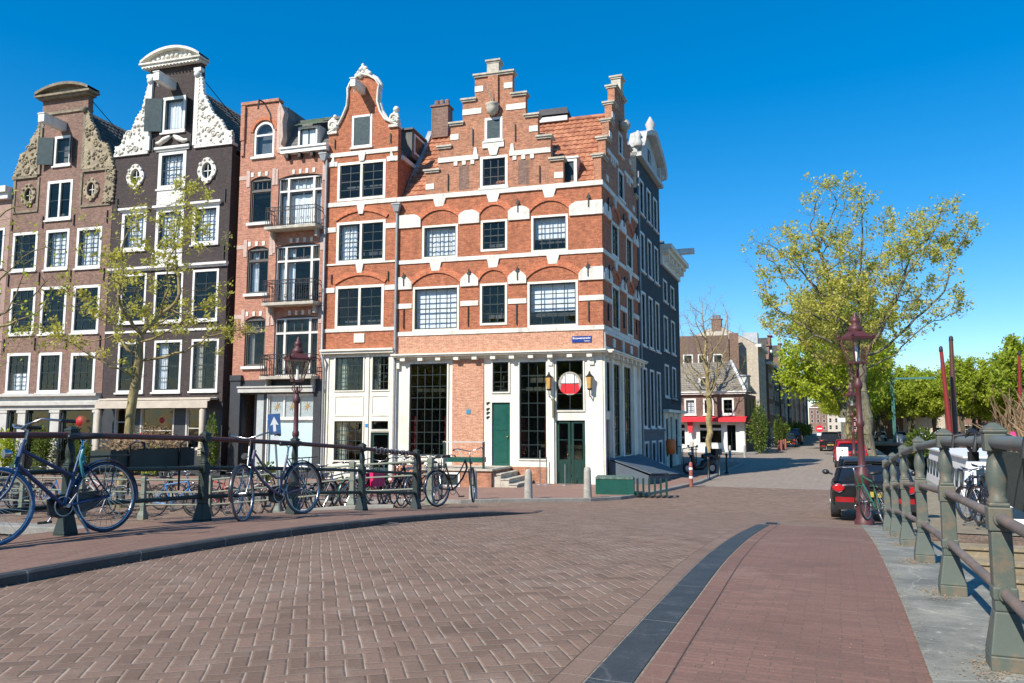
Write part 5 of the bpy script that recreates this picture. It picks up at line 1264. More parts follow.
# ------------------------------------------------------------------ the cafe house with the red awning
def awnhouse():
    P = thing('cafe_house', 'low brown cafe house with red awning and tiled hipped roof across the side street', 'house', (19.6, 66.0, 0), radians(-25))
    xl = -10.5
    UW = [(x, x + 1.0, 3.2, 4.62) for x in (-1.85, -4.6, -7.0, -9.4)] ; UW[1] = (-5.05, -4.05, 3.2, 4.62); UW.insert(2, (-3.45, -2.55, 3.2, 4.6))
    w = MB(); w.wall(rect(xl, 0, 2.9, 5.0), [rect(*r) for r in UW], 0, .3); w.box(-.3, 0, .3, 7, 0, 5.0); obj('front_wall', w, M['brick_street'], P)
    for r in UW: window(P, r, (2, 3), frame='white', fw=.14, curtain='net' if R.random() < .4 else None)
    GW = [(-3.85, -1.9, .75, 1.95), (-3.85, -1.9, 2.0, 2.45), (-1.55, -.7, .1, 2.4), (-6.6, -5.0, .6, 1.95), (-6.6, -5.0, 2.0, 2.45), (-9.6, -7.2, .75, 2.4)]
    w = MB(); w.wall(rect(xl, 0, 0, 2.9), [rect(*r) for r in GW], .02, .3)
    for x in (-4.6, -.25, -6.9): w.box(x - .2, x + .2, -.08, .02, 0, 2.6)
    obj('shopfront', w, M['white'], P)
    for r in GW: window(P, r, (4 if r[1] - r[0] > 1.4 and r[3] - r[2] < .6 else 2, 1), frame='white', glass='glass_dark', fw=.07, sill=False)
    w = MB(); w.box(xl, .15, -.3, .3, 4.95, 5.1); w.box(xl, .25, -.42, .3, 5.1, 5.2); obj('white_gutter', w, M['white'], P)
    w = MB(); w.quad((xl, 0, 3.05), (.22, 0, 3.05), (.22, -.95, 2.88), (xl, -.95, 2.88)); w.box(xl, .22, -.99, -.95, 2.6, 2.9); w.quad((.22, 0, 3.05), (.22, -.95, 2.88), (.22, -.95, 2.6), (.22, 0, 2.6)); aw = obj('awning', w, M['red_awn'], P)
    w = MB(); w.prism([(-4.75, 2.6), (-4.25, 2.6), (-4.3, 1.7), (-4.6, 1.6)], -.6, -.56); obj('hanging_flag', w, M['red_awn'], aw)
    tile_roof('tiled_roof', P, (xl, -.3, 5.15), (.15, -.3, 5.15), (-1.5, 3.2, 7.95), (xl, 3.2, 7.95), M['tile_grey'])
    tile_roof('tiled_roof', P, (.15, -.3, 5.15), (.15, 7.0, 5.15), (-1.5, 3.6, 7.95), (-1.5, 3.2, 7.95), M['tile_grey'])
    tile_roof('tiled_roof', P, (.15, 7.0, 5.15), (xl, 7.0, 5.15), (xl, 3.6, 7.95), (-1.5, 3.6, 7.95), M['tile_grey'])
    w = MB(); w.tube([(.15, -.3, 5.25), (-1.5, 3.2, 8.05)], .14, 6); obj('hip_flashing', w, M['white'], P)
    w = MB(); w.box(-3.9, -2.9, .4, 2.0, 5.5, 6.5); dm = obj('roof_dormer', w, M['white'], P); w = MB(); w.prism(arch(-3.7, -3.1, 5.6, 6.4, .3), .36, .42); obj('window', w, M['sash_dark'], dm)
    w = MB(); w.box(-1.2, .0, 2.2, 3.8, 5.3, 6.6); w.box(-1.3, .1, 2.1, 3.9, 6.6, 6.7); dm = obj('roof_dormer', w, M['lead'], P)
    w = MB(); w.box(-1.0, -.2, 2.17, 2.2, 5.5, 6.4); obj('window', w, M['white'], dm)
    # street side of the cafe
    w = MB()
    for y in (1.2, 3.2, 5.2): w.box(-.02, .03, y, y + 1.0, 3.2, 4.6)
    s_ = obj('side_windows', w, M['sash_dark'], P)
    w = MB(); w.box(-.05, .6, 1.0, 5, 2.75, 2.95); obj('side_canopy', w, M['green_dark'], P)
    body(P, xl, -.01, 7, 4.9, M['brick_street'])
    return P
awnhouse()
P = thing('rear_grey_house', 'grey brown house with white attic windows rising behind the cafe roof', 'house', (22.2, 79.5, 0), radians(-12))
w = MB(); w.wall(rect(-9, 0, 0, 11.5), [rect(-1.6 - k * 1.5, -.6 - k * 1.5, 7.8, 9.6) for k in range(5)], 0, .3); w.box(-.3, 0, .3, 8, 0, 11.5); obj('front_wall', w, M['brick_street'], P)
for k in range(5): window(P, (-1.6 - k * 1.5, -.6 - k * 1.5, 7.8, 9.6), (2, 2), frame='white', fw=.12)
w = MB(); w.box(-9, .0, -.1, 0, 7.4, 7.75); obj('white_ledge', w, M['white'], P)
w = MB(); w.box(.1, .95, -.3, .5, 0, 11.7); obj('chimney_breast', w, M['brick_brown'], P)
w = MB(); w.quad((-9, .0, 11.51), (0, 0, 11.51), (0, 8, 11.51), (-9, 8, 11.51)); w.tube([(-.1, .3, 11.5), (-.1, .3, 13.6)], .06, 6); obj('flat_roof', w, M['lead'], P)
# pale gable-wall house and the row down the street
def streethouse(u, wd, h, mat, label, roof='flat', trim='white', front_v=-7.2, rows=4, cols=3, gable=False, name='street_house'):
    P = thing(name, label, 'house', W(u, front_v), radians(67.5), None)
    zs = [.9] + [3.6 + (h - 4.2) * k / (rows - 1) for k in range(rows - 1)]; hh = min(1.9, (h - 4.2) / (rows - 1) * .66)
    rs = [(wd * (k + .5) / cols - .5, wd * (k + .5) / cols + .5, z, z + hh) for z in zs for k in range(cols)]
    w = MB(); w.wall(rect(0, wd, 0, h), [rect(*r) for r in rs], 0, .3); w.box(0, .25, .3, 9, 0, h - .01); w.box(wd - .25, wd, .3, 9, 0, h - .01); w.box(.25, wd - .25, 3, 3.1, 0, h - .02); w.box(.01, wd - .01, .3, 9, h - .2, h - .005); obj('wall', w, mat, P)
    for r in rs:
        f = MB(); ring(f, *r, .07, -.01, .1); f.box(r[0], r[1], .0, .06, (r[2] + r[3]) / 2 - .03, (r[2] + r[3]) / 2 + .03); F = obj('window', f, M[trim], P)
        g = MB(); g.quad((r[0], .05, r[2]), (r[1], .05, r[2]), (r[1], .05, r[3]), (r[0], .05, r[3])); obj('pane', g, M['glass_dark'], F, recalc=False)
    w = MB(); w.box(-.02, wd + .02, -.35, .2, h - .25, h + .05); obj('roof_cornice', w, M[trim], P)
    if roof == 'gable':
        w = MB(); w.prism([(.2, h), (wd - .2, h), (wd * .65, h + 1.2), (wd * .62, h + 2), (wd * .38, h + 2), (wd * .35, h + 1.2)], -.02, .3); w.box(wd * .35, wd * .65, -.2, .35, h + 2, h + 2.15); obj('neck_gable', w, mat, P)
        gable_roof(P, 0, wd, .3, 9, h, h + 1.9, M['tile_dark'])
    elif roof == 'pitch':
        tile_roof('tiled_roof', P, (0, .1, h), (wd, .1, h), (wd, 4, h + 2.2), (0, 4, h + 2.2), M['tile_grey']); tile_roof('tiled_roof', P, (wd, 9, h), (0, 9, h), (0, 4, h + 2.2), (wd, 4, h + 2.2), M['tile_grey'])
        w = MB(); w.prism([(.1, h), (.12, h)] + [(.11, h + .1)], .1, .2)
        e = MB(); 
        for x in (0.0, wd - .12): e.add([(x, .1, h), (x, 9, h), (x, 4, h + 2.2), (x + .12, .1, h), (x + .12, 9, h), (x + .12, 4, h + 2.2)], [(0, 1, 2), (5, 4, 3), (0, 3, 4, 1), (1, 4, 5, 2), (2, 5, 3, 0)])
        obj('gable_wall', e, mat, P)
    return P
P = streethouse(83.5, 9.0, 10.6, M['brick_grey'], 'tall house with bare pale rendered gable wall and chimney beyond the cafe', 'pitch', name='rendered_gable_house')
w = MB(); w.box(-.05, .7, 3.6, 4.6, 12.2, 13.4); w.box(-.1, .75, 3.5, 4.7, 13.4, 13.5)
for y in (3.8, 4.1, 4.4): w.lathe(.3, y, [(.12, 13.5), (.12, 13.9)], 8)
obj('chimney', w, M['brick_brown'], P)
w = MB(); w.box(1.2, 2.6, .1, 1.6, 10.7, 12.0); obj('roof_dormer', w, M['lead'], P)
u = 92.7; pal = [('brick_brown', 'gable', 'dark red'), ('brick_grey', 'flat', 'pale'), ('brick_street', 'gable', 'brown'), ('brick_salmon', 'gable', 'pinkish'), ('brick_blue_black', 'flat', 'charcoal')]
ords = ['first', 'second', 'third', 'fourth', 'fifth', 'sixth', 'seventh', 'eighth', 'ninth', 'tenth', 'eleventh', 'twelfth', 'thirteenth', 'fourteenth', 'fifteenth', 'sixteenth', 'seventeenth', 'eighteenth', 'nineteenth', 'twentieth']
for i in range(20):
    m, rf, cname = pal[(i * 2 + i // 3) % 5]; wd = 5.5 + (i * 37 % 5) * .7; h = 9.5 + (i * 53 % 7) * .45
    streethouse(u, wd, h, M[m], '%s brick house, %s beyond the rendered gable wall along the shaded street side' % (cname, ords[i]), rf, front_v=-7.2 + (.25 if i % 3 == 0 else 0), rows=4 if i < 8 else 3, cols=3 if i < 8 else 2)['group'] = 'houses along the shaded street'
    u += wd + .02
# houses closing the far view and behind the trees of the cross canal
def facing(X, Y, rz, wd, h, mat, label, roof='flat', group=None):
    P = streethouse(0, wd, h, mat, label, roof, rows=4, cols=3); P.location = (X, Y, 0); P.rotation_euler = (0, 0, rz)
    if group: P['group'] = group
    return P
for i in range(5):
    X, Y, _ = W(330, -10 + i * 6.6)
    facing(X, Y, radians(-22.5), 6.5, 9.5 + (i * 31 % 4) * .8, M[['brick_brown', 'brick_grey', 'brick_salmon', 'brick_street', 'brick_grey'][i]], '%s house closing the far end of the street' % ['leftmost brown', 'pale grey', 'pinkish', 'dull brown', 'rightmost pale'][i], ['gable', 'flat'][i % 2], 'houses closing the street')
for i in range(9):
    X, Y, _ = W(152, 4 + i * 6.6)
    facing(X, Y, radians(-22.5), 6.5, (10.5, 9.5, 11, 10.5, 12.8, 13.6, 12.6, 13.5, 12.8)[i], M[['brick_street', 'brick_grey', 'brick_brown', 'brick_salmon', 'brick_grey', 'brick_brown', 'brick_grey', 'brick_street', 'brick_brown'][i]], '%s canal house behind the lime green trees, %s from the left' % (['brown', 'pale', 'dark', 'pinkish', 'pale', 'dark', 'pale', 'brown', 'dark'][i], ords[i]), ['gable', 'flat'][i % 2], 'houses behind the far trees')
# ------------------------------------------------------------------ railings
def rail_post(P, u, v, mat, h=1.08, s=1.0):
    X, Y, _ = W(u, v); z = Huv(u, v) + .01
    lx, ly, lz = u, v, 0
    mb = MB(); o = Matrix.Translation((X, Y, z)) @ Matrix.Rotation(radians(-22.5), 4, 'Z')
    T = lambda z0, z1, a0, a1: mb.taper(0, 0, z0, z1, a0, a0, a1, a1)
    T(0, .07, .080, .080); T(.07, .26, .080, .048); T(.26, .62, .046, .043); T(.31, .37, .051, .051); T(.62, .73, .050, .050); T(.73, .75, .043, .043)
    mb.lathe(0, 0, [(.043, .75), (.045, .762), (.034, .778), (.041, .82), (.046, .86), (.043, .9), (.036, .94), (.028, .965), (.033, .975), (.030, .985)], 16)
    T(.985, 1.07, .046, .046); T(1.07, 1.088, .051, .051); T(1.088, 1.12, .050, .012)
    ob = obj('post', mb, mat, P); 
    inv = P.matrix_world.inverted() if False else None
    ob.location = (X, Y, z); ob.rotation_euler = (0, 0, radians(-22.5))
    bv = ob.modifiers.new('b', 'BEVEL'); bv.width = .007; bv.segments = 2; bv.limit_method = 'ANGLE'; bv.angle_limit = radians(50)
    return (X, Y, z)
def railing(label, us, v, pm, top, mid, end=False):
    P = thing('bridge_railing', label, 'railing', (0, 0, 0)); pts = []
    for u in us: pts.append(rail_post(P, u, v, pm))
    for nm, dz, r, m in (('top_rail', 1.03, .031, top), ('middle_rail', .68, .025, mid), ('lower_rail', .34, .025, mid)):
        mb = MB(); q = [(x, y, z + dz) for x, y, z in pts]
        if end:
            (x, y, z) = q[-1]; dx, dy = CU, CV
            q[-1] = (x - dx * .05, y - dy * .05, z)
            if nm != 'lower_rail': q += [(x + dx * .10, y + dy * .10, z - .05), (x + dx * .14, y + dy * .14, z - .2), (x + dx * .14, y + dy * .14, z - .5)]
        mb.tube(q, r, 12); obj(nm, mb, m, P)
        if nm != 'top_rail':
            mb = MB()
            for x, y, z in pts:
                a = Vector((CU, CV, 0)); mb.tube([Vector((x, y, z + dz)) - a * .07, Vector((x, y, z + dz)) + a * .07], r + .009, 12)
            obj('rail_collar', mb, pm, P)
    # base: bring root to first post
    x, y, z = pts[0]; P.location = (x, y, z)
    for ch in kids(P): ch.location = Vector(ch.location) - Vector((x, y, z))
    return P
railing('grey green cast iron bridge railing in the right foreground beside the stone strip', [.5, 2.4, 4.29, 6.18, 8.07, 9.95, 11.85, 13.75], RV, M['rail_post'], M['rail_grey'], M['rail_bar'])
railing('iron bridge railing on the left, coloured dark for shade, with bicycles leaning on it', [-2.0, -.1, 1.8, 3.7, 5.55, 7.35, 9.05, 10.75, 12.5], LV, M['rail_shaded'], M['rail_red'], M['rail_shaded'], end=True)
# quay railing, pale green
def qrail():
    P = thing('quay_railing', 'pale green low quay railing on the far side of the canal, behind the left bicycles', 'railing'); 
    pts = []
    for i in range(16):
        a = .35 + i * 1.78; X, Y = landL(a, .35); z = H(X, Y) + .1; pts.append((X, Y, z)); 
        mb = MB(); mb.taper(0, 0, 0, .1, .085, .085, .085, .085); mb.taper(0, 0, .1, .2, .085, .085, .055, .055); mb.taper(0, 0, .2, .86, .05, .05, .045, .045); mb.taper(0, 0, .3, .38, .06, .06, .06, .06); mb.taper(0, 0, .58, .66, .06, .06, .06, .06)
        mb.taper(0, 0, .86, .95, .055, .055, .055, .055); mb.taper(0, 0, .95, .99, .05, .05, .02, .02)
        o = obj('post', mb, M['quay_rail'], P); o.location = (X, Y, z); o.rotation_euler = (0, 0, radians(-16))
    for dz, r in ((.9, .024), (.62, .02), (.34, .02)):
        mb = MB(); mb.tube([(x, y, z + dz) for x, y, z in pts], r, 8); obj('rail', mb, M['quay_rail'], P)
    x, y, z = pts[0]; P.location = (x, y, z)
    for ch in kids(P): ch.location = Vector(ch.location) - Vector((x, y, z))
qrail()
# ------------------------------------------------------------------ steps and landing right of the bridge railing
def stair():
    P = thing('stone_steps', 'sandy stone steps down to the boat landing beside the right bridge railing', 'steps', W(0, 1.02))
    P.rotation_euler = (0, 0, radians(-22.5)); L0 = P.matrix_world
    # local x = v, local y = u
    n = 10
    for i in range(n):
        z = .44 - .165 * i; mb = MB(); y1 = 14.19 - .36 * i
        mb.box(0, 2.4, y1 - .36 + .004, y1, -1.9, z - .05); mb.box(0, 2.42, y1 - .39, y1 - .002, z - .05, z); obj('step', mb, M['step_stone'], P)
    mb = MB(); mb.box(0, 2.4, -6, 14.19 - .36 * n, -1.9, -1.25); obj('landing', mb, M['step_stone'], P)
stair()
# ------------------------------------------------------------------ street lamps
def lamp(name, label, X, Y, z):
    global _L
    P = thing('street_lamp', label, 'street lamp', (X, Y, z), radians(10), 'dark red crown lanterns')
    mb = MB(); prof = [(.20, 0), (.20, .10), (.16, .16), (.15, .46), (.17, .50), (.17, .56), (.135, .62), (.125, .85), (.155, .90), (.155, .96), (.17, 1.02), (.16, 1.08), (.085, 1.22), (.075, 1.3), (.066, 2.05), (.085, 2.08), (.085, 2.16), (.062, 2.2), (.055, 2.85), (.085, 2.89), (.095, 2.97), (.06, 3.05), (.04, 3.12), (.035, 3.28)]
    mb.lathe(0, 0, prof, 14); obj('pole', mb, M['lamp_red'], P)
    mb = MB()
    for k in range(4):
        a = pi / 4 + k * pi / 2; mb.tube([(.04 * cos(a), .04 * sin(a), 3.1), (.14 * cos(a), .14 * sin(a), 3.22), (.10 * cos(a), .10 * sin(a), 3.33), (.15 * cos(a), .15 * sin(a), 3.42)], .014, 6)
        mb.tube([(.165 * cos(a) * 1.0, .165 * sin(a), 3.42), (.335 * cos(a), .335 * sin(a), 3.93)], .017, 6)
        mb.ball((.36 * cos(a), .36 * sin(a), 4.0), .035, 6, 5); mb.tube([(.33 * cos(a), .33 * sin(a), 3.94), (.39 * cos(a), .39 * sin(a), 3.98), (.40 * cos(a), .40 * sin(a), 4.07), (.36 * cos(a), .36 * sin(a), 4.09)], .012, 5)
    q = .707
    mb.taper(0, 0, 3.40, 3.44, .165 * q + .02, .165 * q + .02, .165 * q + .02, .165 * q + .02); mb.taper(0, 0, 3.92, 3.97, .335 * q + .03, .335 * q + .03, .335 * q + .04, .335 * q + .04)
    mb.taper(0, 0, 3.97, 4.12, .335 * q - .005, .335 * q - .005, .10, .10); mb.lathe(0, 0, [(.13, 4.1), (.15, 4.15), (.12, 4.22), (.07, 4.25), (.11, 4.3), (.09, 4.38), (.04, 4.42), (.045, 4.46), (.01, 4.52)], 12)
    fr = obj('lantern_frame', mb, M['lamp_red'], P)
    mb = MB()
    a0, a1 = .165 * q, .335 * q
    for k in range(4):
        c_, s_ = cos(k * pi / 2), sin(k * pi / 2)
        def r_(x, y, z): return (x * c_ - y * s_, x * s_ + y * c_, z)
        mb.quad(r_(-a0, -a0, 3.44), r_(a0, -a0, 3.44), r_(a1, -a1, 3.92), r_(-a1, -a1, 3.92))
    obj('lantern_glass', mb, M['lamp_glass'], P, recalc=False)
    mb = MB(); mb.lathe(0, 0, [(.05, 3.44), (.05, 3.52), (.03, 3.54), (.035, 3.75), (.01, 3.8)], 10); obj('bulb', mb, M['curtain_w'], P)
    return P
X, Y, _ = W(16.95, .42); L1 = lamp('street_lamp', 'dark red crown lantern nearest the camera, in front of the black car', X, Y, Huv(16.95, .42) - .02); L1.scale = (.93,) * 3
dup(L1, (15.9, 36.6, 0), radians(20), 'dark red crown lantern second in line along the parked cars', scale=.93)
dup(L1, (-4.93, 17.9, .1), radians(30), 'dark red crown lantern in front of the salmon balcony house', scale=.93)
# traffic signs
def sign(name, label, X, Y, z, h, rz, kind):
    P = thing(name, label, 'traffic sign', (X, Y, z), rz)
    mb = MB(); mb.tube([(0, 0, 0), (0, 0, h)], .025, 8); obj('pole', mb, M['steel'], P)
    return P
P = sign('one_way_sign', 'blue traffic sign with white up arrow tilted on a pole beside the left lamp', -4.98, 17.1, .12, 1.85, radians(8), 0)
P.rotation_euler = (0, radians(-5), radians(14))
mb = MB(); mb.box(-.13, .13, -.04, -.025, 1.95, 2.40); s_ = obj('sign_plate', mb, M['traffic_blue'], P)
mb = MB(); mb.prism([(-.03, 2.02), (.03, 2.02), (.03, 2.17), (.09, 2.15), (.0, 2.34), (-.09, 2.15), (-.03, 2.17)], -.046, -.041); obj('arrow', mb, M['sign_white'], s_)
mb = MB(); mb.box(-.08, .08, -.04, -.025, 1.80, 1.92); obj('sub_plate', mb, M['sign_white'], P)
mb = MB(); mb.tube([(0, 0, 1.8), (0, 0, 2.3)], .02, 6); obj('pole_top', mb, M['steel'], P)
P = sign('no_entry_sign', 'round red no entry sign on a thin pole left of the parked cars', 29.0, 74.0, 0, 2.6, radians(-20), 0)
mb = MB(); mb.add([(.32 * cos(2 * pi * i / 24), -.05, 2.0 + .32 * sin(2 * pi * i / 24)) for i in range(24)] + [(.32 * cos(2 * pi * i / 24), -.03, 2.0 + .32 * sin(2 * pi * i / 24)) for i in range(24)], [tuple(range(24)), tuple(range(24, 48))[::-1]] + [(i, (i + 1) % 24, (i + 1) % 24 + 24, i + 24) for i in range(24)])
s_ = obj('sign_disc', mb, M['sign_red'], P); mb = MB(); mb.box(-.22, .22, -.06, -.052, 1.95, 2.05); obj('sign_bar', mb, M['sign_white'], s_)
mb = MB(); mb.box(-.26, .26, -.05, -.03, 1.35, 1.58); obj('sub_plate', mb, M['sign_white'], P)
P = thing('white_notice_board', 'blank white upright board standing behind the near red car', 'board', (17.2, 41.0, 0), radians(-22))
mb = MB(); mb.box(-.28, .28, -.02, .02, .45, 1.15); mb.tube([(-.2, 0, 0), (-.2, 0, .5)], .02, 6); mb.tube([(.2, 0, 0), (.2, 0, .5)], .02, 6); obj('panel', mb, M['sign_white'], P); mb = MB(); mb.ball((0, -.03, .98), .035, 8, 6); obj('emblem', mb, M['black'], P)
P = thing('parking_sign', 'small white sign on grey pole between the far tree trunks', 'traffic sign', (20.8, 49.5, 0), radians(-22))
mb = MB(); mb.tube([(0, 0, 0), (0, 0, 2.7)], .05, 8); obj('pole', mb, M['steel'], P); mb = MB(); mb.box(-.22, .22, -.07, -.05, 2.5, 2.75); obj('sign_plate', mb, M['sign_white'], P)
# ------------------------------------------------------------------ bollards
def bollard(label, X, Y, mat, h=.9, r=.11, group='stone bollards', name='stone_bollard', prof=None):
    mb = MB(); prof = prof or [(r * 1.15, -.05), (r * 1.12, .1), (r, .5), (r * .92, h - .12), (r * .8, h - .04), (r * .45, h), (.01, h + .01)]
    mb.lathe(0, 0, prof, 12)
    o = obj(name, mb, mat); o.location = (X, Y, H(X, Y) + .02); return tag(o, label, 'bollard', group)
bollard('pale stone bollard in front of the cellar window of the terrace', -1.1, 22.4, M['bollard'])
bollard('pale stone bollard in front of the stone steps of the cafe', .47, 22.7, M['bollard'])
bollard('pale stone bollard in front of the corner door, beside the stacked green tables', 2.22, 23.25, M['bollard'], .98)
def striped(label, X, Y):
    P = thing('striped_bollard', label, 'bollard', (X, Y, .02), 0, 'red white bollards'); mb = MB()
    mb.lathe(0, 0, [(.075, 0), (.07, .3), (.07, .74), (.06, .86), (.03, .9)], 12); obj('shaft', mb, plain('dull_red_paint', (.32, .09, .07), .6, var=.2), P)
    mb = MB(); mb.lathe(0, 0, [(.074, .62), (.074, .7)], 12); mb.lathe(0, 0, [(.074, .3), (.074, .38)], 12); obj('stripe', mb, M['sign_white'], P); return P
striped('red and white striped bollard alone at the pavement corner', 6.64, 29.3)
black_prof = [(.09, 0), (.09, .06), (.05, .1), (.045, .8), (.065, .84), (.05, .93), (.01, .96)]
for i, (x, y) in enumerate(((8.19, 32.9), (9.36, 35.6), (10.1, 37.1))):
    bollard('slim black iron post, %s of three beside the parked scooter' % ['nearest', 'middle', 'farthest'][i], x, y, M['black'], group='black iron posts', name='iron_bollard', prof=black_prof)
for i in range(4):
    X, Y, _ = W(73 + i * 3.2, -4.8); striped_ = bollard('dull red post, %s in the line along the far left kerb' % ords[i], X, Y, plain('dull_red_post', (.30, .10, .08), .7), .95, .09, 'red kerb posts', 'red_bollard')
for i, (x, y) in enumerate(((15.5, 56), (16.7, 56.5), (13.2, 53.5), (12.1, 52.8))):
    bollard('pale bollard on the corner before the cafe, %s of four from the right' % ['second', 'first', 'third', 'fourth'][i], x, y, M['bollard'], .85, .09, 'cafe corner bollards')
# ------------------------------------------------------------------ cafe terrace, steps, benches
P = thing('terrace_platform', 'raised brick and stone terrace with white framed cellar window in front of the cafe', 'terrace', PA(-5.2, 0), radians(-16))
mb = MB(); mb.wall(rect(-1.15, 1.75, 0, .66), [rect(-.2, .5, .12, .56)], -2.45, -2.35); mb.box(-1.15, -1.05, -2.35, -.04, 0, .66); mb.box(1.65, 1.75, -2.35, -.04, 0, .66); obj('brick_base', mb, M['brick_gable'], P)
mb = MB(); mb.box(-1.25, 1.8, -2.52, -.035, .66, .73); obj('stone_top', mb, M['capstone'], P)
mb = MB(); ring(mb, -.25, .58, .08, .60, .07, -2.48, -2.40); f = obj('cellar_window', mb, M['white'], P); mb = MB(); mb.box(-.2, .55, -2.42, -2.40, .1, .58); mb.box(.15, .18, -2.44, -2.42, .1, .58); obj('pane', mb, M['sash_dark'], f)
for i in range(3):
    mb = MB(); mb.box(1.76 + i * .30, 2.05 + i * .30, -2.3, -.06, 0, .52 - i * .17); mb.box(1.76 + i * .30, 2.08 + i * .30, -2.33, -.06, .52 - i * .17, .56 - i * .17); obj('step', mb, M['capstone'], P)
P = thing('terrace_bench', 'dark green wooden bench rail standing on the cafe terrace', 'bench', PA(-4.55, -1.95, .73), radians(-16))
mb = MB(); mb.box(-.75, .75, -.3, .0, .22, .40); obj('seat', mb, M['green_door'], P)
mb = MB(); mb.box(-.80, .80, -.34, -.28, .92, .97); obj('back_rail', mb, M['grey_cap'], P)
for x in (-.75, .75): mb = MB(); mb.box(x - .035, x + .035, -.35, -.27, 0, .95); obj('leg', mb, M['green_dark'], P)
mb = MB(); mb.tube([(-.4, -.31, .92), (-.05, -.31, .4)], .02, 6); obj('brace', mb, M['grey_cap'], P)
P = thing('stacked_tables', 'pile of dark green folded cafe tables and benches lying before the corner', 'table stack', (3.75, 25.2, .09), radians(-10))
for k in range(4):
    mb = MB(); x = -.9 + k * .02; mb.box(-1.05, .15, -.5 + k * .28, -.46 + k * .28, 0, .50); obj('table_top', mb, M['green_door'], P)
mb = MB(); mb.box(-1.05, .12, -.52, .55, .50, .56); obj('top_board', mb, plain('peeling_green_board', (.10, .16, .13), .7, var=.5, scale=8), P)
for k in range(6):
    mb = MB(); x = .22 + k * .18; mb.box(x, x + .06, -.5, -.42, 0, .5); mb.box(x, x + .06, .1, .18, 0, .5); mb.box(x, x + .06, -.42, .1, .44, .5); mb.box(x, x + .06, -.42, .1, .05, .11); obj('folding_frame', mb, M['green_dark'], P)
P = thing('cellar_hatch', 'sloping blue grey cellar cover against the shaded side of the corner house', 'cellar hatch', PB(3.3, 0), radians(68.5))
mb = MB(); mb.add([(-2.7, -.05, .95), (2.6, -.05, .95), (2.6, -1.9, .14), (-2.7, -1.5, .42), (-2.7, -.05, 0), (2.6, -.05, 0), (2.6, -1.9, 0), (-2.7, -1.5, 0)], [(0, 1, 2, 3), (0, 3, 7, 4), (1, 5, 6, 2), (3, 2, 6, 7), (0, 4, 5, 1)])
obj('base', mb, M['grey_blue'], P); mb = MB(); mb.add([(-2.75, -.04, 1.0), (-.2, -.04, 1.0), (-.2, -1.78, .34), (-2.75, -1.6, .47), (-2.75, -.04, 1.04), (-.2, -.04, 1.04), (-.2, -1.78, .38), (-2.75, -1.6, .51)], [(0, 1, 2, 3), (4, 7, 6, 5), (0, 4, 5, 1), (1, 5, 6, 2), (2, 6, 7, 3), (3, 7, 4, 0)]); obj('lid', mb, M['grey_blue'], P)
mb = MB(); mb.add([(0.0, -.04, .99), (2.6, -.04, .99), (2.6, -1.95, .17), (0.0, -1.80, .31), (0.0, -.04, 1.02), (2.6, -.04, 1.02), (2.6, -1.95, .2), (0.0, -1.80, .34)], [(0, 1, 2, 3), (4, 7, 6, 5), (0, 4, 5, 1), (1, 5, 6, 2), (2, 6, 7, 3), (3, 7, 4, 0)]); obj('lid', mb, M['grey_blue'], P)
for i, x in enumerate((-2.15, -1.9, -1.2)):
    P = thing('parasol_stand', 'iron parasol base with pole beside the corner door, %s' % ['leftmost of three', 'middle of three', 'nearest the door'][i], 'parasol stand', PA(x, -.55, .05), radians(-16), 'parasol stands')
    mb = MB(); mb.lathe(0, 0, [(.2, 0), (.2, .05), (.04, .07)], 12); obj('base', mb, M['steel'], P); mb = MB(); mb.tube([(0, 0, .05), (0, 0, 1.3 - i * .25)], .02, 6); obj('pole', mb, M['steel'], P)
P = thing('orange_bin', 'orange litter bin on a black post at the far house corner', 'litter bin', (7.35, 36.4, .05), 0)
mb = MB(); mb.lathe(0, 0, [(.15, .9), (.22, 1.0), (.24, 1.5), (.16, 1.6)], 12); obj('bin', mb, plain('orange_plastic', (.75, .16, .03), .5), P); mb = MB(); mb.tube([(0, 0, 0), (0, 0, .95)], .06, 8); obj('post', mb, M['black'], P)
# planter boxes hung on the railings
def planter(label, u, v, side, L_, mat, zt=.98, dep=.24, wid=.30):
    X, Y, _ = W(u, v + side * .34); z = Huv(u, v) 
    P = thing('hanging_planter', label, 'planter', (X, Y, z), radians(-22.5))
    mb = MB(); mb.box(-wid / 2, wid / 2, -L_ / 2, L_ / 2, zt - dep, zt); obj('box', mb, mat, P)
    mb = MB(); mb.box(-wid / 2 + .03, wid / 2 - .03, -L_ / 2 + .03, L_ / 2 - .03, zt, zt + .01); obj('soil', mb, plain('soil', (.05, .035, .02), .95), P)
    for y in (-L_ * .3, L_ * .3):
        mb = MB(); s_ = -side; mb.tube([(s_ * (wid / 2 + .012), y, zt - dep - .28), (s_ * (wid / 2 + .012), y, zt + .06), (s_ * (wid / 2 + .10), y, zt + .10), (s_ * (wid / 2 + .22), y, zt + .08), (s_ * (wid / 2 + .23), y, zt + .01)], .013, 6); obj('bracket', mb, M['iron'], P)
    return P, X, Y, z + zt
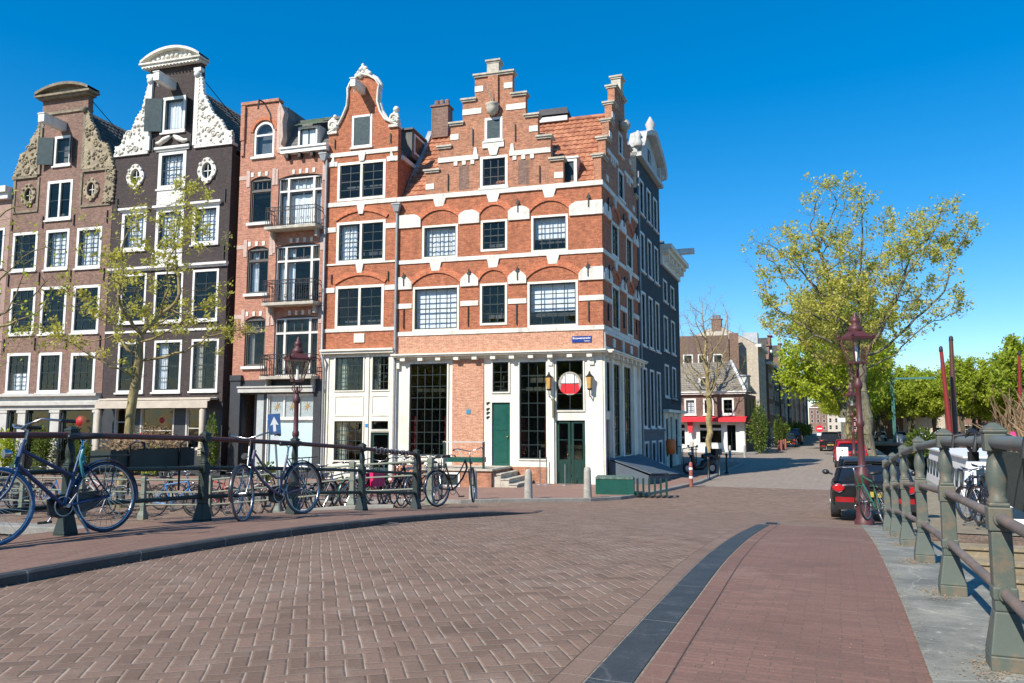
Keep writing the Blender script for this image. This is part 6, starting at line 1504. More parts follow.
def leaves_mesh(name, pts, size, mat, P=None, rnd=None, flat=.5, aspect=.6):
    """pts Nx3 numpy -> random oriented quads"""
    n = len(pts); rs = np.random.RandomState(rnd or 1)
    a = rs.normal(size=(n, 3)); a /= np.linalg.norm(a, axis=1)[:, None]
    b = rs.normal(size=(n, 3)); b -= (a * b).sum(1)[:, None] * a; b /= np.linalg.norm(b, axis=1)[:, None]
    s = size * rs.uniform(.35, 1.5, n)[:, None]
    a = a * s; b = b * s * aspect
    V = np.stack([pts - a, pts - b * .9 + a * .1, pts + a, pts + b * .9 + a * .1], 1).reshape(-1, 3)
    me = bpy.data.meshes.new(name); me.vertices.add(n * 4); me.vertices.foreach_set('co', V.astype(np.float32).ravel())
    me.loops.add(n * 4); me.loops.foreach_set('vertex_index', np.arange(n * 4, dtype=np.int32))
    me.polygons.add(n); me.polygons.foreach_set('loop_start', np.arange(0, n * 4, 4, dtype=np.int32)); me.polygons.foreach_set('loop_total', np.full(n, 4, dtype=np.int32))
    me.materials.append(mat); me.update(calc_edges=True); me.validate()
    o = bpy.data.objects.new(name, me); COL.objects.link(o); o.parent = P
    return o
P, X, Y, z = planter('long green black planter box hung outside the left railing, dry plants in it', 6.78, LV, -1, 1.2, M['planter_green'], .90, .21)
rs = np.random.RandomState(4); n = 900; q = np.stack([rs.uniform(-.14, .14, n), rs.uniform(-.55, .55, n), .90 + rs.uniform(0, .15, n) * (1 - .3 * rs.uniform(size=n))], 1)
leaves_mesh('dry_plants', q, .022, M['leaf_dry'], P, 5)
q = np.stack([rs.uniform(-.1, .1, 40), rs.uniform(-.5, .2, 40), .95 + rs.uniform(0, .15, 40)], 1); leaves_mesh('red_blossoms', q[:12], .02, M['flower_red'], P, 6)
for k, (u_, lab) in enumerate(((5.0, 'grey green slatted planter hung outside the right railing with dry reeds and pink flowers'), (3.05, 'grey green slatted planter at the right picture edge'))):
    P, X, Y, z = planter(lab, u_, RV, 1, 1.35, M['planter_slat'], .98, .30); P['group'] = 'slatted planters on the right railing'
    mb = MB(); rr = random.Random(9 + k)
    for i in range(260):
        x, y = rr.uniform(-.13, .13), rr.uniform(-.64, .64); h_ = rr.uniform(.15, .42); dx, dy = rr.uniform(-.14, .14), rr.uniform(-.2, .2)
        mb.tube([(x, y, .97), (x + dx * .4, y + dy * .4, .97 + h_ * .6), (x + dx, y + dy, .97 + h_ * (.8 + .2 * rr.random()))], [.006, .005, .002], 3, cap=False)
    obj('dry_reeds', mb, M['leaf_dry'], P)
    q = np.stack([rs.uniform(-.12, .12, 60), rs.uniform(-.65, .1, 60), 1.02 + rs.uniform(0, .1, 60)], 1); leaves_mesh('pink_flowers', q[:26], .022, M['flower_pink'], P, 7, aspect=1); leaves_mesh('leaves', q[26:], .03, M['leaf_bush'], P, 8)
# chain lock wound round the right top rail, and a cloth-like chain on the left rail
X, Y, _ = W(4.95, RV); zz = Huv(4.95, RV) + 1.04; mb = MB()
for k in range(3): mb.torus((X + .01 * k, Y + .015 * k, zz), .05 + .006 * k, .007, 'x', 16, 6)
mb.box(X - .02, X + .02, Y - .025, Y + .015, zz - .11, zz - .06); tag(obj('cable_lock', mb, M['black']), 'black cable lock wound round the right top rail', 'bicycle lock')
mb = MB(); 
for k in range(20):
    t = k / 19; X, Y, _ = W(11.1 + 1.1 * t, LV); zz = Huv(11.1 + 1.1 * t, LV) + 1.03 + .012 * sin(k * 2.1)
    mb.torus((X, Y, zz), .044, .009, 'x' if k % 2 else 'y', 9, 5)
tag(obj('rail_chain', mb, M['steel']), 'pale chain wound along the far end of the left top rail', 'chain')

# gutter grate, manhole and litter on the paving
def lid(label, u, v, a, b, rz=radians(67.5), cat='drain cover', name='drain_cover'):
    X, Y, _ = W(u, v); P = thing(name, label, cat, (X, Y, H(X, Y) + .006), rz); mb = MB(); 
    mb.box(-a, a, -b, -b + .02, 0, .008); mb.box(-a, a, b - .02, b, 0, .008); mb.box(-a, -a + .02, -b + .02, b - .02, 0, .008); mb.box(a - .02, a, -b + .02, b - .02, 0, .008)
    obj('frame', mb, M['steel'], P); mb = MB(); n = int(a / .022)
    for k in range(n): x = -a + .03 + k * (2 * a - .06) / max(1, n - 1); mb.box(x - .008, x + .008, -b + .02, b - .02, 0, .006)
    obj('grate', mb, M['iron'], P)
lid('small iron drain grate at the far end of the blue stone band', 14.9, -1.15, .22, .12)
lid('small iron drain grate against the dark kerb on the left', 8.8, -5.42, .20, .10)
mb = MB(); rr = random.Random(77)
def chip(u, v, dz, r):
    X, Y, _ = W(u, v); z = H(X, Y) + dz; a = rr.uniform(0, 6.28); t = rr.uniform(.3, 1)
    mb.quad((X + r * cos(a), Y + r * sin(a), z), (X - r * t * sin(a), Y + r * t * cos(a), z + rr.uniform(0, .006)), (X - r * cos(a), Y - r * sin(a), z), (X + r * t * sin(a), Y - r * t * cos(a), z + rr.uniform(0, .004)))
for up in (2.4, 4.29, 6.18, 8.07, 9.95, 11.85):
    for k in range(260):
        chip(up + rr.gauss(-.05, .16), RV - .06 + rr.gauss(-.03, .06), .018, rr.uniform(.003, .009))
for k in range(900): chip(rr.uniform(2, 14), .335 + rr.gauss(.02, .025), .018, rr.uniform(.002, .006))
for k in range(500): chip(rr.uniform(2, 14), rr.uniform(-.8, .3), .014, rr.uniform(.002, .005))
for k in range(700): chip(rr.uniform(2, 15), -5.40 + abs(rr.gauss(0, .10)), .01, rr.uniform(.003, .008))
tag(obj('leaf_litter', mb, M['leaf_dry'], recalc=False), 'dry brown seeds and leaf crumbs lying along the stones and post feet', 'leaf litter', kind='stuff')
# ------------------------------------------------------------------ bicycles
def paint(name, col, rough=.3): return plain(name, col, rough, var=.06, scale=3)
BP = {'blue': paint('blue_bicycle_paint', (.012, .035, .11)), 'navy': paint('navy_bicycle_paint', (.015, .025, .055)), 'black': paint('black_bicycle_paint', (.02, .02, .022)), 'purple': paint('violet_grey_bicycle_paint', (.11, .09, .15)),
      'green': paint('green_bicycle_paint', (.03, .12, .07)), 'sky': paint('sky_blue_bicycle_paint', (.06, .22, .48)), 'silver': paint('silver_bicycle_paint', (.45, .45, .46)), 'red': paint('red_bicycle_paint', (.40, .03, .03)), 'teal': paint('turquoise_paint', (.04, .22, .26)), 'pink': paint('magenta_plastic', (.65, .02, .12))}
def make_bike(label, X, Y, z, rz, col='black', style='dutch', steer=0, lean=0, tyre=None, fine=True, extras=(), group=None, fork=None, rim='chrome', ftyre=None, bars=None):
    P = thing('bicycle', label, 'bicycle', (X, Y, z), rz, group); P.rotation_euler = (lean, 0, rz)
    R0 = .345; WB = 1.08; nr = 32 if fine else 18; k_ = 6 if fine else 4
    T_ = [tyre or M['tyre']]
    def wheel(cx, steerxf=None):
        mb = MB(); mb.torus((cx, 0, R0), R0 - .035, .012, 'y', nr, k_)
        sp = 28 if fine else 12
        for i in range(sp):
            a = 2 * pi * i / sp; b = a + (.35 if i % 2 else -.35)
            mb.tube([(cx + .018 * cos(b), .02 * (1 if i % 2 else -1), R0 + .018 * sin(b)), (cx + (R0 - .04) * cos(a), 0, R0 + (R0 - .04) * sin(a))], .0016 * (1.3 if fine else 1.8), 3, cap=False)
        mb.tube([(cx, -.05, R0), (cx, .05, R0)], .022, 8)
        w_ = obj('wheel', mb, M[rim], P, steerxf)
        mb = MB(); mb.torus((cx, 0, R0), R0 - .017, .0185, 'y', nr, 8 if fine else 5); obj('tyre', mb, T_[0], w_, steerxf); return w_
    hx, hz = .90, .60; ax = Vector((-.30, 0, .95)).normalized()
    sx = Matrix.Translation((WB - .06, 0, 0)) @ Matrix.Rotation(steer, 4, 'Z') @ Matrix.Translation((-WB + .06, 0, 0)) if steer else None
    wheel(0); T_[0] = ftyre or T_[0]; wheel(WB, sx)
    fm = BP[col]
    mb = MB(); ht = Vector((.83, 0, .87)); hb = Vector((.885, 0, .70)); bb = Vector((.44, 0, .29)); st = Vector((.26, 0, .80)); 
    mb.tube([ht, hb], .022, 8); mb.tube([bb, st], .016, 8)
    if style == 'dutch': mb.tube([hb, (.74, 0, .50), (.58, 0, .37), bb], .019, 8); mb.tube([ht - Vector((0, 0, .04)), (.66, 0, .62), (.48, 0, .50), (.36, 0, .50)], .014, 8)
    elif style == 'swoop': mb.tube([hb, bb], .019, 8); mb.tube([ht - Vector((0, 0, .05)), (.34, 0, .56)], .017, 8)
    else: mb.tube([hb, bb], .019, 8); mb.tube([ht - Vector((0, 0, .03)), (.28, 0, .76)], .016, 8)
    for s_ in (-1, 1):
        mb.tube([(0, s_ * .06, R0), (.44, s_ * .035, .29)], .010, 6); mb.tube([(0, s_ * .06, R0), (.27, s_ * .02, .74)], .009, 6)
    obj('frame', mb, fm, P)
    mb = MB(); crown = Vector((.895, 0, .67)); mb.tube([ht + Vector((-.01, 0, .05)), crown], .014, 8)
    for s_ in (-1, 1): mb.tube([crown, (.90, s_ * .045, .66), (.98, s_ * .05, .48), (WB - .01, s_ * .05, R0 + .04), (WB, s_ * .05, R0)], .012, 6)
    obj('fork', mb, fork or fm, P, sx)
    mb = MB(); top = Vector((.80, 0, 1.0)); mb.tube([ht, top, top + Vector((.05, 0, .02))], .012, 8)
    if bars == 'flat': mb.tube([(.82, -.3, 1.04), (.85, 0, 1.02), (.82, .3, 1.04)], .012, 8)
    else:
        for s_ in (-1, 1): mb.tube([(.85, 0, 1.02), (.86, s_ * .10, 1.04), (.80, s_ * .24, 1.08), (.66, s_ * .29, 1.06), (.54, s_ * .29, 1.05)], .011, 8)
    hbm = obj('handlebar', mb, M['chrome'], P, sx)
    mb = MB()
    for s_ in (-1, 1): mb.tube([(.66, s_ * .29, 1.06), (.53, s_ * .29, 1.05)], .017, 8) if bars != 'flat' else mb.tube([(.83, s_ * .2, 1.035), (.82, s_ * .31, 1.04)], .017, 8)
    obj('grip', mb, M['black'], hbm, sx)
    mb = MB(); mb.tube([st, (.235, 0, .90)], .013, 8); mb.torus((.235, 0, .915), .03, .008, 'y', 8, 4); sp_ = obj('seat_post', mb, M['chrome'], P)
    mb = MB(); n = 14; prof = []
    for i in range(n + 1):
        t = i / n; x = .09 + .30 * t; w_ = .095 * (1 - ss((t - .25) / .5)) + .022; prof.append((x, w_))
    vs = []; 
    for x, w_ in prof:
        for yy, zz in ((-1, -.02), (-.8, .018), (0, .028), (.8, .018), (1, -.02), (0, -.03)): vs.append((x, yy * w_, .945 + zz - .015 * (x - .1)))
    fs = [(i * 6 + j, (i + 1) * 6 + j, (i + 1) * 6 + (j + 1) % 6, i * 6 + (j + 1) % 6) for i in range(n) for j in range(6)] + [tuple(range(6)), tuple(range(n * 6, n * 6 + 6))[::-1]]
    mb.add(vs, fs, 0, True); obj('saddle', mb, M['black'], P)
    mb = MB(); mb.torus((.44, 0, .29), .09, .006, 'y', 20, 4)
    for s_, a in ((-1, -.9), (1, 2.24)):
        e = (.44 + .17 * cos(a), s_ * .075, .29 + .17 * sin(a)); mb.tube([(.44, s_ * .06, .29), e], .011, 6)
    mb.tube([(.44, -.07, .29), (.44, .07, .29)], .02, 8); cr = obj('crankset', mb, M['steel'], P)
    for s_, a in ((-1, -.9), (1, 2.24)):
        mb = MB(); x, z_ = .44 + .17 * cos(a), .29 + .17 * sin(a); mb.box(x - .045, x + .045, s_ * .12 - .04, s_ * .12 + .04, z_ - .012, z_ + .012); obj('pedal', mb, M['black'], cr)
    def fender(cx, a0, a1, xf=None, m='black'):
        mb = MB(); n = 16; vs = []
        for i in range(n + 1):
            a = a0 + (a1 - a0) * i / n
            for y, r in ((-.026, R0 + .012), (0, R0 + .026), (.026, R0 + .012)): vs.append((cx + r * cos(a), y, R0 + r * sin(a)))
        mb.add(vs, [(i * 3 + j, (i + 1) * 3 + j, (i + 1) * 3 + j + 1, i * 3 + j + 1) for i in range(n) for j in range(2)], 0, True)
        obj('mudguard', mb, BP[m] if m in BP else M[m], P, xf, recalc=False)
    fender(0, radians(20), radians(190), None, col if style == 'swoop' else 'black')
    if style == 'dutch': fender(WB, radians(-10), radians(150), sx)
    if 'case' in extras:
        mb = MB(); mb.prism([(-.06, R0 - .07), (.0, R0 - .09), (.44, .18), (.55, .22), (.56, .36), (.48, .40), (.0, R0 + .07), (-.06, R0 + .05)], -.075, -.045); obj('chain_guard', mb, M['black'], P)
    if 'rack' in extras:
        mb = MB()
        for s_ in (-.06, .06): mb.tube([(.22, s_, .74), (-.25, s_, .745), (-.26, s_ * .3, .745)], .007, 5); mb.tube([(0, s_, R0 + .02), (-.08, s_, .74)], .006, 5)
        for x in (-.2, -.05, .1): mb.tube([(x, -.06, .745), (x, .06, .745)], .006, 5)
        obj('rear_rack', mb, M['black'], P)
    if 'lamp' in extras:
        mb = MB(); mb.lathe(0, 0, [(.015, -.04), (.034, -.02), (.042, .02), (.038, .035)], 12); obj('headlight', mb, M['chrome'], P, (sx or Matrix.Identity(4)) @ Matrix.Translation((.97, 0, .80)) @ Matrix.Rotation(pi / 2, 4, 'Y'))
    if 'kick' in extras:
        mb = MB(); mb.tube([(.38, .05, .27), (.30, .16, .02)], .01, 6); obj('kickstand', mb, M['steel'], P)
    if 'lock' in extras:
        mb = MB(); mb.torus((.26, 0, .72), .05, .013, 'x', 16, 6); mb.tube([(.25, .03, .84), (.31, .06, .72), (.29, .06, .60), (.25, .03, .54)], .014, 6); obj('cable_lock', mb, BP['teal'], P)
    if 'basket' in extras:
        mb = MB()
        for i in range(9):
            a = 2 * pi * i / 9; mb.tube([(1.0 + .13 * cos(a), .15 * sin(a), .78), (1.02 + .17 * cos(a), .19 * sin(a), 1.0)], .006, 4)
        for z_, q in ((.78, .13), (.88, .15), (1.0, .17)): mb.torus((1.01, 0, z_), q, .007, 'z', 14, 4)
        obj('basket', mb, M['steel'], P, sx)
    if 'bag' in extras:
        mb = MB()
        for s_ in (-1, 1): mb.taper(-.06, s_ * .12, .45, .76, .16, .05, .17, .06)
        obj('pannier', mb, BP['pink'] if 'pinkbag' in extras else M['black'], P)
    return P
rzu = radians(67.5)      # direction along the bridge
def onbridge(u, v): X, Y, _ = W(u, v); return X, Y, Huv(u, v) + .095
X, Y, z = onbridge(5.72, -6.70)
make_bike('blue bicycle with blue front tyre leaning on the left railing, cut by the picture edge', X, Y, z, rzu + pi - radians(3), 'blue', 'swoop', radians(-6), radians(6), extras=('lamp', 'kick', 'lock', 'rack', 'case'), tyre=plain('navy_tyre', (.02, .035, .07), .6), ftyre=plain('blue_tyre', (.025, .11, .24), .6))
X, Y, z = onbridge(8.72, -6.62)
make_bike('violet grey bicycle with turned front wheel on the left railing, right of the blue one', X, Y, z, rzu + pi - radians(5), 'purple', 'dutch', radians(24), radians(5), extras=('lamp', 'case', 'rack', 'basket') and ('lamp', 'case', 'rack'), fork=M['chrome'], tyre=plain('grey_tyre', (.10, .11, .12), .7))
X, Y, _ = W(13.35, -7.05); z = H(X, Y) + .09
make_bike('dark dutch bicycle standing at the rounded end of the left railing', X, Y, z, radians(52), 'black', 'dutch', radians(35), radians(-4), extras=('lamp', 'rack'))
X, Y, _ = W(16.2, .50); 
make_bike('green bicycle leaning between the red lamp post and the railing end', 6.5, 13.75, H(6.5, 13.75) + .015, radians(84), 'green', 'diamond', radians(-35), radians(-8), extras=('rack',), bars='flat', rim='steel')
# bicycles parked along the pale quay railing
cols = ['black', 'sky', 'silver', 'black', 'red', 'black', 'navy', 'silver', 'green', 'black', 'purple', 'navy', 'black', 'silver', 'black', 'sky']
labs = ['black bicycle by the pale quay railing straight behind the rear wheel of the blue one', 'sky blue bicycle behind the pale quay railing between the two leaning bicycles', 'silver bicycle at the quay railing just left of the sky blue one', 'black bicycle lying low behind the front wheel of the violet bicycle', 'red bicycle seen through the spokes of the violet bicycle', 'black bicycle behind the saddle of the violet bicycle',
        'navy bicycle right of the small blue traffic sign', 'silver bicycle in front of the cream shopfront, leftmost there', 'green bicycle in front of the cream shopfront', 'black bicycle with magenta bag in front of the cream shop door', 'violet bicycle beside the bicycle with the magenta bag', 'navy bicycle near the end of the quay railing', 'black bicycle left of the last pale railing post', 'silver bicycle at the left picture edge behind the blue wheel', 'black bicycle beside the slatted quay bench', 'small sky blue bicycle far left under the blue frame']
pos = [(10.2, .95, 5), (7.75, .95, 10), (8.9, 1.1, 185), (6.3, 1.0, 15), (5.7, 1.05, 170), (4.8, 1.0, 60), (4.0, 1.0, 75), (3.3, 1.05, 68), (2.6, 1.0, 72), (2.0, 1.1, 66), (1.9, 1.5, 75), (1.6, 1.9, 80), (1.0, 1.7, 100), (13.4, 1.1, 10), (12.2, 1.15, 170), (11.3, 1.2, 12)]
for i, (a, b, dg) in enumerate(pos):
    X, Y = landL(a, b); ex = ['lamp']
    if i % 2: ex.append('rack')
    if i % 3 == 0: ex.append('basket')
    if i == 9: ex += ['bag', 'pinkbag']
    make_bike(labs[i], X, Y, H(X, Y) + .09, radians(-16 + dg), cols[i], ['dutch', 'diamond', 'swoop'][i % 3], radians((i * 37 % 50) - 25), radians((i * 13 % 9) - 4), extras=ex, fine=False, group='bicycles parked along the quay')
extra = [(9.9, 2.6, 20, 'black', 'black bicycle on the street side of the quay behind the planter box'), (8.4, 2.9, 175, 'navy', 'navy bicycle parked on the quay behind the sky blue one'), (7.0, 2.6, 30, 'silver', 'silver bicycle parked on the quay behind the front wheel of the violet one'), (5.2, 2.5, 62, 'black', 'black bicycle in the second row behind the violet bicycle saddle'), (4.4, 2.4, 70, 'green', 'green bicycle in the second row below the blue arrow sign'),
         (3.6, 2.3, 66, 'black', 'black bicycle in the second row left of the cream shopfront'), (2.9, 2.4, 72, 'red', 'red bicycle in the second row before the cream shopfront'), (2.2, 2.5, 64, 'navy', 'navy bicycle in the second row before the shop door'), (14.6, 2.2, 15, 'black', 'black bicycle on the quay at the far left behind the blue wheel'), (12.8, 2.6, 170, 'silver', 'silver bicycle on the quay left of the slatted bench')]
for i, (a, b, dg, c, lb) in enumerate(extra):
    X, Y = landL(a, b); make_bike(lb, X, Y, H(X, Y) + .01, radians(-16 + dg), c, ['dutch', 'diamond', 'swoop'][i % 3], radians((i * 41 % 50) - 25), radians((i * 17 % 9) - 4), extras=('rack', 'basket') if i % 2 else ('lamp',), fine=False, group='bicycles parked along the quay')
# bicycles parked on the landing right of the bridge and along the far kerbs
for i, (u, v, dg, c) in enumerate(((15.2, 2.4, 95, 'black'), (16.0, 2.6, 88, 'silver'), (16.8, 2.5, 100, 'navy'), (18.0, 2.5, 92, 'black'))):
    X, Y, _ = W(u, v); make_bike('%s bicycle above the stone steps beyond the right railing, %s from the front' % (['black', 'silver', 'navy', 'another black'][i], ords[i]), X, Y, Huv(u, v) + .03, radians(-22 + dg), c, ['dutch', 'diamond'][i % 2], radians(15), 0, extras=('lamp', 'rack'), fine=False, group='bicycles at the top of the steps')
for i in range(12):
    u = 72 + i * 3.3; X, Y, _ = W(u, -6.1); make_bike('dark bicycle against the shaded house fronts down the street, %s from the cafe corner' % ords[i], X, Y, .08, radians(67 + (i * 29 % 40) - 20), ['black', 'navy'][i % 2], 'dutch', .2, 0, extras=(), fine=False, group='bicycles down the shaded street')
# ------------------------------------------------------------------ cars
def make_car(label, X, Y, rz, paintm, Ln=3.9, Wd=1.72, Ht=1.42, kind='hatch', cat='car', group='cars parked along the canal', roofm=None):
    P = thing('parked_car', label, cat, (X, Y, H(X, Y)), rz, group)    # local y forward, x right, origin at the rear bumper middle
    hw = Wd / 2; belt = Ht * .62; 
    st = [(0.0, .78, .52, .80, belt - .10), (.035, .90, .34, .90, belt - .02), (.16, .97, .26, .96, belt + .01), (.40, 1.0, .20, 1.0, belt + .01), (Ln * .30, 1.0, .18, 1.0, belt + .01), (Ln * .55, 1.0, .18, 1.0, belt), (Ln * .72, 1.0, .20, .99, belt - .02), (Ln * .82, .98, .20, .96, belt - .07), (Ln * .95, .93, .24, .86, belt - .18), (Ln, .80, .32, .75, belt - .30)]
    mb = MB(); vs = []; m = 12
    for (y, wb, zb, wt, zt) in st:
        a, b = hw * wb, hw * wt
        ringp = [(-a * .86, zb), (-a, zb + .12), (-a, (zb + zt) / 2), (-b * .99, zt - .10), (-b * .90, zt), (-b * .4, zt + .025), (b * .4, zt + .025), (b * .90, zt), (b * .99, zt - .10), (a, (zb + zt) / 2), (a, zb + .12), (a * .86, zb)]
        vs += [(x, y, z) for x, z in ringp]
    fs = [(i * m + j, (i + 1) * m + j, (i + 1) * m + (j + 1) % m, i * m + (j + 1) % m) for i in range(len(st) - 1) for j in range(m)] + [tuple(range(m)), tuple(range(len(st) * m - m, len(st) * m))[::-1]]
    mb.add(vs, fs, 0, True); o = obj('body', mb, paintm, P); s_ = o.modifiers.new('s', 'SUBSURF'); s_.levels = 1; s_.render_levels = 2
    for e in []: pass
    # greenhouse: dark glass volume with painted roof and pillars
    y0, y1, y2, y3 = .12, .42, Ln * .52, Ln * .70
    gl = MB(); b = hw * .86; t = hw * .70
    gv = [(-b, y0, belt), (b, y0, belt), (b, y3, belt - .01), (-b, y3, belt - .01), (-t, y1, Ht - .05), (t, y1, Ht - .05), (t, y2, Ht - .05), (-t, y2, Ht - .05)]
    gl.add(gv, [(0, 1, 5, 4), (1, 2, 6, 5), (2, 3, 7, 6), (3, 0, 4, 7), (4, 5, 6, 7)]); obj('windows', gl, plain('car_glass', (.012, .015, .02), .05, var=.01, spec=.8), P)
    rf = MB()
    vs = []; n = 5
    for (y, w_, z) in ((y1 - .10, t * .94, Ht - .085), (y1 + .02, t * 1.02, Ht - .03), ((y1 + y2) / 2, t * 1.04, Ht), (y2 - .02, t * 1.02, Ht - .03), (y2 + .06, t * .96, Ht - .075)):
        vs += [(-w_, y, z - .05), (-w_ * .9, y, z), (0, y, z + .015), (w_ * .9, y, z), (w_, y, z - .05)]
    rf.add(vs, [(i * 5 + j, (i + 1) * 5 + j, (i + 1) * 5 + j + 1, i * 5 + j + 1) for i in range(4) for j in range(4)], 0, True)
    rf.add([(x, y, z - .04) for x, y, z in vs], [(i * 5 + j, i * 5 + j + 1, (i + 1) * 5 + j + 1, (i + 1) * 5 + j) for i in range(4) for j in range(4)], 0, True)
    obj('roof', rf, roofm or paintm, P)
    pl = MB()
    for s_ in (-1, 1):
        pl.tube([(s_ * b, y0 - .01, belt - .02), (s_ * t, y1 - .01, Ht - .05)], .05, 6); pl.tube([(s_ * b, y3, belt - .02), (s_ * t, y2, Ht - .05)], .035, 6); pl.tube([(s_ * (b + .005), Ln * .33, belt - .02), (s_ * (t + .005), Ln * .34, Ht - .05)], .035, 6)
    obj('pillars', pl, paintm, P)
    for s_ in (-1, 1):
        for y in (.62, Ln - .72):
            w_ = MB(); pr = [(.30, -.10), (.31, -.09), (.315, 0), (.31, .09), (.30, .10)]
            w_.lathe(0, 0, pr, 24); ty = obj('wheel', w_, M['tyre'], P, Matrix.Translation((s_ * (hw - .10), y, .315)) @ Matrix.Rotation(pi / 2, 4, 'Y'))
            w_ = MB(); w_.lathe(0, 0, [(.19, -.105), (.20, 0), (.19, .105)], 16); obj('rim', w_, M['steel'], ty, Matrix.Translation((s_ * (hw - .10), y, .315)) @ Matrix.Rotation(pi / 2, 4, 'Y'))
        tl = MB(); x0, x1 = (s_ * hw * .66, s_ * hw * .93); a, b_ = min(x0, x1), max(x0, x1)
        tl.lathe(0, 0, [(.06, -.03), (.085, -.02), (.088, .1)], 14); tl.v = [(x * (b_ - a) / .16 + (a + b_) / 2, z, y + belt - .13) for x, y, z in tl.v]; l = obj('tail_light', tl, plain('tail_light_red', (.45, .012, .015), .2, var=.15), P)
        c_ = MB(); c_.torus(((a + b_) / 2, -.02, belt - .13), .09, .008, 'y', 16, 5); obj('light_ring', c_, M['chrome'], l)
        mi = MB(); mi.ball((s_ * (hw + .10), Ln * .62, belt + .08), .085, 10, 6, sz=.75); mi.tube([(s_ * (hw - .06), Ln * .62, belt + .02), (s_ * (hw + .05), Ln * .62, belt + .06)], .02, 6); obj('mirror', mi, roofm or M['black'], P)
        ref = MB(); a, b_ = sorted((s_ * hw * .45, s_ * hw * .88)); ref.box(a, b_, -.03, .06, .40, .50); obj('reflector', ref, plain('reflector_red', (.30, .012, .015), .3), P)
    ex = MB(); ex.box(-hw * .90, hw * .90, -.045, .1, .24, .40); obj('bumper', ex, M['black'], P)
    ex = MB(); ex.torus((-.35, -.05, .30), .04, .012, 'y', 14, 6); ex.torus((.35, -.05, .30), .04, .012, 'y', 14, 6); obj('exhaust', ex, M['chrome'], P)
    ex = MB(); ex.box(-.26, .26, -.05, -.03, .52, .63); obj('number_plate', ex, plain('yellow_plate', (.42, .30, .05), .5), P)
    ex = MB(); ex.box(-.22, .22, -.035, 0, .74, .765); obj('boot_handle', ex, M['chrome'], P)
    wp = MB(); wp.tube([(0, .10, belt + .02), (-.3, .14, belt + .12)], .012, 5); obj('wiper', wp, M['black'], P)
    return P
rzc = radians(67.5 - 90)
blk = paint('black_car_paint', (.012, .012, .014), .18); redp = paint('red_car_paint', (.42, .012, .025), .2); drk = paint('dark_red_car_paint', (.17, .012, .02), .2); van = paint('anthracite_van_paint', (.02, .024, .03), .25)
def car(label, u, v, m, **k): X, Y, _ = W(u, v); return make_car(label, X, Y, rzc, m, **k)
car('black hatchback with red tail lights parked nearest, behind the red lamp post', 18.3, .66, blk, roofm=paint('dark_grey_roof', (.03, .032, .035), .25), Ht=1.32)
car('bright red hatchback parked behind the white board, second in line', 46.0, .65, redp)
car('dark red car parked just beyond the bright red hatchback', 52.5, .55, drk)
car('black tall off-road car parked left of the no entry sign', 75.5, -.6, blk, Ln=4.4, Wd=1.85, Ht=1.72)
for i, u in enumerate((84, 98, 112, 128)):
    car('%s car far down the street under the trees, %s beyond the black tall one' % (['dark red', 'silver', 'black', 'dark'][i], ords[i]), u, .6, [drk, BP['silver'], blk, van][i])
X, Y, _ = W(88, -4.9); make_car('black car parked in the shade on the left of the street beyond the red posts', X, Y, rzc, blk)
X, Y, _ = W(100, -4.9); make_car('anthracite van parked in the shade on the left of the street', X, Y, rzc, van, Ln=4.8, Wd=1.9, Ht=1.9)
for i in range(6):
    X, Y, _ = W(130 + (i % 2) * .5, 6 + i * 2.6); make_car('%s car parked under the lime green trees across the canal, %s from the left' % (['white', 'silver', 'red', 'white', 'dark', 'silver'][i], ords[i]), X, Y, radians(-22.5 + 180 if i % 2 else -22.5), [M['sign_white'], BP['silver'], redp, M['sign_white'], van, BP['silver']][i], group='cars across the canal')
# scooter
P = thing('motor_scooter', 'black motor scooter parked beside the slim iron posts in the shade', 'scooter', (9.15, 36.1, .09), radians(200))
for y in (0, 1.28):
    w_ = MB(); w_.torus((y, 0, .25), .20, .055, 'y', 22, 8); ww = obj('wheel', w_, M['tyre'], P); w_ = MB(); w_.lathe(0, 0, [(.14, -.03), (.15, 0), (.14, .03)], 14); obj('rim', w_, M['steel'], ww, Matrix.Translation((y, 0, .25)) @ Matrix.Rotation(pi / 2, 4, 'X'))
w_ = MB(); w_.tube([(-.15, 0, .62), (.1, 0, .55), (.45, 0, .45), (.55, 0, .28), (.9, 0, .26), (1.0, 0, .55), (1.08, 0, .95)], [.14, .17, .17, .13, .11, .13, .09], 10); obj('body', w_, M['black'], P)
w_ = MB(); w_.tube([(-.2, 0, .80), (.1, 0, .82), (.5, 0, .78)], [.10, .13, .11], 10); obj('seat', w_, M['black'], P)
w_ = MB(); w_.tube([(1.28, .0, .25), (1.15, 0, .6), (1.05, 0, 1.05)], .03, 8); w_.tube([(.95, -.33, 1.1), (1.05, 0, 1.08), (.95, .33, 1.1)], .018, 8); obj('fork', w_, M['steel'], P)
w_ = MB(); w_.box(-.42, -.08, -.2, .2, .84, 1.12); w_.box(-.4, .0, -.1, .1, .6, .84); obj('top_box', w_, M['black'], P)
w_ = MB(); w_.add([(1.1, -.22, 1.05), (1.1, .22, 1.05), (1.0, .2, 1.45), (1.0, -.2, 1.45), (1.12, -.22, 1.05), (1.12, .22, 1.05), (1.02, .2, 1.45), (1.02, -.2, 1.45)], [(0, 1, 2, 3), (7, 6, 5, 4), (0, 4, 5, 1), (1, 5, 6, 2), (2, 6, 7, 3), (3, 7, 4, 0)]); obj('windscreen', w_, M['lamp_glass'], P)
w_ = MB(); w_.ball((1.15, 0, .9), .09, 10, 6); obj('headlight', w_, M['chrome'], P)
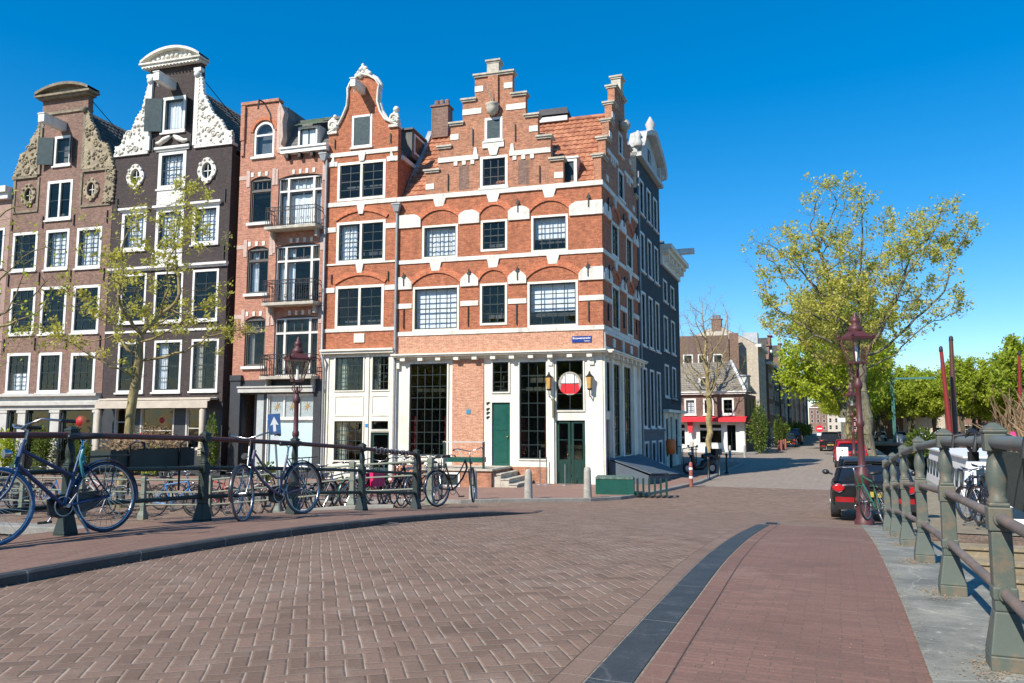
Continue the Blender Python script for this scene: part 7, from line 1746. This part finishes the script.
for s_ in (-1, 1): w_ = MB(); w_.ball((1.0, s_ * .36, 1.25), .06, 8, 5); w_.tube([(.97, s_ * .3, 1.1), (1.0, s_ * .36, 1.22)], .008, 5); obj('mirror', w_, M['chrome'], P)
# ------------------------------------------------------------------ boats and canal things
def hull(P, L_, Wb, z0, z1, mat, name='hull'):
    mb = MB(); n = 10; vs = []
    for i in range(n + 1):
        t = i / n; y = L_ * t; w_ = Wb / 2 * (1 - max(0, (t - .7) / .3) ** 2 * .96) * (.8 + .2 * min(1, t * 5)); zz = z1 + .25 * max(0, (t - .6)) ** 2 * 2
        vs += [(-w_, y, zz), (-w_ * .8, y, (z0 + zz) / 2), (-w_ * .5, y, z0), (w_ * .5, y, z0), (w_ * .8, y, (z0 + zz) / 2), (w_, y, zz)]
    mb.add(vs, [(i * 6 + j, (i + 1) * 6 + j, (i + 1) * 6 + j + 1, i * 6 + j + 1) for i in range(n) for j in range(5)] + [tuple(range(6)), tuple(range(n * 6, n * 6 + 6))[::-1]] + [(i * 6 + 5, (i + 1) * 6 + 5, (i + 1) * 6, i * 6) for i in range(n)], 0, True)
    return obj(name, mb, mat, P)
def boat(label, u, v, L_, Wb, hm, cabin=None, cm=None, rz=None, z1=.45, name='moored_boat', group='boats on the canal', ch=1.0):
    X, Y, _ = W(u, v); P = thing(name, label, 'boat', (X, Y, -1.5), radians(-22.5) if rz is None else rz, group); hull(P, L_, Wb, -.3, z1, hm)
    if cabin:
        a, b = cabin; mb = MB(); zt = z1 + ch; mb.taper(0, (a + b) / 2, z1 - .05, zt, Wb * .42, (b - a) / 2, Wb * .36, (b - a) / 2 - .15); mb.box(-Wb * .39, Wb * .39, a, b, zt, zt + .06)
        c = obj('cabin', mb, cm or M['sign_white'], P); n = max(2, int((b - a) / 1.1)); 
        for s_ in (-1, 1):
            for k in range(n):
                y = a + (b - a) * (k + .5) / n; mb = MB(); mb.box(s_ * Wb * .39 - .03, s_ * Wb * .39 + .03, y - .3, y + .3, z1 + ch * .3, z1 + ch * .75); obj('cabin_window', mb, plain('boat_glass', (.02, .04, .06), .1), c)
        mb = MB(); mb.box(-Wb * .3, Wb * .3, a - .03 + .1, a + .12, z1 + ch * .3, z1 + ch * .8); obj('rear_window', mb, plain('boat_glass', (.02, .04, .06), .1), c)
    mb = MB(); mb.box(-Wb * .4, Wb * .4, .5, .7, z1 - .1, z1); obj('bench_seat', mb, M['wood'], P)
    return P
boat('large white houseboat with small dark windows moored beyond the main tree', 30, 5.6, 15, 4.2, M['sign_white'], (1.0, 13), M['sign_white'], z1=.9, ch=1.75, name='houseboat')
boat('pale grey open motorboat moored next to the lower landing', 15.5, 4.4, 6, 2.1, BP['silver'], (2.5, 4.2), M['sign_white'], z1=.7, ch=.7)
boat('white cruiser with blue windscreen seen between the railing posts', 22, 4.8, 6.5, 2.4, M['sign_white'], (2, 4.5), M['sign_white'], z1=1.0, ch=.8)
boat('dark blue open boat with covered deck at the near canal side', 12, 5.0, 5.5, 2.0, M['grey_blue'], (1, 4), M['black'], z1=.8, ch=.4)
boat('white launch under the planter at the right picture edge', 6.0, 4.0, 6.5, 2.3, M['sign_white'], (2.5, 4.8), M['sign_white'], z1=.9, ch=.7)
boat('red houseboat with dark hull in the middle of the canal', 78, 8, 14, 4, M['black'], (1, 10), redp, z1=1.2, ch=1.4, name='houseboat')
boat('brown barge with low orange brown deckhouse', 60, 10.5, 14, 4, M['wood'], (2, 10), paint('orange_brown_deckhouse', (.42, .12, .04), .5), z1=1.2, ch=1.2, name='houseboat')
boat('white houseboat with flat roof beyond the red one', 95, 10, 14, 4, M['sign_white'], (1, 12), M['sign_white'], z1=1.2, ch=1.7, name='houseboat')
boat('cream houseboat behind the two raised masts', 70, 12.5, 12, 4, M['black'], (1, 10), M['cream'], z1=1.1, ch=1.5, name='houseboat')
def mast(label, base, top, m, r=.14):
    P = thing('boat_mast', label, 'mast', base); mb = MB(); d = Vector(top) - Vector(base)
    mb.tube([(0, 0, 0), d * .5, d], [r, r * .95, r * .6], 10); obj('spar', mb, M[m] if isinstance(m, str) else m, P)
    mb = MB(); mb.lathe(d.x, d.y, [(r * .62, d.z - .25), (r * .72, d.z - .2), (r * .6, d.z), (.02, d.z + .05)], 10); obj('mast_cap', mb, M['iron'], P)
    return P
red_mast = paint('red_mast_paint', (.22, .022, .018), .5); brown_mast = paint('dark_brown_mast_varnish', (.09, .035, .02), .4)
mast('bright red tilted mast rising from a boat beyond the right railing', (22.55, 40.2, -.6), (22.1, 40, 6.3), red_mast, .135)
mast('dark brown mast just right of the red tilted mast', (23.2, 41.2, -.6), (23.5, 41.5, 7.0), brown_mast, .16)
mast('red mast at the right picture edge', (33.9, 52.5, -.6), (33.95, 52, 7.2), red_mast, .13)
# white double-leaf drawbridge frame, green
P = thing('drawbridge', 'green steel drawbridge portal far across the canal', 'drawbridge', W(112, 5.2), radians(-22.5))
mb = MB()
for x in (-1.6, 1.6): mb.box(x - .2, x + .2, -.2, .2, -1.4, 8.2); mb.box(x + .0, x + .16, -.5, -.2, 0, 8)
mb.box(-1.9, 1.9, -.25, .25, 7.6, 8.1); obj('portal', mb, paint('drawbridge_green_paint', (.05, .16, .14), .5), P)
mb = MB()
for x in (-1.4, 1.4): mb.tube([(x, -7, 8.6), (x, 0, 8.3), (x, 6, 8.3)], .16, 6)
mb.box(-8, 6.5, -.15, .15, 8.2, 8.45); obj('balance_beam', mb, paint('drawbridge_green_paint', (.05, .16, .14), .5), P)
mb = MB(); mb.box(-2, 2, -7, 7, -.1, .15); obj('deck', mb, M['wood'], P)
mb = MB()
for x in (-2, 2): mb.tube([(x, -7, 1.2), (x, 7, 1.2)], .05, 6); [mb.tube([(x, -7 + k, .1), (x, -7 + k, 1.2)], .03, 5) for k in range(15)]
obj('deck_railing', mb, M['sign_white'], P)
# quay bench
P = thing('quay_bench', 'green slatted bench on the quay, seen through the blue front wheel', 'bench', (*landL(13.0, 1.3), .1), radians(-16))
for k in range(4): mb = MB(); mb.box(-.9, .9, -.2 + k * .11, -.11 + k * .11, .42, .45); obj('seat_slat', mb, M['quay_rail'], P)
for k in range(3): mb = MB(); mb.box(-.9, .9, .26, .29, .55 + k * .12, .64 + k * .12); obj('back_slat', mb, M['quay_rail'], P)
for x in (-.75, .75): mb = MB(); mb.box(x - .03, x + .03, -.18, .28, 0, .42); mb.box(x - .03, x + .03, .24, .30, .42, .9); obj('leg', mb, M['iron'], P)
# ------------------------------------------------------------------ trees
def grow(seed, trunk, envs, n_attr, step, infl, kill, iters=90, up=.1, jit=.15):
    rs = np.random.RandomState(seed); A = []
    while len(A) < n_attr:
        c, r, wgt = envs[rs.choice(len(envs), p=np.array([e[2] for e in envs]) / sum(e[2] for e in envs))]
        p = rs.normal(size=3); p /= np.linalg.norm(p); p *= rs.uniform() ** .42
        A.append(np.array(c) + p * np.array(r))
    A = np.array(A); nodes = [np.array(p, float) for p in trunk]; par = [-1] + list(range(len(trunk) - 1))
    Nn = np.array(nodes); alive = np.ones(len(A), bool)
    for it in range(iters):
        if not alive.any(): break
        AA = A[alive]; d = np.linalg.norm(AA[:, None, :] - Nn[None], axis=2); j = d.argmin(1); dm = d[np.arange(len(AA)), j]
        ok = dm < infl
        if not ok.any(): ok = dm < dm.min() * 1.05
        new = []
        for k in np.unique(j[ok]):
            v = (AA[ok & (j == k)] - Nn[k]); v /= np.linalg.norm(v, axis=1)[:, None]; v = v.sum(0); v /= np.linalg.norm(v) + 1e-9
            v = v + rs.normal(size=3) * jit + np.array([0, 0, up]); v /= np.linalg.norm(v)
            new.append((k, Nn[k] + v * step))
        for k, p in new: par.append(int(k)); nodes.append(p)
        Nn = np.array(nodes)
        d2 = np.linalg.norm(A[:, None, :] - np.array([p for _, p in new])[None], axis=2).min(1); alive &= d2 > kill
    par = np.array(par); n = len(Nn); rad = np.zeros(n); nch = np.zeros(n, int)
    for i in range(1, n): nch[par[i]] += 1
    return Nn, par, nch, rs
def tree_mesh(name, Nn, par, nch, r_tip, r_base, mat, P, exp=2.1, twigs=0, rs=None, step=.3, flare=1.5):
    n = len(Nn); a = np.zeros(n)
    for i in range(n - 1, -1, -1):
        if nch[i] == 0: a[i] = r_tip ** exp
        if par[i] >= 0: a[par[i]] += a[i]
    rad = a ** (1 / exp); k = r_base / rad[0]
    rad = r_tip + (rad - r_tip) * (r_base - r_tip) / max(1e-6, rad[0] - r_tip)
    rad[0] *= flare
    mb = MB(); kd = {}
    V = []; F = []; S6 = 7
    def segm(p, q, r0, r1, ns):
        d = q - p; d = d / (np.linalg.norm(d) + 1e-9); p = p - d * r0 * .35; u = np.cross(d, [0.3, .9, .2]); u /= np.linalg.norm(u); w = np.cross(d, u); o = len(V)
        for c, r in ((p, r0), (q, r1)):
            for k in range(ns): t = 2 * pi * k / ns; V.append(tuple(c + r * (cos(t) * u + sin(t) * w)))
        for k in range(ns): F.append((o + k, o + (k + 1) % ns, o + ns + (k + 1) % ns, o + ns + k))
    for i in range(1, n):
        p = par[i]; r0 = min(rad[p], rad[i] * 1.35 + .004); ns = 10 if r0 > .12 else (6 if r0 > .04 else 4)
        segm(Nn[p], Nn[i], r0, rad[i], ns)
    tips = []
    if twigs:
        idx = np.where(rad < r_tip * 3.2)[0]
        for i in idx:
            for _ in range(twigs):
                v = rs.normal(size=3); v[2] = abs(v[2]) * .6 + .1; v /= np.linalg.norm(v); l = step * rs.uniform(.8, 2.0); q = Nn[i] + v * l
                segm(Nn[i], q, r_tip * .6, r_tip * .35, 3); tips.append(q); tips.append(Nn[i] + v * l * .6)
    me = bpy.data.meshes.new(name); me.from_pydata(V, [], F); me.materials.append(mat); me.polygons.foreach_set('use_smooth', [True] * len(F)); me.update()
    o = bpy.data.objects.new(name, me); COL.objects.link(o); o.parent = P
    return rad, np.array(tips) if tips else Nn[rad < r_tip * 3]
def make_tree(name, label, loc, seed, trunk, envs, n_attr=500, step=.4, infl=3, kill=.6, r_tip=.012, r_base=.3, bark='bark', leaf='leaf_elm', nleaf=12000, lsize=.08, spread=.25, twigs=2, group=None, clump=None, up=.1, jit=.18, cluster=1):
    P = thing(name, label, 'tree', loc, 0, group)
    Nn, par, nch, rs = grow(seed, trunk, envs, n_attr, step, infl, kill, up=up, jit=jit)
    rad, tips = tree_mesh('trunk', Nn, par, nch, r_tip, r_base, M[bark], P, twigs=twigs, rs=rs, step=step)
    if nleaf:
        wgt = np.ones(len(tips))
        if clump:   # leaf density varies with a low-frequency pattern so that the crown has gaps
            f = np.sin(tips[:, 0] * clump[0] + seed) * np.sin(tips[:, 1] * clump[0] * 1.3 + 1) * np.sin(tips[:, 2] * clump[0] * 1.1 + 2); wgt = np.clip(.5 + clump[1] * f, .05, None)
        if cluster < 1:      # leaves sit in tufts on some of the twigs
            wgt = wgt * (rs.uniform(size=len(tips)) < cluster) + 1e-9
        j = rs.choice(len(tips), nleaf, p=wgt / wgt.sum()); q = tips[j] + rs.normal(size=(nleaf, 3)) * spread
        leaves_mesh('crown', q, lsize, M[leaf], P, seed)
    return P
def vt(h, n=8, lean=(0, 0), wob=.05, seed=0):
    rr = random.Random(seed); return [(lean[0] * (i / n) + rr.uniform(-wob, wob) * (i > 0), lean[1] * (i / n) + rr.uniform(-wob, wob) * (i > 0), h * i / n) for i in range(n + 1)]
# left elm in front of the dark house
make_tree('street_tree', 'young tree with sparse fresh leaves in front of the dark house with white gable', (-10.9, 22.0, .0), 5, vt(4.6, 9, (.35, 0), .04, 2),
          [((.4, 0, 6.0), (2.6, 2.1, 2.4), 5), ((.9, 0, 8.0), (1.6, 1.5, 1.6), 2), ((-1.6, 0, 4.6), (1.7, 1.4, 1.0), 2), ((2.2, 0, 4.8), (1.6, 1.4, 1.0), 2)], 380, .26, 2.4, .40, .005, .125, 'bark_yel', 'leaf_elm', 7000, .05, .075, 4, clump=(1.9, 1.3), cluster=.2)
# bare tree reaching in from the left edge
make_tree('bare_tree', 'bare branches of a tree reaching in at the left picture edge', (-15.1, 19.4, .0), 8, vt(3.2, 8, (.1, 0), .05, 4), [((.9, 0, 5.8), (3.3, 2.2, 2.9), 5)], 320, .28, 2.4, .45, .006, .16, 'bark_yel', 'leaf_spring', 900, .05, .12, 2)
# main elm by the canal
make_tree('canal_elm', 'tall spreading elm with thin pale yellow green leaves beside the canal', (24.7, 54.2, .0), 3, vt(7.0, 12, (-.5, 0), .10, 5),
          [((.2, 0, 12.5), (6.2, 5.2, 5.2), 8), ((-5.2, 0, 14.2), (3.2, 3.0, 2.4), 2), ((-1.8, 0, 18.0), (2.8, 2.5, 2.0), 2.2), ((5.8, 0, 16.0), (2.4, 2.5, 2.6), 2), ((5.0, 0, 10.5), (2.8, 3, 2.0), 1.2), ((-4.8, 0, 9.5), (2.6, 2.6, 1.8), 1.6), ((0, 1, 7.6), (3.8, 3.5, 1.8), .8)], 1050, .55, 5, .85, .011, .34, 'bark', 'leaf_elm', 27000, .10, .19, 5, clump=(.75, 1.1), cluster=.24)
# thinner trunks beside it and fuller trees behind
make_tree('canal_elm', 'slim ochre trunked elm just left of the tall spreading elm', (26.0, 60.5, .0), 13, vt(6.0, 10, (.3, 0), .1, 7), [((-.5, 0, 10.5), (3.6, 3.6, 4.0), 5)], 420, .5, 4, .85, .012, .24, 'bark_yel', 'leaf_elm', 11000, .10, .18, 4, clump=(.8, 1.2), cluster=.2)
t0 = make_tree('canal_elm', 'full crowned yellow green elm above the red cars', (29.0, 74.0, .0), 17, vt(4.2, 8, (0, 0), .1, 8), [((-.4, 0, 10.0), (5.4, 5.4, 5.4), 5), ((-3.4, 0, 6.6), (2.8, 2.8, 2.8), 2), ((2.4, 0, 7.5), (2.5, 2.5, 2.5), 1.5)], 700, .5, 4.5, .8, .016, .36, 'bark', 'leaf_spring', 26000, .15, .27, 3, clump=(.7, 1.0), cluster=.3)
t0.location = W(80, .7)
for i, (u, v, s_) in enumerate(((97, 1.3, .95), (112, 1.6, 1.0), (130, 1.8, .95), (150, 1.8, 1.0), (172, 1.8, 1.0), (200, 1.8, 1.0), (235, 1.8, 1.05), (280, 1.8, 1.1))):
    X, Y, _ = W(u, v); dup(t0, (X, Y, 0), radians(70 * i + 30), 'yellow green elm in the row along the street, %s behind the full crowned one' % ords[i], 'elms along the street', s_)
# bare tree before the cafe
make_tree('bare_tree', 'bare branched street tree in front of the red awning cafe', (16.4, 65.4, .0), 23, vt(5.0, 9, (.1, 0), .08, 9), [((.1, 0, 9.0), (3.6, 3.2, 4.4), 5), ((.2, 0, 12.0), (2.0, 2.0, 2.6), 1)], 620, .36, 4, .5, .009, .24, 'bark_yel', 'leaf_elm', 0, .1, .2, 3)
# lime green trees across the canal
f0 = make_tree('lime_tree', 'bright lime green tree across the canal, leftmost in its row', (0, 0, 0), 31, vt(3.6, 7, (0, 0), .1, 8), [((0, 0, 7.6), (4.6, 4.6, 3.9), 5), ((2.4, 0, 6.0), (2.6, 2.6, 2.0), 1.5), ((-2.4, 0, 5.5), (2.6, 2.6, 2.0), 1.5)], 480, .5, 4.5, .85, .016, .30, 'bark_dark', 'leaf_far', 17000, .20, .32, 2, cluster=.35, group='lime green trees across the canal', clump=(.7, .9))
f1 = make_tree('lime_tree', 'bright lime green tree across the canal at the right picture edge, tallest there', (0, 0, 0), 37, vt(4.2, 7, (0, 0), .1, 3), [((0, 0, 8.6), (4.2, 4.2, 4.4), 5), ((2.0, 0, 6.4), (2.6, 2.6, 2.2), 1.5)], 440, .5, 4.5, .85, .016, .30, 'bark_dark', 'leaf_far', 16000, .20, .32, 2, cluster=.35, group='lime green trees across the canal', clump=(.7, 1.0))
f0.scale = (.86,) * 3; f0.location = W(126, 5.6); f1.location = W(108, 21.5)
for i, (u, v, s_, b) in enumerate(((127, 9.6, .78, 1), (130, 13.2, .92, 0), (124, 16.0, .90, 1), (129, 18.8, .82, 0), (123, 21.6, .95, 1), (119, 24.4, 1.0, 0), (146, 7, .85, 0), (150, 12, .95, 1), (142, 20, .92, 0), (145, 26, 1.05, 1), (96, 21.5, .75, 0), (165, 4, .9, 1))):
    X, Y, _ = W(u, v); dup([f0, f1][b], (X, Y, 0), radians(50 * i + 20), '%s lime green tree across the canal, %s counted from the drawbridge' % (['fuller', 'looser'][b], ords[i + 1]), None, s_)
# the bank behind the camera, which the windows reflect
for i in range(11):
    X, Y, _ = W(-34, 34 - i * 6.7)
    facing(X, Y, radians(157.5), 6.6, (12, 13, 11.5, 12.5)[i % 4], M[['brick_brown', 'brick_dark', 'brick_street', 'brick_grey', 'brick_blue_black'][i % 5]], '%s canal house on the bank behind the camera, %s from the left' % (['brown', 'dark', 'dull brown', 'pale', 'charcoal'][i % 5], ords[i]), ['gable', 'flat'][i % 2], 'houses behind the camera')
for i in range(5):
    X, Y, _ = W(-24, -24 + i * 11); dup(t0, (X, Y, 0), radians(50 * i), 'elm on the bank behind the camera, %s from the left' % ords[i], 'elms behind the camera', .85)
sheet('bank_behind_ground', M['road_far'], W, [-300, -100, -40, -18], [-200, -60, -20, 0, 20, 60, 200])
# shrubs and climbers
def bush(label, X, Y, z, r, h, mat='leaf_bush', n=1600, size=.05, name='bush', seed=1, group=None):
    P = thing(name, label, 'shrub', (X, Y, z), 0, group); rs = np.random.RandomState(seed)
    p = rs.normal(size=(n, 3)); p /= np.linalg.norm(p, axis=1)[:, None]; p *= rs.uniform(size=(n, 1)) ** .4; p = p * np.array([r, r, h / 2]) * (1 + .25 * np.sin(p[:, :1] * 5 + seed)) + np.array([0, 0, h / 2 + .05])
    leaves_mesh('foliage', p, size, M[mat], P, seed)
    mb = MB(); rr = random.Random(seed)
    for k in range(9): a = rr.uniform(0, 6.28); mb.tube([(0, 0, 0), (r * .3 * cos(a), r * .3 * sin(a), h * .4), (r * .7 * cos(a), r * .7 * sin(a), h * .8)], [.02, .015, .006], 5)
    obj('stem', mb, M['bark_dark'], P); return P
bl = [(-27.4, 1.9, .5, 'yellow green shrub left of the striped pillar of the brown house'), (-25.2, 2.1, .5, 'tall leafy shrub in front of the brown house window with the red lamp'), (-23.2, 1.5, .45, 'dark leafy shrub between the brown and the dark house'), (-21.3, 1.2, .6, 'bright green low shrub under the awning of the dark house'), (-19.6, 1.3, .65, 'lime green shrub under the long planter box'), (-16.4, 2.4, .45, 'dark ivy shrub climbing beside the balcony house entrance')]
for i, (x, h_, r_, lab) in enumerate(bl):
    X, Y, _ = PA(x, -.75); bush(lab, X, Y, .08, r_, h_, 'leaf_spring' if i in (0, 4) else 'leaf_bush', 1500, .06, seed=40 + i, group='shrubs at the house fronts')
X, Y, _ = PA(-19.5, -.5); bush('red flowering dry plant in the window of the dark house', X, Y, 1.5, .75, .8, 'leaf_dry', 900, .03, seed=61)
for i, (x, y, h_, r_) in enumerate(((20.3, 64.5, 3.6, .9), (20.9, 66.5, 4.0, .9), (27.0, 79, 3.0, .8))):
    bush('green climbing shrub on the %s of the cafe house side' % ['front corner', 'street face', 'far end'][i], x, y, .05, r_, h_, 'leaf_bush', 1600, .10, seed=70 + i)
for i in range(8):
    X, Y, _ = W(98 + i * 14, -6.3); bush('dark green shrub before the shaded row of houses, %s in line' % ords[i], X, Y, .05, 1.0, 2.6, 'leaf_bush', 900, .16, seed=80 + i, group='shrubs along the shaded street')
X, Y, _ = W(76, 1.9); bush('yellow green shrub at the foot of the elms by the red cars', X, Y, .05, .9, 1.7, 'leaf_spring', 1100, .10, seed=90)
X, Y, _ = W(60, 5.5); bush('green plants on a houseboat deck', X, Y, .2, 1.3, 1.8, 'leaf_bush', 1500, .12, seed=91)
X, Y, _ = PA(-15.0, -3.2); bush('small green plant by the bicycles under the blue sign', *PA(-10.9, -5)[:2], .1, .3, .9, 'leaf_bush', 500, .05, seed=93)

# ------------------------------------------------------------------ light, sky, camera
SUN_EL = radians(40); az = radians(42)           # shadows fall 42 degrees right of the view direction
d = Vector((sin(az) * cos(SUN_EL), cos(az) * cos(SUN_EL), -sin(SUN_EL)))
ld = bpy.data.lights.new('sun', 'SUN'); ld.energy = 4.4; ld.angle = radians(.53); ld.color = (1.0, .93, .82)
so = bpy.data.objects.new('sun', ld); COL.objects.link(so); so.rotation_euler = d.to_track_quat('-Z', 'Y').to_euler(); so.location = (-30, -30, 40)
wd = bpy.data.worlds.new('World'); S.world = wd; wd.use_nodes = True; t = wd.node_tree; t.nodes.clear()
out = t.nodes.new('ShaderNodeOutputWorld'); bg = t.nodes.new('ShaderNodeBackground'); sky = t.nodes.new('ShaderNodeTexSky')
sky.sky_type = 'NISHITA'; sky.sun_disc = False; sky.sun_elevation = SUN_EL; sky.sun_rotation = atan2(-d.x, -d.y); sky.air_density = .8; sky.dust_density = .1; sky.ozone_density = 2.2; sky.altitude = 0
hs = t.nodes.new('ShaderNodeHueSaturation'); hs.inputs['Saturation'].default_value = 1.72; hs.inputs['Hue'].default_value = .5; gm = t.nodes.new('ShaderNodeGamma'); gm.inputs[1].default_value = .75
t.links.new(sky.outputs[0], gm.inputs[0]); t.links.new(gm.outputs[0], hs.inputs['Color']); t.links.new(hs.outputs[0], bg.inputs[0]); t.links.new(bg.outputs[0], out.inputs[0]); bg.inputs[1].default_value = .182
cam = bpy.data.cameras.new('camera'); co = bpy.data.objects.new('camera', cam); COL.objects.link(co)
cam.sensor_width = 36; cam.sensor_fit = 'HORIZONTAL'; cam.lens = 780 / 1024 * 36; cam.clip_end = 3000; cam.clip_start = .05
co.location = (0, 0, 2.25); co.rotation_euler = (radians(90 + 6.18), 0, 0); S.camera = co
S.view_settings.view_transform = 'Standard'; S.view_settings.look = 'None'; S.view_settings.exposure = .58; S.view_settings.gamma = 1
S.cycles.max_bounces = 8; S.cycles.transparent_max_bounces = 16; S.cycles.use_denoising = True
